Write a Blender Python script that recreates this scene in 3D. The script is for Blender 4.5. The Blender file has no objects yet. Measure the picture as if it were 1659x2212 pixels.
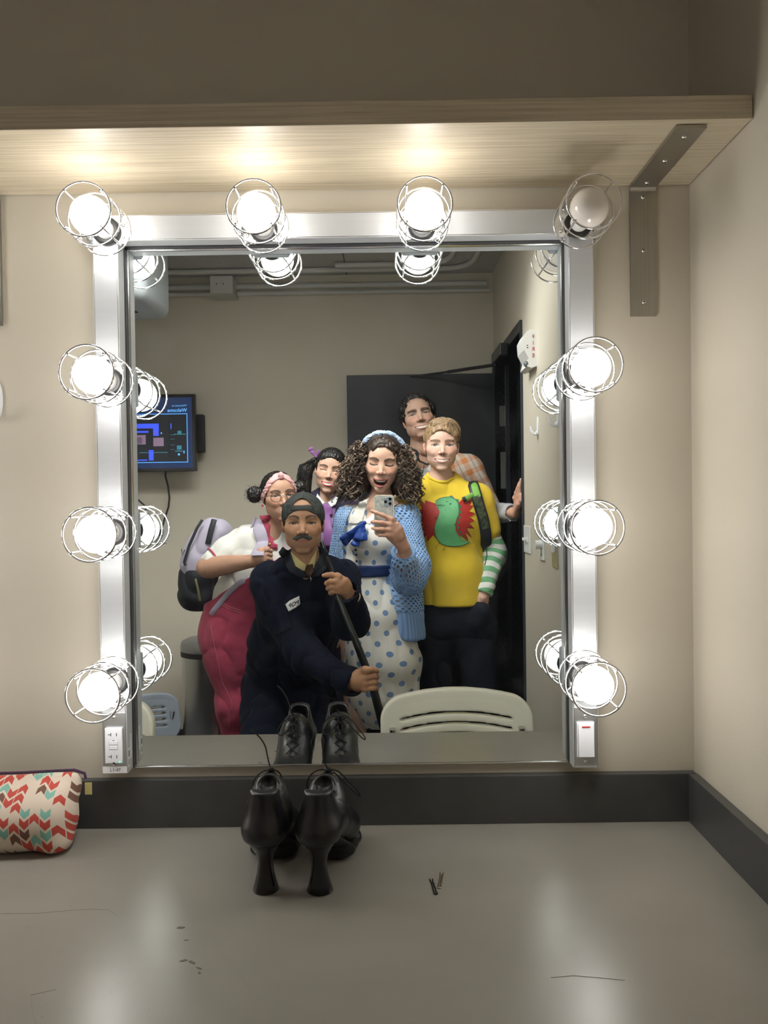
import bpy, bmesh, math, random
import numpy as np
from mathutils import Vector, Matrix
from mathutils.bvhtree import BVHTree

# ---------------------------------------------------------------- camera, world, exposure
SC = bpy.context.scene
PI = math.pi
def V(*a): return Vector(a if len(a) > 1 else a[0])

def link(o, parent=None):
    SC.collection.objects.link(o)
    if parent is not None:
        o.parent = parent
        o.matrix_parent_inverse = parent_matrix(parent).inverted()
    return o
def parent_matrix(p):
    m = p.matrix_basis.copy()
    while p.parent is not None:
        m = p.parent.matrix_basis @ p.matrix_parent_inverse @ m
        p = p.parent
    return m

FPX = 1661.0
_r0 = V(math.cos(.0138), 0, -math.sin(.0138)); _u0 = V(math.sin(.0138), 0, math.cos(.0138))
_F = (V(0, 1, 0) - _r0 * ((835. - 829.5) / FPX) - _u0 * ((1106 - 1083.) / FPX)).normalized()
_R = (_r0 - _F * _r0.dot(_F)).normalized(); _U = _R.cross(_F)
CAM = V(0, -1.512, 1.37); YG = -.012
cam = bpy.data.objects.new('camera', bpy.data.cameras.new('camera'))
SC.collection.objects.link(cam)
cam.matrix_world = Matrix(((_R.x, _U.x, -_F.x, CAM.x), (_R.y, _U.y, -_F.y, CAM.y), (_R.z, _U.z, -_F.z, CAM.z), (0, 0, 0, 1)))
cam.data.sensor_fit = 'HORIZONTAL'; cam.data.sensor_width = 36; cam.data.lens = 36 * FPX / 1659
cam.data.clip_start = .004; cam.data.clip_end = 50
SC.camera = cam
SC.view_settings.view_transform = 'Standard'; SC.view_settings.look = 'None'
SC.view_settings.gamma = 1; SC.view_settings.use_curve_mapping = False
SC.view_settings.exposure = 0.0
SC.cycles.use_denoising = True
SC.cycles.max_bounces = 10; SC.cycles.diffuse_bounces = 5; SC.cycles.glossy_bounces = 6
SC.cycles.transparent_max_bounces = 16
SC.cycles.sample_clamp_indirect = 25
BULB_STRENGTH = 19.0
FILL_PANEL_STRENGTH = 32.0  # strength of the added ceiling fill light
world = bpy.data.worlds.new('world'); SC.world = world; world.use_nodes = True
world.node_tree.nodes['Background'].inputs[0].default_value = (.75, .8, .9, 1)
world.node_tree.nodes['Background'].inputs[1].default_value = .02

# measured points: W(px,py,y) on what is seen straight, M(px,py,y) on what is seen in the mirror (x,z of the real thing at depth y)
def W(px, py, y):
    d = _R * ((px - 829.5) / FPX) + _U * ((1106 - py) / FPX) + _F
    return CAM + d * ((y - CAM.y) / d.y)
def M(px, py, y):
    p = W(px, py, 2 * YG - y); return V(p.x, y, p.z)

# ---------------------------------------------------------------- materials
MATS = {}
def nodes(m):
    m.use_nodes = True; nt = m.node_tree; nt.nodes.clear(); return nt
def mat(name, col, rough=.6, metal=0, spec=.5, emit=None, estr=0, noise=None, bump=None, sheen=0, coat=0, attr=None, trans=0):
    if name in MATS: return MATS[name]
    m = bpy.data.materials.new(name); nt = nodes(m); N = nt.nodes; L = nt.links
    out = N.new('ShaderNodeOutputMaterial'); b = N.new('ShaderNodeBsdfPrincipled')
    L.new(b.outputs[0], out.inputs[0])
    b.inputs['Base Color'].default_value = (*col, 1); b.inputs['Roughness'].default_value = rough
    b.inputs['Metallic'].default_value = metal; b.inputs['Specular IOR Level'].default_value = spec
    if sheen: b.inputs['Sheen Weight'].default_value = sheen; b.inputs['Sheen Roughness'].default_value = .5
    if coat: b.inputs['Coat Weight'].default_value = coat
    if trans: b.inputs['Transmission Weight'].default_value = trans
    if emit: b.inputs['Emission Color'].default_value = (*emit, 1); b.inputs['Emission Strength'].default_value = estr
    tc = N.new('ShaderNodeTexCoord')
    src = None
    if attr:
        a = N.new('ShaderNodeAttribute'); a.attribute_name = attr; src = a.outputs['Color']
        L.new(src, b.inputs['Base Color'])
    if noise:                                    # (scale vec, amount, detail)
        sc, amt, det = noise
        mp = N.new('ShaderNodeMapping'); mp.inputs['Scale'].default_value = sc if hasattr(sc, '__len__') else (sc,) * 3
        L.new(tc.outputs['Object'], mp.inputs[0])
        t = N.new('ShaderNodeTexNoise'); t.inputs['Scale'].default_value = 1; t.inputs['Detail'].default_value = det
        L.new(mp.outputs[0], t.inputs['Vector'])
        r = N.new('ShaderNodeMapRange'); r.inputs[1].default_value = .25; r.inputs[2].default_value = .75
        r.inputs[3].default_value = 1 - amt; r.inputs[4].default_value = 1 + amt
        L.new(t.outputs[0], r.inputs[0])
        mx = N.new('ShaderNodeMix'); mx.data_type = 'RGBA'; mx.blend_type = 'MULTIPLY'; mx.inputs[0].default_value = 1
        if src: L.new(src, mx.inputs[6])
        else: mx.inputs[6].default_value = (*col, 1)
        L.new(r.outputs[0], mx.inputs[7]); L.new(mx.outputs[2], b.inputs['Base Color'])
    if bump:                                     # (scale, strength, distance)
        sc, st, di = bump
        mp = N.new('ShaderNodeMapping'); mp.inputs['Scale'].default_value = sc if hasattr(sc, '__len__') else (sc,) * 3
        L.new(tc.outputs['Object'], mp.inputs[0])
        t = N.new('ShaderNodeTexNoise'); t.inputs['Scale'].default_value = 1; t.inputs['Detail'].default_value = 3
        L.new(mp.outputs[0], t.inputs['Vector'])
        bn = N.new('ShaderNodeBump'); bn.inputs['Strength'].default_value = st; bn.inputs['Distance'].default_value = di
        L.new(t.outputs[0], bn.inputs['Height']); L.new(bn.outputs[0], b.inputs['Normal'])
    m['bsdf'] = b.name
    MATS[name] = m; return m

# ---------------------------------------------------------------- mesh building
def frame_from(d):
    d = Vector(d).normalized(); a = V(0, 0, 1) if abs(d.z) < .9 else V(1, 0, 0)
    x = a.cross(d).normalized(); return x, d.cross(x), d
class B:
    def __init__(s): s.v = []; s.f = []; s.m = []; s.cur = 0
    def add(s, vs, fs):
        o = len(s.v); s.v += [tuple(v) for v in vs]; s.f += [tuple(i + o for i in f) for f in fs]; s.m += [s.cur] * len(fs); return s
    def box(s, lo, hi, bev=0, rot=None, seg=2):
        bm = bmesh.new(); bmesh.ops.create_cube(bm, size=1)
        lo = V(lo); hi = V(hi); c = (lo + hi) / 2; d = hi - lo
        for v in bm.verts: v.co = V(v.co.x * d.x, v.co.y * d.y, v.co.z * d.z)
        if bev: bmesh.ops.bevel(bm, geom=bm.edges[:], offset=bev, segments=seg, affect='EDGES', profile=.5)
        bm.verts.index_update()
        vs = [((rot @ v.co) if rot else v.co) + c for v in bm.verts]; fs = [[v.index for v in f.verts] for f in bm.faces]
        bm.free(); return s.add(vs, fs)
    def ring(s, c, x, y, r, n=24, r2=None):
        r2 = r if r2 is None else r2
        return [V(c) + x * (r * math.cos(2 * PI * i / n)) + y * (r2 * math.sin(2 * PI * i / n)) for i in range(n)]
    def loft(s, rings, cap=True, closed=False):
        n = len(rings[0]); vs = [p for r in rings for p in r]; fs = []
        k = len(rings)
        for j in range(k if closed else k - 1):
            for i in range(n):
                a = j * n + i; b_ = j * n + (i + 1) % n; c = ((j + 1) % k) * n + (i + 1) % n; d = ((j + 1) % k) * n + i
                fs.append((a, b_, c, d))
        if cap and not closed: fs.append(tuple(range(n))[::-1]); fs.append(tuple((k - 1) * n + i for i in range(n)))
        return s.add(vs, fs)
    def cyl(s, a, b, r, r2=None, n=20):
        a = V(a); b = V(b); x, y, d = frame_from(b - a)
        return s.loft([s.ring(a, x, y, r, n), s.ring(b, x, y, r if r2 is None else r2, n)])
    def lathe(s, o, axis, prof, n=28):            # prof: (distance along axis, radius)
        o = V(o); x, y, d = frame_from(axis)
        return s.loft([s.ring(o + d * h, x, y, max(r, 1e-5), n) for h, r in prof])
    def tube(s, pts, r, n=8, closed=False, flat=1.0, up=None):
        pts = [V(p) for p in pts]; k = len(pts); rs = r if hasattr(r, '__len__') else [r] * k
        rings = []; px = None
        for i, p in enumerate(pts):
            if closed: t = pts[(i + 1) % k] - pts[i - 1]
            else: t = pts[min(i + 1, k - 1)] - pts[max(i - 1, 0)]
            t = t.normalized() if t.length > 1e-9 else V(0, 0, 1)
            if px is None: px = up.cross(t).normalized() if up is not None else frame_from(t)[0]
            px = (px - t * px.dot(t));
            px = px.normalized() if px.length > 1e-6 else frame_from(t)[0]
            rings.append(s.ring(p, px, t.cross(px), rs[i], n, rs[i] * flat))
        return s.loft(rings, cap=not closed, closed=closed)
    def prism(s, poly, o, x, y, d):               # 2D polygon extruded by vector d
        o = V(o); x = V(x); y = V(y); d = V(d); n = len(poly)
        a = [o + x * p[0] + y * p[1] for p in poly]; b = [p + d for p in a]
        return s.add(a + b, [tuple(range(n))[::-1], tuple(range(n, 2 * n))] + [(i, (i + 1) % n, n + (i + 1) % n, n + i) for i in range(n)])
    def sphere(s, c, r, nu=20, nv=12, sc=(1, 1, 1)):
        c = V(c); rings = []
        for j in range(nv + 1):
            a = PI * j / nv; rr = max(math.sin(a), 1e-4) * r
            rings.append([c + V(rr * math.cos(2 * PI * i / nu) * sc[0], rr * math.sin(2 * PI * i / nu) * sc[1], -r * math.cos(a) * sc[2]) for i in range(nu)])
        return s.loft(rings)
    def build(s, name, m, parent=None, smooth=False, angle=40):
        me = bpy.data.meshes.new(name); me.from_pydata(s.v, [], s.f)
        ms = m if isinstance(m, (list, tuple)) else [m]
        for x in ms: me.materials.append(x)
        if len(ms) > 1: me.polygons.foreach_set('material_index', s.m)
        bm = bmesh.new(); bm.from_mesh(me); bmesh.ops.recalc_face_normals(bm, faces=bm.faces)
        if smooth:
            for f in bm.faces: f.smooth = True
            for e in bm.edges:
                if len(e.link_faces) == 2 and e.calc_face_angle(0) > math.radians(angle): e.smooth = False
        bm.to_mesh(me); bm.free()
        o = bpy.data.objects.new(name, me); link(o, parent); return o
def text_mesh(b, s, size, o, x, y, off=0, align='LEFT', bold=0.0, shear=0):
    cu = bpy.data.curves.new('t', 'FONT'); cu.body = s; cu.size = size; cu.align_x = align; cu.extrude = .0001; cu.offset = bold; cu.shear = shear
    cu.resolution_u = 3
    to = bpy.data.objects.new('t', cu); SC.collection.objects.link(to)
    dg = bpy.context.evaluated_depsgraph_get(); me = to.evaluated_get(dg).to_mesh()
    x = V(x); y = V(y); z = x.cross(y)
    vs = [V(o) + x * v.co.x + y * v.co.y + z * (v.co.z + off) for v in me.vertices]
    b.add(vs, [tuple(p.vertices) for p in me.polygons])
    to.evaluated_get(dg).to_mesh_clear(); bpy.data.objects.remove(to); bpy.data.curves.remove(cu)
def tag(o, label=None, cat=None, group=None, kind=None):
    if label: o['label'] = label
    if cat: o['category'] = cat
    if group: o['group'] = group
    if kind: o['kind'] = kind
    return o
def empty(name, loc, label=None, cat=None, group=None):
    o = bpy.data.objects.new(name, None); o.location = loc; o.empty_display_size = .05; SC.collection.objects.link(o)
    return tag(o, label, cat, group)
def struct(o): o['kind'] = 'structure'; return o
def copy_tree(o, delta=None, parent=None):
    mi_ = o.matrix_parent_inverse.copy(); c = o.copy(); SC.collection.objects.link(c)
    if parent is not None: c.parent = parent; c.matrix_parent_inverse = mi_
    if delta is not None: c.location = o.location + V(delta)
    for ch in list(o.children): copy_tree(ch, None, c)
    return c

# ---------------------------------------------------------------- the room
paint = mat('beige_wall_paint', (.56, .515, .425), .62, spec=.35, noise=(3.0, .02, 2), bump=(260, .12, .002))
ceil_m = mat('grey_ceiling_board', (.42, .42, .40), .85, noise=(60, .07, 3))
carpet = mat('dark_carpet', (.07, .07, .075), .95, noise=(200, .3, 2))
XR, YB, ZC, XL, YBK = .60, -2.75, 2.615, -2.15, 0.0
def slab(name, lo, hi, m): return struct(B().box(lo, hi).build(name, m))
slab('wall_front', (XL - .1, 0, 0), (XR + .12, .1, ZC), paint)
slab('wall_back', (XL - .1, YB - .1, 0), (XR + .12, YB, ZC), paint)
slab('wall_left', (XL - .1, YB, 0), (XL, 0, ZC), paint)
slab('floor', (XL - .1, YB - .1, -.08), (XR + 1.3, .1, 0), carpet)
slab('ceiling', (XL - .1, YB - .1, ZC), (XR + 1.3, .1, ZC + .08), ceil_m)
DY0, DY1, DZ = -1.867, -2.70, 2.10        # the doorway in the right wall
b = B(); b.box((XR, DY0, 0), (XR + .12, 0, ZC)); b.box((XR, YB, 0), (XR + .12, DY1, ZC)); b.box((XR, DY1, DZ), (XR + .12, DY0, ZC))
struct(b.build('wall_right', paint))
dim = mat('unlit_corridor_dark', (.05, .055, .07), .9)  # dark tone stands in for the corridor having no light
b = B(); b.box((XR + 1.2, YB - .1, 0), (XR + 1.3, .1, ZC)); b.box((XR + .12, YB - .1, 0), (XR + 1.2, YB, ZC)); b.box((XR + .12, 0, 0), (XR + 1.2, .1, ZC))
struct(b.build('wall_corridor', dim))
blackp = mat('black_semi_gloss_paint', (.018, .021, .028), .38, noise=(8, .15, 3), bump=(40, .05, .002))
b = B()
b.box((XR - .012, DY0 - .0, 0), (XR + .13, DY0 + .004, DZ + .05), .001); b.box((XR - .012, DY1 - .05, 0), (XR + .13, DY1, DZ + .05), .001)
b.box((XR - .012, DY1 - .05, DZ), (XR + .13, DY0, DZ + .05), .001)
b.box((XR + .05, DY1, 0), (XR + .075, DY1 + .014, DZ), .002); b.box((XR + .05, DY0 - .014, 0), (XR + .075, DY0, DZ), .002)
struct(b.build('trim_1', blackp))
hw = mat('satin_steel', (.50, .50, .48), .32, metal=1, bump=((8, 8, 300), .05, .001))
b = B(); b.box((XR + .02, DY1 + .001, 1.77), (XR + .052, DY1 + .003, 1.88)); 
for z in (1.79, 1.825, 1.86): b.cyl((XR + .036, DY1 + .003, z), (XR + .036, DY1 + .0045, z), .004, n=10)
o = b.build('jamb_plate', hw); tag(o, 'short steel plate screwed to the black door frame above the rounded latch plate', 'plate')
b = B(); b.box((XR + .022, DY1 + .001, 1.43), (XR + .05, DY1 + .003, 1.63), .0008); b.box((XR + .028, DY1 + .0035, 1.50), (XR + .044, DY1 + .0045, 1.55))
for z in (1.445, 1.615): b.cyl((XR + .036, DY1 + .003, z), (XR + .036, DY1 + .0045, z), .004, n=10)
o = b.build('strike_plate', hw); tag(o, 'long rounded steel latch plate on the black door frame, level with the tall man\'s chin', 'plate')
# door leaf, open flat along the back wall
d = empty('door_1', (XR, -2.645, 0)); d['kind'] = 'structure'
B().box((-.205, -2.685, .012), (XR - .012, -2.64, 2.048), .002).build('door_leaf', blackp, d)
b = B(); b.cyl((-.13, -2.64, 1.0), (-.13, -2.60, 1.0), .012); b.cyl((-.13, -2.60, 1.0), (-.02, -2.60, 1.0), .010)
b.cyl((-.13, -2.64, 1.0), (-.13, -2.634, 1.0), .03); b.build('door_handle', hw, d, smooth=True)
# door closer: body under the header, two arms to the leaf
dc = empty('door_closer', (XR - .03, -2.3, 2.08), 'dark door closer with thin folding arm above the open black door', 'door closer')
clm = mat('dark_bronze', (.05, .05, .055), .35, metal=.6)
B().box((XR - .055, -2.45, 2.055), (XR - .0125, -2.17, 2.115), .006).build('closer_body', clm, dc)
B().tube([(XR - .035, -2.4, 2.052), (.33, -2.56, 2.045)], .009, 8).build('main_arm', clm, dc)
B().tube([(.33, -2.56, 2.045), (.12, -2.652, 2.035)], .006, 8).build('forearm', clm, dc)

# ---------------------------------------------------------------- counter, backsplash, shelf
lam = mat('grey_laminate', (.285, .270, .235), .30, spec=.55, noise=((5, 9, 5), .06, 3))
ZT = .738
ct = empty('countertop', (0, -.3, ZT - .035), 'grey laminate dressing room counter running under the mirror', 'counter')
B().box((XL + .003, -.605, ZT - .035), (XR - .003, -.003, ZT), .0015).build('worktop', lam, ct)
darklam = mat('shaded_laminate', (.065, .066, .066), .33, spec=.5, noise=((8, 8, 8), .2, 5))  # laminate like the counter, the upright face's shade put into its colour
b = B(); b.box((XL + .003, -.02, ZT), (XR - .003, -.001, .832), .0012); b.box((XR - .02, -.605, ZT), (XR - .001, -.0205, .832), .0012)
b.build('backsplash', darklam, ct)
edge = mat('stain_residue', (.12, .115, .10), .6)
rnd = random.Random(5)
def blob(cx, cy, w, h, a, seed, n=18):
    q = random.Random(seed); pts = []
    for i in range(n):
        t_ = 2 * PI * i / n; rr = q.uniform(.55, 1.1)
        x = w * rr * math.cos(t_); y = h * rr * math.sin(t_)
        pts.append((cx + x * math.cos(a) - y * math.sin(a), cy + x * math.sin(a) + y * math.cos(a)))
    return pts
def on_top(px, py):
    d_ = _R * ((px - 829.5) / FPX) + _U * ((1106 - py) / FPX) + _F
    return CAM + d_ * ((ZT - CAM.z) / d_.z)
for (px, py, w, h, a, sd) in ((390, 2004, .007, .0035, 0, 1), (402, 2031, .004, .0015, .1, 2), (397, 2075, .006, .003, .2, 3), (415, 2079, .007, .003, -.4, 4), (430, 2092, .006, .002, -.6, 5), (431, 2102, .003, .002, -1, 6)):
    p = on_top(px, py); B().prism(blob(0, 0, w, h, a, sd), (p.x, p.y, ZT + .0001), (1, 0, 0), (0, 1, 0), (0, 0, .00025)).build('dried_spill', edge, ct)
scr = mat('pale_scratch', (.42, .41, .38), .5)
b = B()
def scratch(pts, r=.00035):
    q = [on_top(*p) for p in pts]; b.tube([(p.x, p.y, ZT + .0001) for p in q], r, 4, flat=.4, up=V(0, 1, 0))
scratch([(467, 2040), (490, 2070), (515, 2105), (533, 2130), (540, 2150)]); scratch([(0, 1974), (80, 1973), (160, 1966), (200, 1964), (235, 1966), (252, 1977)], .0003)
scratch([(66, 2150), (68, 2180), (78, 2211)]); scratch([(66, 2150), (120, 2138)]); scratch([(1190, 2112), (1240, 2108), (1290, 2112), (1350, 2118)], .0005)
for i in range(46):
    x = rnd.uniform(20, 1500); y = rnd.uniform(1830, 2200); p = on_top(x, y)
    if p.x < XR - .03: b.box((p.x - .0006, p.y - .0006, ZT), (p.x + .0006 * rnd.uniform(.5, 1.5), p.y + .0006, ZT + .0004))
b.build('scratches_and_specks', scr, ct)['kind'] = 'stuff'

wood = bpy.data.materials.new('pale_grained_laminate'); MATS['wood'] = wood; nt = nodes(wood); N = nt.nodes; L = nt.links
out = N.new('ShaderNodeOutputMaterial'); bs = N.new('ShaderNodeBsdfPrincipled'); L.new(bs.outputs[0], out.inputs[0])
tc = N.new('ShaderNodeTexCoord'); mp = N.new('ShaderNodeMapping'); mp.inputs['Scale'].default_value = (3.5, 190, 190); L.new(tc.outputs['Object'], mp.inputs[0])
t = N.new('ShaderNodeTexNoise'); t.inputs['Scale'].default_value = 1; t.inputs['Detail'].default_value = 5; t.inputs['Roughness'].default_value = .6; L.new(mp.outputs[0], t.inputs['Vector'])
cr = N.new('ShaderNodeValToRGB'); cr.color_ramp.elements[0].position = .3; cr.color_ramp.elements[0].color = (.40, .335, .235, 1)
cr.color_ramp.elements[1].position = .66; cr.color_ramp.elements[1].color = (.62, .54, .40, 1); L.new(t.outputs[0], cr.inputs[0]); L.new(cr.outputs[0], bs.inputs['Base Color'])
bs.inputs['Roughness'].default_value = .36
bn = N.new('ShaderNodeBump'); bn.inputs['Strength'].default_value = .15; bn.inputs['Distance'].default_value = .001; L.new(t.outputs[0], bn.inputs['Height']); L.new(bn.outputs[0], bs.inputs['Normal'])
B().box((XL + .003, -.262, 1.979), (XR - .003, -.003, 2.016), .0012)
sh = empty('wall_shelf', (0, -.13, 1.979), 'pale wood grain shelf above the lit mirror', 'shelf')
B().box((XL + .003, -.260, 1.979), (XR - .002, -.002, 2.016), .001).build('shelf_board', wood, sh)
B().box((XL + .003, -.263, 1.9785), (XR - .002, -.2602, 2.0165), .0005).build('edge_band', wood, sh)

# brackets
steel = mat('brushed_stainless', (.44, .42, .385), .34, metal=1, noise=((400, 400, 4), .08, 3), bump=((500, 500, 5), .12, .0006))
scw = mat('bright_screw', (.75, .74, .70), .22, metal=1)
def screw(b, c, n, r=.0045):
    c = V(c); n = V(n); x, y, d = frame_from(n)
    b.lathe(c, n, [(0, r), (.0009, r * .98), (.0022, r * .72), (.0027, r * .3), (.0027, 0)], 16)
    return b
def cross_slot(b, c, n, r):
    c = V(c); x, y, d = frame_from(n)
    for a, q in ((x, y), (y, x)):
        b.prism([(-r, -r * .2), (r, -r * .2), (r, r * .2), (-r, r * .2)], c + d * .0026, a, q, d * .0003)
slotm = mat('screw_slot', (.03, .03, .03), .6)
def bracket(x0, x1, label):
    e = empty('shelf_bracket', ((x0 + x1) / 2, -.003, 1.85), label, 'bracket', None)
    prof = [(-.003 - .0, 1.7245)]; T = .0055; R_ = .011
    pts_o = [(-.001, 1.7245), (-.001, 1.978)]
    # centre line: down the wall, bend, out under the shelf
    cl = [(-.001 - T / 2, 1.7245), (-.001 - T / 2, 1.978 - R_)]
    for i in range(1, 7):
        a = (PI / 2) * i / 6; cl.append((-.001 - T / 2 - R_ * (1 - math.cos(a)), 1.978 - R_ - T / 2 + T / 2 * 0 + R_ * math.sin(a) - 0))
    cl.append((-.246, 1.978 - T / 2))
    cl = [(y, min(z, 1.978 - T / 2)) for y, z in cl]
    b = B(); rings = []
    for i, (y, z) in enumerate(cl):
        a = cl[max(i - 1, 0)]; c = cl[min(i + 1, len(cl) - 1)]; t_ = V(0, c[0] - a[0], c[1] - a[1]).normalized(); n_ = V(0, -t_.z, t_.y)
        p = V(0, y, z)
        rings.append([p + V(x0, 0, 0) + n_ * T / 2, p + V(x1, 0, 0) + n_ * T / 2, p + V(x1, 0, 0) - n_ * T / 2, p + V(x0, 0, 0) - n_ * T / 2])
    b.loft(rings); b.build('bracket_bar', steel, e, smooth=True, angle=50)
    xm = (x0 + x1) / 2
    for z in (1.955, 1.852, 1.752):
        s_ = screw(B(), (xm, -.0066, z), (0, -1, 0)).build('screw', scw, e, smooth=True); k = B(); cross_slot(k, (xm, -.0066, z), (0, -1, 0), .0024); k.build('cross_slot', slotm, s_)
    for y in (-.030, -.125, -.215):
        s_ = screw(B(), (xm, y, 1.9724), (0, 0, -1)).build('screw', scw, e, smooth=True); k = B(); cross_slot(k, (xm, y, 1.9724), (0, 0, -1), .0024); k.build('cross_slot', slotm, s_)
    return e
bracket(.4815, .5315, 'brushed steel L bracket holding the shelf to the right of the mirror')
bracket(-.797, -.747, 'steel shelf bracket cut off by the left edge of the photo')

# ---------------------------------------------------------------- mirror
alu = mat('satin_aluminium', (.60, .62, .64), .48, metal=.35, noise=((3, 3, 120), .02, 2), bump=((600, 600, 10), .04, .0004))
alud = mat('aluminium_lip', (.78, .79, .80), .25, metal=1)
gask = mat('dark_gasket', (.03, .033, .036), .5)
FX0, FX1, FX2, FX3, FZ0, FZ1, FZ2, FY = -.5475, -.4995, .3478, .3960, .859, 1.8675, 1.916, -.058
mi = empty('vanity_mirror', (-.075, 0, .86), 'large framed dressing room mirror over the counter, reflecting six people', 'mirror')
def strip(name, lo, hi, vertical):
    b = B(); b.box(lo, hi, .0012)
    return b.build(name, alu, mi)
strip('frame_side', (FX0, FY, FZ0), (FX1, -.001, FZ1 - .0004), 1)
strip('frame_side', (FX2, FY, FZ0), (FX3, -.001, FZ1 - .0004), 1)
strip('frame_top', (FX0, FY, FZ1), (FX3, -.001, FZ2), 0)
b = B()
for x in (FX0 + .0022, FX1 - .0022, FX2 + .0022, FX3 - .0022): b.box((x - .0006, FY - .0007, FZ0), (x + .0006, FY + .001, FZ1 - .001), .0003)
for z in (FZ1 + .0022, FZ2 - .0022): b.box((FX0, FY - .0007, z - .0006), (FX3, FY + .001, z + .0006), .0003)
for x, s in ((FX1, 1), (FX2, -1)): b.box((min(x, x + s * .004), -.0165, FZ0), (max(x, x + s * .004), -.0121, FZ1), .0004)
b.box((FX1, -.0165, FZ1 - .004), (FX2, -.0121, FZ1), .0004)
b.build('frame_ridge', alud, mi)
b = B()
for x, s in ((FX1, 1), (FX2, -1)): b.box((min(x, x + s * .0012), -.0270, FZ0), (max(x, x + s * .0012), -.0190, FZ1))
b.box((FX1, -.0270, FZ1 - .0012), (FX2, -.0190, FZ1)); b.build('gasket', gask, mi)
# silvered glass with a diffuse film put in for lamp haze, and a few wiped smears
glass = bpy.data.materials.new('silvered_glass'); nt = nodes(glass); N = nt.nodes; L = nt.links
out = N.new('ShaderNodeOutputMaterial'); g = N.new('ShaderNodeBsdfGlossy'); g.inputs['Roughness'].default_value = 0; g.inputs['Color'].default_value = (.87, .91, .90, 1)
df = N.new('ShaderNodeBsdfDiffuse'); df.inputs['Color'].default_value = (.75, .8, .85, 1)
mx = N.new('ShaderNodeMixShader'); L.new(g.outputs[0], mx.inputs[1]); L.new(df.outputs[0], mx.inputs[2]); L.new(mx.outputs[0], out.inputs[0])
tc = N.new('ShaderNodeTexCoord'); mp = N.new('ShaderNodeMapping'); mp.inputs['Scale'].default_value = (5, 5, 3.2); mp.inputs['Rotation'].default_value = (0, .6, 0); L.new(tc.outputs['Object'], mp.inputs[0])
t = N.new('ShaderNodeTexNoise'); t.inputs['Scale'].default_value = 2; t.inputs['Detail'].default_value = 8; t.inputs['Distortion'].default_value = 1.6; L.new(mp.outputs[0], t.inputs['Vector'])
r = N.new('ShaderNodeMapRange'); r.inputs[1].default_value = .5; r.inputs[2].default_value = .85; r.inputs[3].default_value = .006; r.inputs[4].default_value = .035; L.new(t.outputs[0], r.inputs[0])
vo = N.new('ShaderNodeTexVoronoi'); vo.inputs['Scale'].default_value = 38; L.new(tc.outputs['Object'], vo.inputs['Vector'])
lt = N.new('ShaderNodeMath'); lt.operation = 'LESS_THAN'; lt.inputs[1].default_value = .035; L.new(vo.outputs['Distance'], lt.inputs[0])
ml = N.new('ShaderNodeMath'); ml.operation = 'MULTIPLY_ADD'; ml.inputs[1].default_value = .10; L.new(lt.outputs[0], ml.inputs[0]); L.new(r.outputs[0], ml.inputs[2]); L.new(ml.outputs[0], mx.inputs[0])
B().box((FX1, YG, .8575), (FX2, YG + .005, FZ1)).build('mirror_glass', glass, mi)
B().box((FX1 + .0005, YG - .002, .8545), (FX2 - .0005, -.001, .8572), .0005).build('bottom_channel', alud, mi)
B().box((FX1, YG + .0051, .8577), (FX2, -.0002, FZ1)).build('backing_board', gask, mi)
# stickers on the inner side of the left frame, number label under the outlet
white = mat('white_sticker', (.85, .86, .88), .5); ink = mat('black_print', (.02, .02, .025), .6)
b = B(); b.box((FX1, -.0545, .869), (FX1 + .0004, -.044, .905)); b.box((FX1, -.041, .883), (FX1 + .0004, -.0335, .93)); b.build('side_sticker', white, mi)
b = B()
for k in range(5): b.box((FX1 + .0004, -.053, .874 + k * .0022), (FX1 + .0006, -.0465, .8748 + k * .0022))
for k in range(4): b.box((FX1 + .0004, -.0525 + k * .0018, .889), (FX1 + .0006, -.0518 + k * .0018, .901))
b.build('sticker_print', ink, mi)
lb = B().box((FX0 + .001, FY - .0012, .8605), (FX1 - .001, FY - .0007, .8735)).build('number_label', white, mi)
b = B(); text_mesh(b, 'L1-47', .0088, ((FX0 + FX1) / 2 + .001, FY - .0013, .8638), (1, 0, 0), (0, 0, 1), align='CENTER'); b.build('number_print', ink, lb)

# outlet and rocker switch on the frame legs
wp = mat('white_plastic', (.80, .82, .86), .3); wps = mat('white_plastic_shade', (.62, .64, .68), .35)
e = empty('power_outlet', (-.523, FY, .914), 'white twin power outlet set low in the left mirror frame, green light', 'outlet')
cx, y0 = -.5232, FY - .0008
B().box((FX0 + .0012, FY - .0007, .874), (FX1 - .0012, FY, .9755), .0003).build('cover_plate', mat('cover_aluminium', (.60, .61, .62), .42, metal=1), e)
face = B().box((cx - .0167, y0 - .0055, .8805), (cx + .0167, y0, .948), .0015).build('outlet_face', wp, e)
yy = y0 - .0057
for zc in (.9345, .8925):
    B().box((cx - .0105, yy, zc + .0005), (cx - .0045, yy + .001, zc + .0017)).box((cx - .0052, yy, zc - .0022), (cx - .004, yy + .001, zc + .0045)).build('blade_slot', slotm, face)
    B().box((cx + .0052, yy, zc - .0020), (cx + .0066, yy + .001, zc + .0040)).build('blade_slot', slotm, face)
    B().prism([(-.0021, 0), (.0021, 0), (.0021, .0016), (.0012, .003), (-.0012, .003), (-.0021, .0016)], (cx, yy, zc - .0125), (1, 0, 0), (0, 0, 1), (0, .001, 0)).build('ground_slot', slotm, face)
b = B(); b.box((cx - .008, yy - .0006, .9165), (cx + .008, yy + .001, .9235), .0006); b.box((cx - .008, yy - .0006, .9075), (cx + .008, yy + .001, .9145), .0006); b.build('test_button', wp, e)
B().box((cx - .0088, yy + .0001, .9068), (cx + .0088, yy + .0008, .9243)).build('button_well', wps, e)
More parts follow.
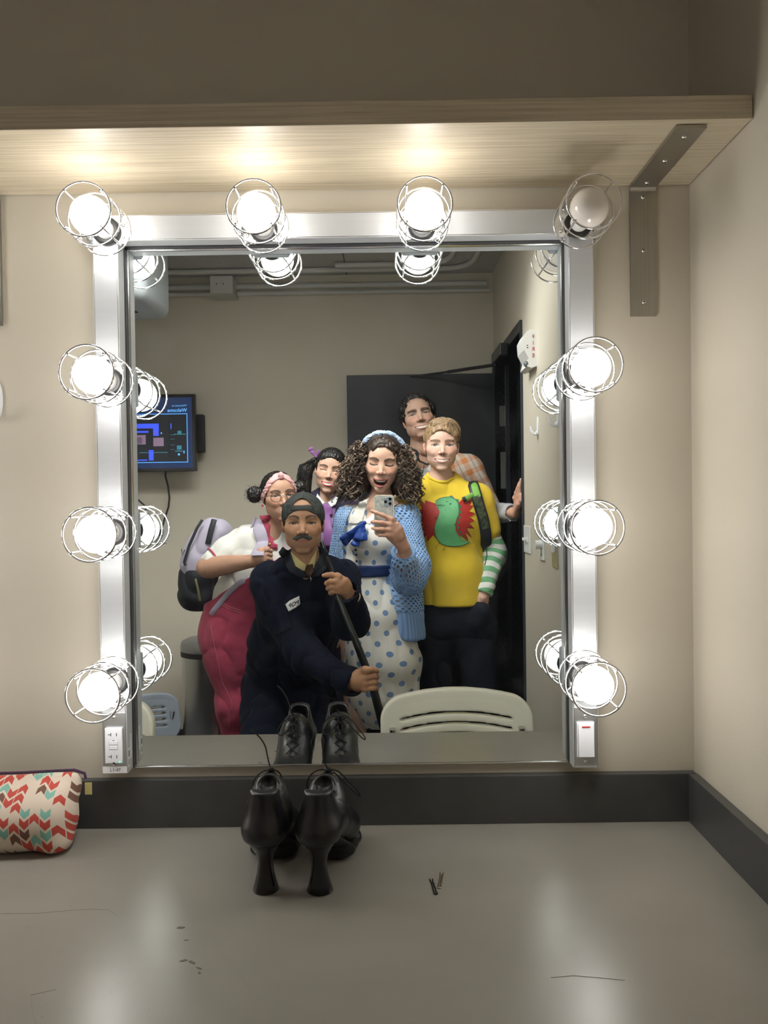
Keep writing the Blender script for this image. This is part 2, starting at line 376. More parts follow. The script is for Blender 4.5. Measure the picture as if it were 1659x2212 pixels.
B().cyl((cx + .0115, yy - .0004, .8835), (cx + .0115, yy + .001, .8835), .0014, n=12).build('indicator_light', mat('green_led', (.1, .8, .5), .4, emit=(.05, 1, .55), estr=1.6), e)
for z in (.9665, .8765): s_ = screw(B(), (cx, FY - .0007, z), (0, -1, 0), .0035).build('screw', scw, e, smooth=True)
e = empty('rocker_switch', (.371, FY, .914), 'white rocker switch with red stripe set low in the right mirror frame', 'switch')
cx = .3705
B().box((FX2 + .0012, FY - .0007, .8645), (FX3 - .0012, FY, .9745), .0003).build('cover_plate', MATS['cover_aluminium'], e)
B().box((cx - .0167, y0 - .004, .8805), (cx + .0167, y0, .9475), .0012).build('switch_body', wp, e)
rk = B(); rk.prism([(0, 0), (0, .061), (-.0025, .061), (-.0075, 0)], (cx - .0142, y0 - .0038, .8835), (0, 1, 0), (0, 0, 1), (.0284, 0, 0)); rk.build('rocker', wp, e)
B().box((cx - .0075, y0 - .0084, .9385), (cx + .0075, y0 - .006, .9402)).build('red_stripe', mat('red_print', (.55, .02, .02), .5), e)
for z in (.9575, .8715): screw(B(), (cx, FY - .0007, z), (0, -1, 0), .0035).build('screw', scw, e, smooth=True)

# ---------------------------------------------------------------- caged bulb lamps
chrome = mat('chrome_wire', (.80, .80, .82), .10, metal=1)
plate = mat('polished_plate', (.78, .79, .81), .16, metal=1)
blk = mat('black_socket', (.02, .02, .02), .4); cer = mat('white_ceramic', (.8, .8, .78), .35)
lit = bpy.data.materials.new('lit_bulb'); nt = nodes(lit); N = nt.nodes
out = N.new('ShaderNodeOutputMaterial'); em = N.new('ShaderNodeEmission'); em.inputs[0].default_value = (1, .97, .925, 1); em.inputs[1].default_value = BULB_STRENGTH
nt.links.new(em.outputs[0], out.inputs[0])
unlit = mat('unlit_frosted_bulb', (.80, .755, .70), .18, spec=.6)
LX = (-.5185, -.2235, .0735, .366); LZ = (1.884, 1.602, 1.319, 1.037)
def make_lamp(x, z, label, bulbmat, horiz):
    e = empty('vanity_lamp', (x, FY, z), label, 'lamp', 'caged bulb lamps around the mirror frame')
    F0 = FY - .0008
    b = B()
    # lobed base plate: disc with four ears, slightly domed
    n = 64; pts = []
    for i in range(n):
        a = 2 * PI * i / n; rr = .0405 + .0045 * abs(math.cos(2 * (a))) ** 6
        pts.append((rr * math.cos(a), rr * math.sin(a)))
    hw_ = .0225
    pts = [((max(-hw_, min(hw_, p[0])), p[1]) if not horiz else (p[0], max(-hw_, min(hw_, p[1])))) for p in pts]
    b.prism(pts, (x, F0, z), (1, 0, 0), (0, 0, 1), (0, -.0022, 0)); b.build('base_plate', plate, e)
    b = B(); b.lathe((x, F0 - .0022, z), (0, -1, 0), [(0, .026), (.006, .026), (.008, .024), (.009, .0205), (.009, 0)], 32); b.build('socket', blk, e, smooth=True)
    b = B(); b.lathe((x, F0 - .011, z), (0, -1, 0), [(0, .0165), (.012, .0165), (.018, .0150), (.022, .014), (.022, 0)], 28); b.build('bulb_collar', cer, e, smooth=True)
    b = B(); R0 = .0342; c = -.143 - 0
    prof = []
    zc = (F0 - c)                                   # centre distance from the face
    prof = [(.031, .0135), (.036, .0155), (.042, .0195)]
    for i in range(16):
        a = math.radians(138 - 138 * i / 15); prof.append((zc - R0 * math.cos(a), R0 * math.sin(a)) if False else (zc + R0 * -math.cos(PI - a), R0 * math.sin(a)))
    prof = [(.031, .0135), (.036, .0152), (.042, .0185)] + sorted([(zc - R0 * math.cos(math.radians(t_)), R0 * math.sin(math.radians(t_))) for t_ in np.linspace(48, 180, 16)])
    b.lathe((x, F0, z), (0, -1, 0), prof, 36); b.build('bulb', bulbmat, e, smooth=True, angle=80)
    g = B(); RW = .0018
    for yy, rr in ((-.174, .0475), (-.124, .0475), (-.0715, .0475)):
        g.tube([(x + rr * math.cos(t_), yy, z + rr * math.sin(t_)) for t_ in np.linspace(0, 2 * PI, 49)[:-1]], RW, 8, closed=True)
    for k in range(4):
        a = PI / 4 + k * PI / 2; ca, sa = math.cos(a), math.sin(a); ri = .0475 - 2 * RW
        g.tube([(x + ri * ca, -.1775, z + ri * sa), (x + ri * ca, -.072, z + ri * sa), (x + (ri - .002) * ca, -.0645, z + (ri - .002) * sa), (x + (ri - .012) * ca, -.0615, z + (ri - .012) * sa), (x + .018 * ca, -.0612, z + .018 * sa)], RW * .95, 8)
    g.build('wire_guard', chrome, e, smooth=True, angle=60)
    for sx, sz in ((1, 1), (1, -1), (-1, 1), (-1, -1)):
        ex, ez = (.031 * sx, .0115 * sz) if horiz else (.0115 * sx, .031 * sz)
        screw(B(), (x + ex, F0 - .0022, z + ez), (0, -1, 0), .0036).build('screw', scw, e, smooth=True)
    return e
names_h = ('lit caged bulb at the top left corner of the mirror frame', 'lit caged bulb on the top rail, second from the left', 'lit caged bulb on the top rail next to the unlit one', 'unlit caged bulb at the top right corner of the mirror frame')
order = ('second down', 'third down', 'lowest, just above the power outlet')
orderr = ('second down', 'third down', 'lowest, just above the rocker switch')
proto_h = make_lamp(LX[0], LZ[0], names_h[0], lit, True)
for i in (1, 2, 3):
    c = copy_tree(proto_h, (LX[i] - LX[0], 0, 0)); c['label'] = names_h[i]
    if i == 3:
        for ch in c.children:
            if ch.name.startswith('bulb') and not ch.name.startswith('bulb_c'):
                ch.data = ch.data.copy(); ch.data.materials[0] = unlit; ch['label'] = 'dark white frosted bulb'
proto_v = make_lamp(LX[0], LZ[1], 'lit caged bulb on the left mirror rail, ' + order[0], lit, False)
for k, (xi, zi) in enumerate(((0, 2), (0, 3), (3, 1), (3, 2), (3, 3))):
    c = copy_tree(proto_v, (LX[xi] - LX[0], 0, LZ[zi] - LZ[1])); c['label'] = 'lit caged bulb on the %s mirror rail, %s' % (('left', order[zi - 1]) if xi == 0 else ('right', orderr[zi - 1]))

# unseen second mirror station, added along the wall as extra light on the people
def relabel(c, txt): c['label'] = txt
m2 = copy_tree(mi, (-1.31, 0, 0)); m2['label'] = 'added unseen second framed mirror further left along the counter, for fill light'
st2 = [copy_tree(proto_h, (LX[i] - LX[0] - 1.31, 0, 0)) for i in range(4)] + [copy_tree(proto_v, (LX[xi] - LX[0] - 1.31, 0, LZ[zi] - LZ[1])) for xi in (0, 3) for zi in (1, 2, 3)]
for i, c in enumerate(st2):
    c['label'] = 'added caged fill bulb on the unseen second mirror, left of the steel bracket'; c['group'] = 'caged bulb lamps of the second mirror'
# unseen ceiling light added over the aisle to brighten the people
LP = (-1.05, .15, -1.44, -.84)
cl = empty('added_fill_light', (-.45, -1.14, ZC), 'added unseen fill light on the ceiling over the counter aisle', 'lamp')
b = B(); x0, x1, y0, y1 = LP
b.box((x0 - .015, y0 - .015, ZC - .05), (x1 + .015, y0, ZC - .001)); b.box((x0 - .015, y1, ZC - .05), (x1 + .015, y1 + .015, ZC - .001)); b.box((x0 - .015, y0, ZC - .05), (x0, y1, ZC - .001)); b.box((x1, y0, ZC - .05), (x1 + .015, y1, ZC - .001)); b.build('light_frame', wp, cl)
b = B()
for k in range(1, 10): yk = y0 + (y1 - y0) * k / 9; b.add([(x0, yk, ZC - .047), (x1, yk, ZC - .047), (x1, yk - .055, ZC - .113), (x0, yk - .055, ZC - .113), (x0, yk + .002, ZC - .047), (x1, yk + .002, ZC - .047), (x1, yk - .053, ZC - .113), (x0, yk - .053, ZC - .113)], [(0, 1, 2, 3), (7, 6, 5, 4), (0, 3, 7, 4), (1, 5, 6, 2), (0, 4, 5, 1), (3, 2, 6, 7)])
b.box((x0 - .015, y1 + .001, ZC - .115), (x1 + .015, y1 + .015, ZC - .0505)); b.build('fill_louvre', mat('grey_louvre', (.10, .10, .10), .7), cl)  # slanted slats added to keep the fill light off the front wall
B().box((x0 + .0005, y0 + .0005, ZC - .046), (x1 - .0005, y1 - .0005, ZC - .040)).build('diffuser', mat('fill_diffuser', (.8, .8, .8), .5, emit=(1, .97, .93), estr=FILL_PANEL_STRENGTH), cl)

# ================================================================ organic shapes: distance fields turned into meshes
import openvdb
def npv(a): return np.array(a, dtype=np.float64)
def unit(a): a = npv(a); return a / (np.linalg.norm(a) + 1e-12)
class Field:
    def __init__(s, lo, hi, h):
        s.lo = npv(lo); s.h = h; s.n = np.ceil((npv(hi) - s.lo) / h).astype(int) + 1
        s.D = np.full(s.n, 9.0, dtype=np.float32); s.ax = [(s.lo[i] + h * np.arange(s.n[i])).astype(np.float32) for i in range(3)]
    def sub(s, lo, hi):
        a = np.clip(np.floor((npv(lo) - s.lo) / s.h).astype(int), 0, s.n); b = np.clip(np.ceil((npv(hi) - s.lo) / s.h).astype(int) + 1, 0, s.n)
        if np.any(b - a < 1): return None
        sl = tuple(slice(a[i], b[i]) for i in range(3))
        X, Y, Z = np.meshgrid(*[s.ax[i][sl[i]] for i in range(3)], indexing='ij', sparse=True)
        return sl, X, Y, Z
    def put(s, prim, k=.01, op='u'):
        fn, lo, hi = prim; m = k + 2.5 * s.h
        q = s.sub(npv(lo) - m, npv(hi) + m)
        if q is None: return s
        sl, X, Y, Z = q; d = fn(X, Y, Z).astype(np.float32); o = s.D[sl]
        if op == 'u':
            h = np.maximum(k - np.abs(o - d), 0) / k if k > 0 else 0
            s.D[sl] = np.minimum(o, d) - h * h * k * .25
        elif op == 's':
            h = np.maximum(k - np.abs(o + d), 0) / k if k > 0 else 0
            s.D[sl] = np.maximum(o, -d) + h * h * k * .25
        return s
    def cut(s, fn, k=0):                            # keep where fn < 0
        X, Y, Z = np.meshgrid(*s.ax, indexing='ij', sparse=True); d = (fn(X, Y, Z) + 0 * s.D).astype(np.float32)
        if k > 0:
            h = np.maximum(k - np.abs(s.D - d), 0) / k; s.D = np.maximum(s.D, d) + h * h * k * .25
        else: s.D = np.maximum(s.D, d)
        return s
    def mesh(s):
        g = openvdb.FloatGrid(); g.background = 9.0
        D = np.clip(s.D, -3 * s.h, 3 * s.h); D[0] = D[-1] = 3 * s.h; D[:, 0] = D[:, -1] = 3 * s.h; D[:, :, 0] = D[:, :, -1] = 3 * s.h
        g.copyFromArray(np.ascontiguousarray(D)); p, q = g.convertToQuads(isovalue=0.0)
        p = p.astype(np.float64) * s.h + s.lo
        return p, q[:, ::-1].astype(np.int64)
def cone(a, b, ra, rb=None):
    a = npv(a); b = npv(b); rb = ra if rb is None else rb; ab = b - a; L2 = max(ab.dot(ab), 1e-12)
    def fn(X, Y, Z):
        t = np.clip(((X - a[0]) * ab[0] + (Y - a[1]) * ab[1] + (Z - a[2]) * ab[2]) / L2, 0, 1)
        return np.sqrt((X - a[0] - t * ab[0]) ** 2 + (Y - a[1] - t * ab[1]) ** 2 + (Z - a[2] - t * ab[2]) ** 2) - (ra + (rb - ra) * t)
    m = max(ra, rb); return fn, np.minimum(a, b) - m, np.maximum(a, b) + m
def ell(c, r, R=None):
    c = npv(c); r = npv(r); R = None if R is None else npv(R); mn = float(r.min())
    def fn(X, Y, Z):
        x, y, z = X - c[0], Y - c[1], Z - c[2]
        if R is not None: x, y, z = [R[0][i] * x + R[1][i] * y + R[2][i] * z for i in range(3)]
        k0 = np.sqrt((x / r[0]) ** 2 + (y / r[1]) ** 2 + (z / r[2]) ** 2); k1 = np.sqrt((x / r[0] ** 2) ** 2 + (y / r[1] ** 2) ** 2 + (z / r[2] ** 2) ** 2)
        return k0 * (k0 - 1) / (k1 + 1e-6)
    m = r if R is None else np.full(3, r.max()); return fn, c - m, c + m
def limb(a, b, wa, wb, side=(1, 0, 0)):             # tapered segment with an elliptical section: (half width, half depth)
    a = npv(a); b = npv(b); ab = b - a; L = np.linalg.norm(ab); t_ = ab / L; sd = npv(side); sd = unit(sd - t_ * sd.dot(t_)); fw = np.cross(t_, sd)
    wa = npv(wa); wb = npv(wb)
    def fn(X, Y, Z):
        x, y, z = X - a[0], Y - a[1], Z - a[2]
        s = x * t_[0] + y * t_[1] + z * t_[2]; t = np.clip(s / L, 0, 1); u = x * sd[0] + y * sd[1] + z * sd[2]; v = x * fw[0] + y * fw[1] + z * fw[2]; e = s - t * L
        w = wa[0] + (wb[0] - wa[0]) * t; d = wa[1] + (wb[1] - wa[1]) * t; m = np.minimum(w, d)
        k0 = np.sqrt((u / w) ** 2 + (v / d) ** 2 + (e / m) ** 2); k1 = np.sqrt((u / w ** 2) ** 2 + (v / d ** 2) ** 2 + (e / m ** 2) ** 2)
        return k0 * (k0 - 1) / (k1 + 1e-6)
    m = max(wa.max(), wb.max()); return fn, np.minimum(a, b) - m, np.maximum(a, b) + m
def rbox(c, r, R=None, rad=.005):
    c = npv(c); r = npv(r) - rad; R = None if R is None else npv(R)
    def fn(X, Y, Z):
        x, y, z = X - c[0], Y - c[1], Z - c[2]
        if R is not None: x, y, z = [R[0][i] * x + R[1][i] * y + R[2][i] * z for i in range(3)]
        qx, qy, qz = np.abs(x) - r[0], np.abs(y) - r[1], np.abs(z) - r[2]
        return np.sqrt(np.maximum(qx, 0) ** 2 + np.maximum(qy, 0) ** 2 + np.maximum(qz, 0) ** 2) + np.minimum(np.maximum(qx, np.maximum(qy, qz)), 0) - rad
    m = (r + rad) if R is None else np.full(3, np.linalg.norm(r + rad)); return fn, c - m, c + m
def vnoise(P, scale, seed=0):                       # smooth lattice noise in -1..1 at points P (n,3); scale = cells per metre
    q = P * npv(scale) + seed * 17.31; i = np.floor(q).astype(np.int64); f = q - i; f = f * f * (3 - 2 * f); o = 0
    def hsh(a, b, c):
        h = (a * 73856093) ^ (b * 19349663) ^ (c * 83492791) ^ (seed * 2654435); h = (h ^ (h >> 13)) * 1274126177; h = h ^ (h >> 16); return (h & 0xffff) / 32767.5 - 1
    for dx in (0, 1):
        for dy in (0, 1):
            for dz in (0, 1):
                w = (f[:, 0] if dx else 1 - f[:, 0]) * (f[:, 1] if dy else 1 - f[:, 1]) * (f[:, 2] if dz else 1 - f[:, 2])
                o = o + w * hsh(i[:, 0] + dx, i[:, 1] + dy, i[:, 2] + dz)
    return o
def normals(p, q):
    n = np.zeros_like(p); c = np.cross(p[q[:, 2]] - p[q[:, 0]], p[q[:, 3]] - p[q[:, 1]])
    for k in range(4): np.add.at(n, q[:, k], c)
    return n / (np.linalg.norm(n, axis=1, keepdims=True) + 1e-12)
def folds(p, q, amp=.004, scale=(14, 14, 7), seed=1, ridged=True):
    n = normals(p, q); a = vnoise(p + .03 * np.stack([vnoise(p, 9, seed + 5), vnoise(p, 9, seed + 6), vnoise(p, 9, seed + 7)], 1), scale, seed)
    d = (2.0 * (1 - np.abs(a)) ** 3.0 - .55) if ridged else a
    d = d + .4 * vnoise(p, npv(scale) * 2.3, seed + 3)
    return p + n * (amp * d)[:, None]
def mesh_obj(name, p, q, m, parent=None, col=None, pat=None, flip=False):
    me = bpy.data.meshes.new(name); nv = len(p); nf = len(q); k = q.shape[1]
    if flip: q = q[:, ::-1]
    me.vertices.add(nv); me.vertices.foreach_set('co', p.astype(np.float32).ravel())
    me.loops.add(nf * k); me.loops.foreach_set('vertex_index', q.astype(np.int32).ravel())
    me.polygons.add(nf); me.polygons.foreach_set('loop_start', (np.arange(nf) * k).astype(np.int32))
    me.polygons.foreach_set('use_smooth', np.ones(nf, dtype=bool))
    me.update(calc_edges=True); me.validate()
    if col is not None:
        a = me.color_attributes.new('Col', 'FLOAT_COLOR', 'POINT'); c4 = np.ones((nv, 4), np.float32); c4[:, :3] = col; a.data.foreach_set('color', c4.ravel())
    if pat is not None:
        a = me.attributes.new('pat', 'FLOAT_VECTOR', 'POINT'); a.data.foreach_set('vector', pat.astype(np.float32).ravel())
    for x in (m if isinstance(m, (list, tuple)) else [m]): me.materials.append(x)
    o = bpy.data.objects.new(name, me); link(o, parent); return o
def joinm(parts):
    ps, qs, o = [], [], 0
    for p, q in parts: ps.append(p); qs.append(q + o); o += len(p)
    return np.concatenate(ps), np.concatenate(qs)
def sst(a, b, x): t = np.clip((x - a) / (b - a), 0, 1); return t * t * (3 - 2 * t)
def rot3(yaw=0, pitch=0, roll=0):                   # degrees; yaw turns left/right, pitch lifts (+) the face, roll tips the crown towards +x
    y, p, r = [math.radians(v) for v in (yaw, pitch, roll)]
    Rz = npv([[math.cos(y), -math.sin(y), 0], [math.sin(y), math.cos(y), 0], [0, 0, 1]])
    Rx = npv([[1, 0, 0], [0, math.cos(p), -math.sin(p)], [0, math.sin(p), math.cos(p)]])
    Ry = npv([[math.cos(r), 0, math.sin(r)], [0, 1, 0], [-math.sin(r), 0, math.cos(r)]])
    return Ry @ Rz @ Rx

# ---------------------------------------------------------------- heads (local frame: x across, y forward, z up, height 1 from chin to crown)
skin_m = mat('skin', (.6, .4, .3), .56, spec=.30, attr='Col', bump=(900, .05, .0004))
_b = skin_m.node_tree.nodes[skin_m['bsdf']]; _b.inputs['Subsurface Weight'].default_value = .12; _b.inputs['Subsurface Radius'].default_value = (1, .35, .2); _b.inputs['Subsurface Scale'].default_value = .006
def head_mesh(F, h=.0070):
    G = Field((-.44, -.52, -.78), (.44, .56, .56), h); jw = F.get('jaw', 1.0); sm = F.get('smile', 0); op = F.get('open', 0); nz = F.get('nose', 1.0)
    P = G.put
    P(ell((0, -.07, .13), (.322, .40, .37)), .02); P(ell((0, .10, .15), (.272, .27, .28)), .06)
    P(ell((0, .115, -.07), (.288, .25, .29)), .06); P(ell((0, .11, -.27 - .02 * op), (.228 * jw, .215, .20)), .08)
    P(ell((0, .255, -.435 - .015 * op), (.10 * jw, .075, .062)), .07)
    for s in (-1, 1):
        P(ell((s * .205 * jw, .0, -.21), (.07, .13, .13)), .08); P(ell((s * .205, .185, -.07), (.085, .085, .068)), .07)
        P(ell((s * .150, .255, -.135), (.07, .062 + .02 * sm, .06)), .06); P(ell((s * .115, .285, .105), (.10, .045, .03)), .05)
        P(ell((s * .14, .378, .012), (.082, .072, .048)), .045, 's')
        P(ell((s * .14, .252, .004), (.066, .064, .058)), .012)
        P(ell((s * .142, .262, .036), (.078, .05, .024)), .02)
        P(ell((s * .14, .268, -.038), (.066, .042, .016)), .025)
    P(cone((0, .300, .055), (0, .395, -.12), .026, .036 * nz), .045); P(ell((0, .415, -.138), (.043 * nz, .040, .036)), .025)
    for s in (-1, 1):
        P(ell((s * .050 * nz, .368, -.152), (.032 * nz, .038, .027)), .02); P(ell((s * .021 * nz, .408, -.178), (.012, .017, .010)), .008, 's')
    P(ell((0, .245, -.30), (.135, .12, .10)), .06)
    mw = F.get('mw', .10); mz = -.285; mh = F.get('mh', .02)
    up = F.get('lip', 1.0)
    if mh > .055:                                     # an open mouth: lips round a hollow, teeth inside
        for i in range(-6, 7):
            u = i / 6.; x = mw * u; lift = .030 * sm * u * u
            P(ell((x, .352 - .10 * u * u, mz + .006 + lift), (.024, .026, .014 * up)), .012)
            P(ell((x, .345 - .10 * u * u, mz - mh * 1.55 * (1 - u * u) + .0 + lift), (.024, .028, .016 * up)), .012)
        P(ell((0, .34, mz - mh * .72 + .006), (mw * .93, .085, mh * .80)), .008, 's')
        for i in range(-10, 11):
            u = i / 14.; x = mw * .85 * u
            P(ell((x, .325 - .10 * u * u, mz - .012 + .030 * sm * u * u), (.014, .016, .022)), .010)
        P(ell((0, .25, mz - mh * 1.25), (mw * .62, .07, mh * .30)), .02)
    else:
        for i in range(-6, 7):
            u = i / 6.; x = mw * u; lift = .030 * sm * u * u
            P(ell((x, .352 - .085 * u * u, mz + .018 + lift - .004), (.022, .022, .013 * up)), .014)
            P(ell((x, .348 - .085 * u * u, mz - mh - .012 + lift * 1.0), (.022, .026, .016 * up * (1 - .45 * u * u))), .014)
    ez = F.get('ear', 1.0)
    for s in (-1, 1):
        R = rot3(s * -22, 0, s * 8)
        P(ell((s * .325, -.035, -.03), (.022, .062 * ez, .108 * ez), R), .03); P(ell((s * .345, -.02, -.03), (.014, .040, .070), R), .012, 's'); P(ell((s * .322, .005, -.05), (.016, .018, .03), R), .012)
    nr = F.get('neck', .19)
    P(limb((0, -.12, -.20), (0, -.15, -.60), (nr, nr), (nr * .86, nr * .86)), .08)
    p, q = G.mesh()
    return p, q
def head_paint(p, F):
    x, y, z = p[:, 0], p[:, 1], p[:, 2]; ax = np.abs(x); front = sst(.10, .2, y)
    skin = npv(F['skin']); c = np.tile(skin, (len(p), 1)); sm = F.get('smile', 0)
    def mix(w, col): 
        w = np.clip(w, 0, 1)[:, None]; c[:] = c * (1 - w) + npv(col) * w
    c *= (1 + .05 * vnoise(p, 9, 3) + .03 * vnoise(p, 40, 4))[:, None]
    red = skin * npv((1.06, .74, .70))
    mix(F.get('blush', .4) * np.exp(-(((ax - .17) / .075) ** 2 + ((z + .09) / .06) ** 2)) * front, red)
    mix(.35 * np.exp(-((x / .05) ** 2 + ((z + .14) / .04) ** 2)) * front, red)
    mix(.55 * (ax > .30) * np.exp(-((z + .03) / .10) ** 2), red)
    if F.get('stubble'): mix(F['stubble'] * sst(.10, .22, y) * sst(-.19, -.27, z) * (1 - .0 * x), skin * npv((.62, .62, .64)))
    if F.get('stubble'): mix(F['stubble'] * .9 * sst(-.33, -.40, z) * sst(.12, .04, ax) * front, skin * npv((.42, .42, .42)))
    mix(.40 * np.exp(-(((ax - .14) / .080) ** 2 + ((z - .045) / .022) ** 2)) * front, F.get('lid', skin * npv((.78, .68, .62))))
    mix(.30 * np.exp(-(((ax - .13) / .06) ** 2 + ((z + .055) / .016) ** 2)) * front, skin * npv((.80, .70, .68)))
    # smile folds
    if sm > .3:
        t = (z + .15) / -.15; xx = .070 + .075 * np.clip(t, 0, 1) ** .8
        mix(.55 * sm * np.exp(-((ax - xx) / .007) ** 2) * (z < -.15) * (z > -.31) * front, skin * npv((.66, .52, .48)))
    # eyes
    eo = F.get('eye', .022); ew = F.get('ew', .070); sl = F.get('slant', .0)
    for s in (-1, 1):
        u = (x * s - .14) / ew; zz = z - sl * u * .02
        eo_s = eo[0 if s < 0 else 1] if hasattr(eo, '__len__') else eo
        up = .006 + eo_s * np.clip(1 - u * u, 0, 1); lo = .006 - eo_s * .75 * np.clip(1 - u * u, 0, 1)
        if F.get('shut') or eo_s < .006:
            drop = F.get('shutcurve', -1)
            cz = -.006 + drop * .014 * (1 - u * u) + .004
            mix((np.abs(u) < 1.12) * np.exp(-((zz - cz) / (.0115 * F.get('lash', 1))) ** 4) * front, F.get('liner', (.02, .015, .012)))
        else:
            ins = sst(0, .005, up - zz) * sst(0, .005, zz - lo) * (np.abs(u) < 1) * front
            mix(ins, (.50, .46, .44))
            gx = F.get('gaze', 0); r2 = np.sqrt(((x * s - .14) - gx * s) ** 2 + (zz - .006) ** 2)
            mix(ins * sst(.036, .030, r2), F.get('iris', (.09, .05, .03))); mix(ins * sst(.014, .011, r2), (.008, .008, .008))
            mix(ins * sst(.006, .003, np.sqrt(((x * s - .14) - gx * s + .008) ** 2 + (zz - .016) ** 2)), (.9, .9, .9))
            mix((np.abs(u) < 1.12) * np.exp(-((zz - up - .002) / (.0095 * F.get('lash', 1))) ** 2) * front, F.get('liner', (.03, .02, .015)))
            mix(.6 * (np.abs(u) < 1.0) * np.exp(-((zz - lo + .002) / .0035) ** 2) * front, F.get('liner', (.05, .03, .02)))
            mix(.35 * (np.abs(u) < 1.15) * np.exp(-((zz - up - .022) / .004) ** 2) * front, skin * .55)
        # brow
        bw = F.get('bw', .095); ub = (x * s - .135) / bw; bz = F.get('bz', .095) + F.get('arch', .018) * (1 - (ub - .25) ** 2 * 1.4) - .012
        th = 1.85 * F.get('bt', .014) * np.clip(1.15 - .45 * (ub + 1) / 2 * 1.3, .25, 1)
        w = (np.abs(ub) < 1) * np.exp(-((zz - bz) / th) ** 4) * front * min(1.0, F.get('bs', .9) * 1.15)
        w = w * (1 - .25 * (vnoise(p, (220, 10, 90), 9) * .5 + .5)); mix(w * sst(0, .12, 1 - np.abs(ub)), F['brow'])
    # nostrils
    mix(sst(.018, .010, np.sqrt((ax - .021) ** 2 + ((z + .180) * 1.4) ** 2)) * front * .8, skin * npv((.22, .12, .10)))
    # mouth
    mw = F.get('mw', .10); mz = -.285; mh = F.get('mh', .02); lip = F.get('lips', skin * npv((1.0, .62, .60))); L = F.get('lip', 1.0)
    u = np.clip(x / (mw * 1.08), -1, 1); lift = .030 * sm * u * u; k = np.sqrt(np.clip(1 - u * u, 0, 1)); inx = (ax < mw * 1.10)
    if mh > .055:
        top = mz + .010 + lift; bot = mz - mh * 1.55 * (1 - u * u) + lift
        wl = sst(0, .005, top + .018 * L * k ** .5 - z) * sst(0, .005, z - (bot - .020 * L * k ** .5)) * inx * front * (y > .18)
        mix(wl, lip)
        inn = sst(0, .004, top - .010 - z) * sst(0, .004, z - (bot + .012)) * (ax < mw * .92) * front
        mix(inn, (.045, .012, .012))
        mix(inn * sst(mz - mh * .95, mz - mh * 1.15, z), (.30, .10, .10))
        tz = mz - .036 + lift
        tt = inn * sst(0, .004, z - tz) * sst(mw * .68, mw * .60, ax); mix(tt, (.78, .74, .66)); mix(tt * .25 * (np.abs(((ax / .021) % 1) - .5) > .44), (.35, .30, .26))
    elif mh > .008:                                  # smile with teeth showing between the lips
        top = mz + .010 + lift - .002; bot = mz - mh * (1 - u * u) * 1.15 + lift * 1.0
        wl = sst(0, .004, top + .017 * L * k ** .6 - z) * sst(0, .004, z - (bot - .022 * L * k ** .7)) * inx * front
        mix(wl, lip)
        inn = sst(0, .003, top - z) * sst(0, .003, z - bot) * (ax < mw * 1.0) * front; mix(inn, (.05, .018, .018))
        tt = sst(0, .003, top - .001 - z) * sst(0, .003, z - bot - .002) * sst(mw * .90, mw * .82, ax) * front; mix(tt, F.get('teeth', (.74, .70, .62)))
        mix(tt * .35 * sst(.40, .47, np.abs(((ax / .019) % 1) - .5)), (.30, .24, .22))
    else:
        cz = mz + .004 + lift
        wl = sst(0, .005, cz + .018 * L * k - z) * sst(0, .005, z - (cz - .030 * L * k)) * inx * front; mix(wl, lip)
        mix(.85 * inx * np.exp(-((z - cz) / .0042) ** 2) * front, skin * npv((.22, .12, .11)))
    return np.clip(c, 0, 1)

# ---------------------------------------------------------------- hands
def hand_prims(wrist, d, nrm, L=.185, curl=(20, 30, 20), thumb=(35, 25), spread=6, sgn=1, fcurl=None, w=.040):
    """wrist point, direction wrist->knuckles, back-of-hand normal; sgn=+1 puts the thumb on the side d x nrm."""
    d = unit(d); n = unit(npv(nrm) - d * npv(nrm).dot(d)); s = np.cross(d, n) * sgn; o = npv(wrist); k = L / .185; pr = []
    kn = o + d * .088 * k
    pr.append((limb(o + d * .010 * k, kn - d * .004 * k, (.026 * k, .017 * k), (w * k, .0135 * k), s), .012))
    pr.append((ell(o + d * .045 * k + s * .022 * k - n * .006 * k, (.022 * k, .017 * k, .018 * k)), .014))
    fl = [(.028, .0400, .0255, .0195, .0087), (.009, .0440, .0280, .0205, .0090), (-.010, .0410, .0260, .0200, .0086), (-.028, .0330, .0205, .0175, .0077)]
    for i, (off, l1, l2, l3, r) in enumerate(fl):
        cu = fcurl[i] if fcurl else curl
        base = kn + s * off * k * (w / .040) - d * (.003 if i in (1, 2) else .008) * k
        pr.append((ell(base + n * .003 * k, (r * 1.12 * k,) * 3), .008))
        ang = 0; dirv = unit(d + s * math.tan(math.radians(spread)) * (off / .028)); pt = base
        for j, (l, c) in enumerate(zip((l1, l2, l3), cu)):
            ang += math.radians(c); dv = dirv * math.cos(ang) - n * math.sin(ang); e = pt + dv * l * k
            pr.append((cone(pt, e, r * (1 - .06 * j) * k, r * (1 - .06 * (j + 1)) * k), .0035)); pt = e
    tb = o + d * .022 * k + s * .022 * k; a1, a2 = [math.radians(t) for t in thumb]
    td = unit(d * math.cos(a1) + s * math.sin(a1) - n * .25); t1 = tb + td * .040 * k
    td2 = unit(d * math.cos(a1 - a2) + s * math.sin(a1 - a2) - n * .45); t2 = t1 + td2 * .030 * k; t3 = t2 + unit(td2 - n * .25) * .023 * k
    pr += [(cone(tb, t1, .014 * k, .0115 * k), .012), (cone(t1, t2, .0108 * k, .0098 * k), .004), (cone(t2, t3, .0098 * k, .0082 * k), .003)]
    return pr
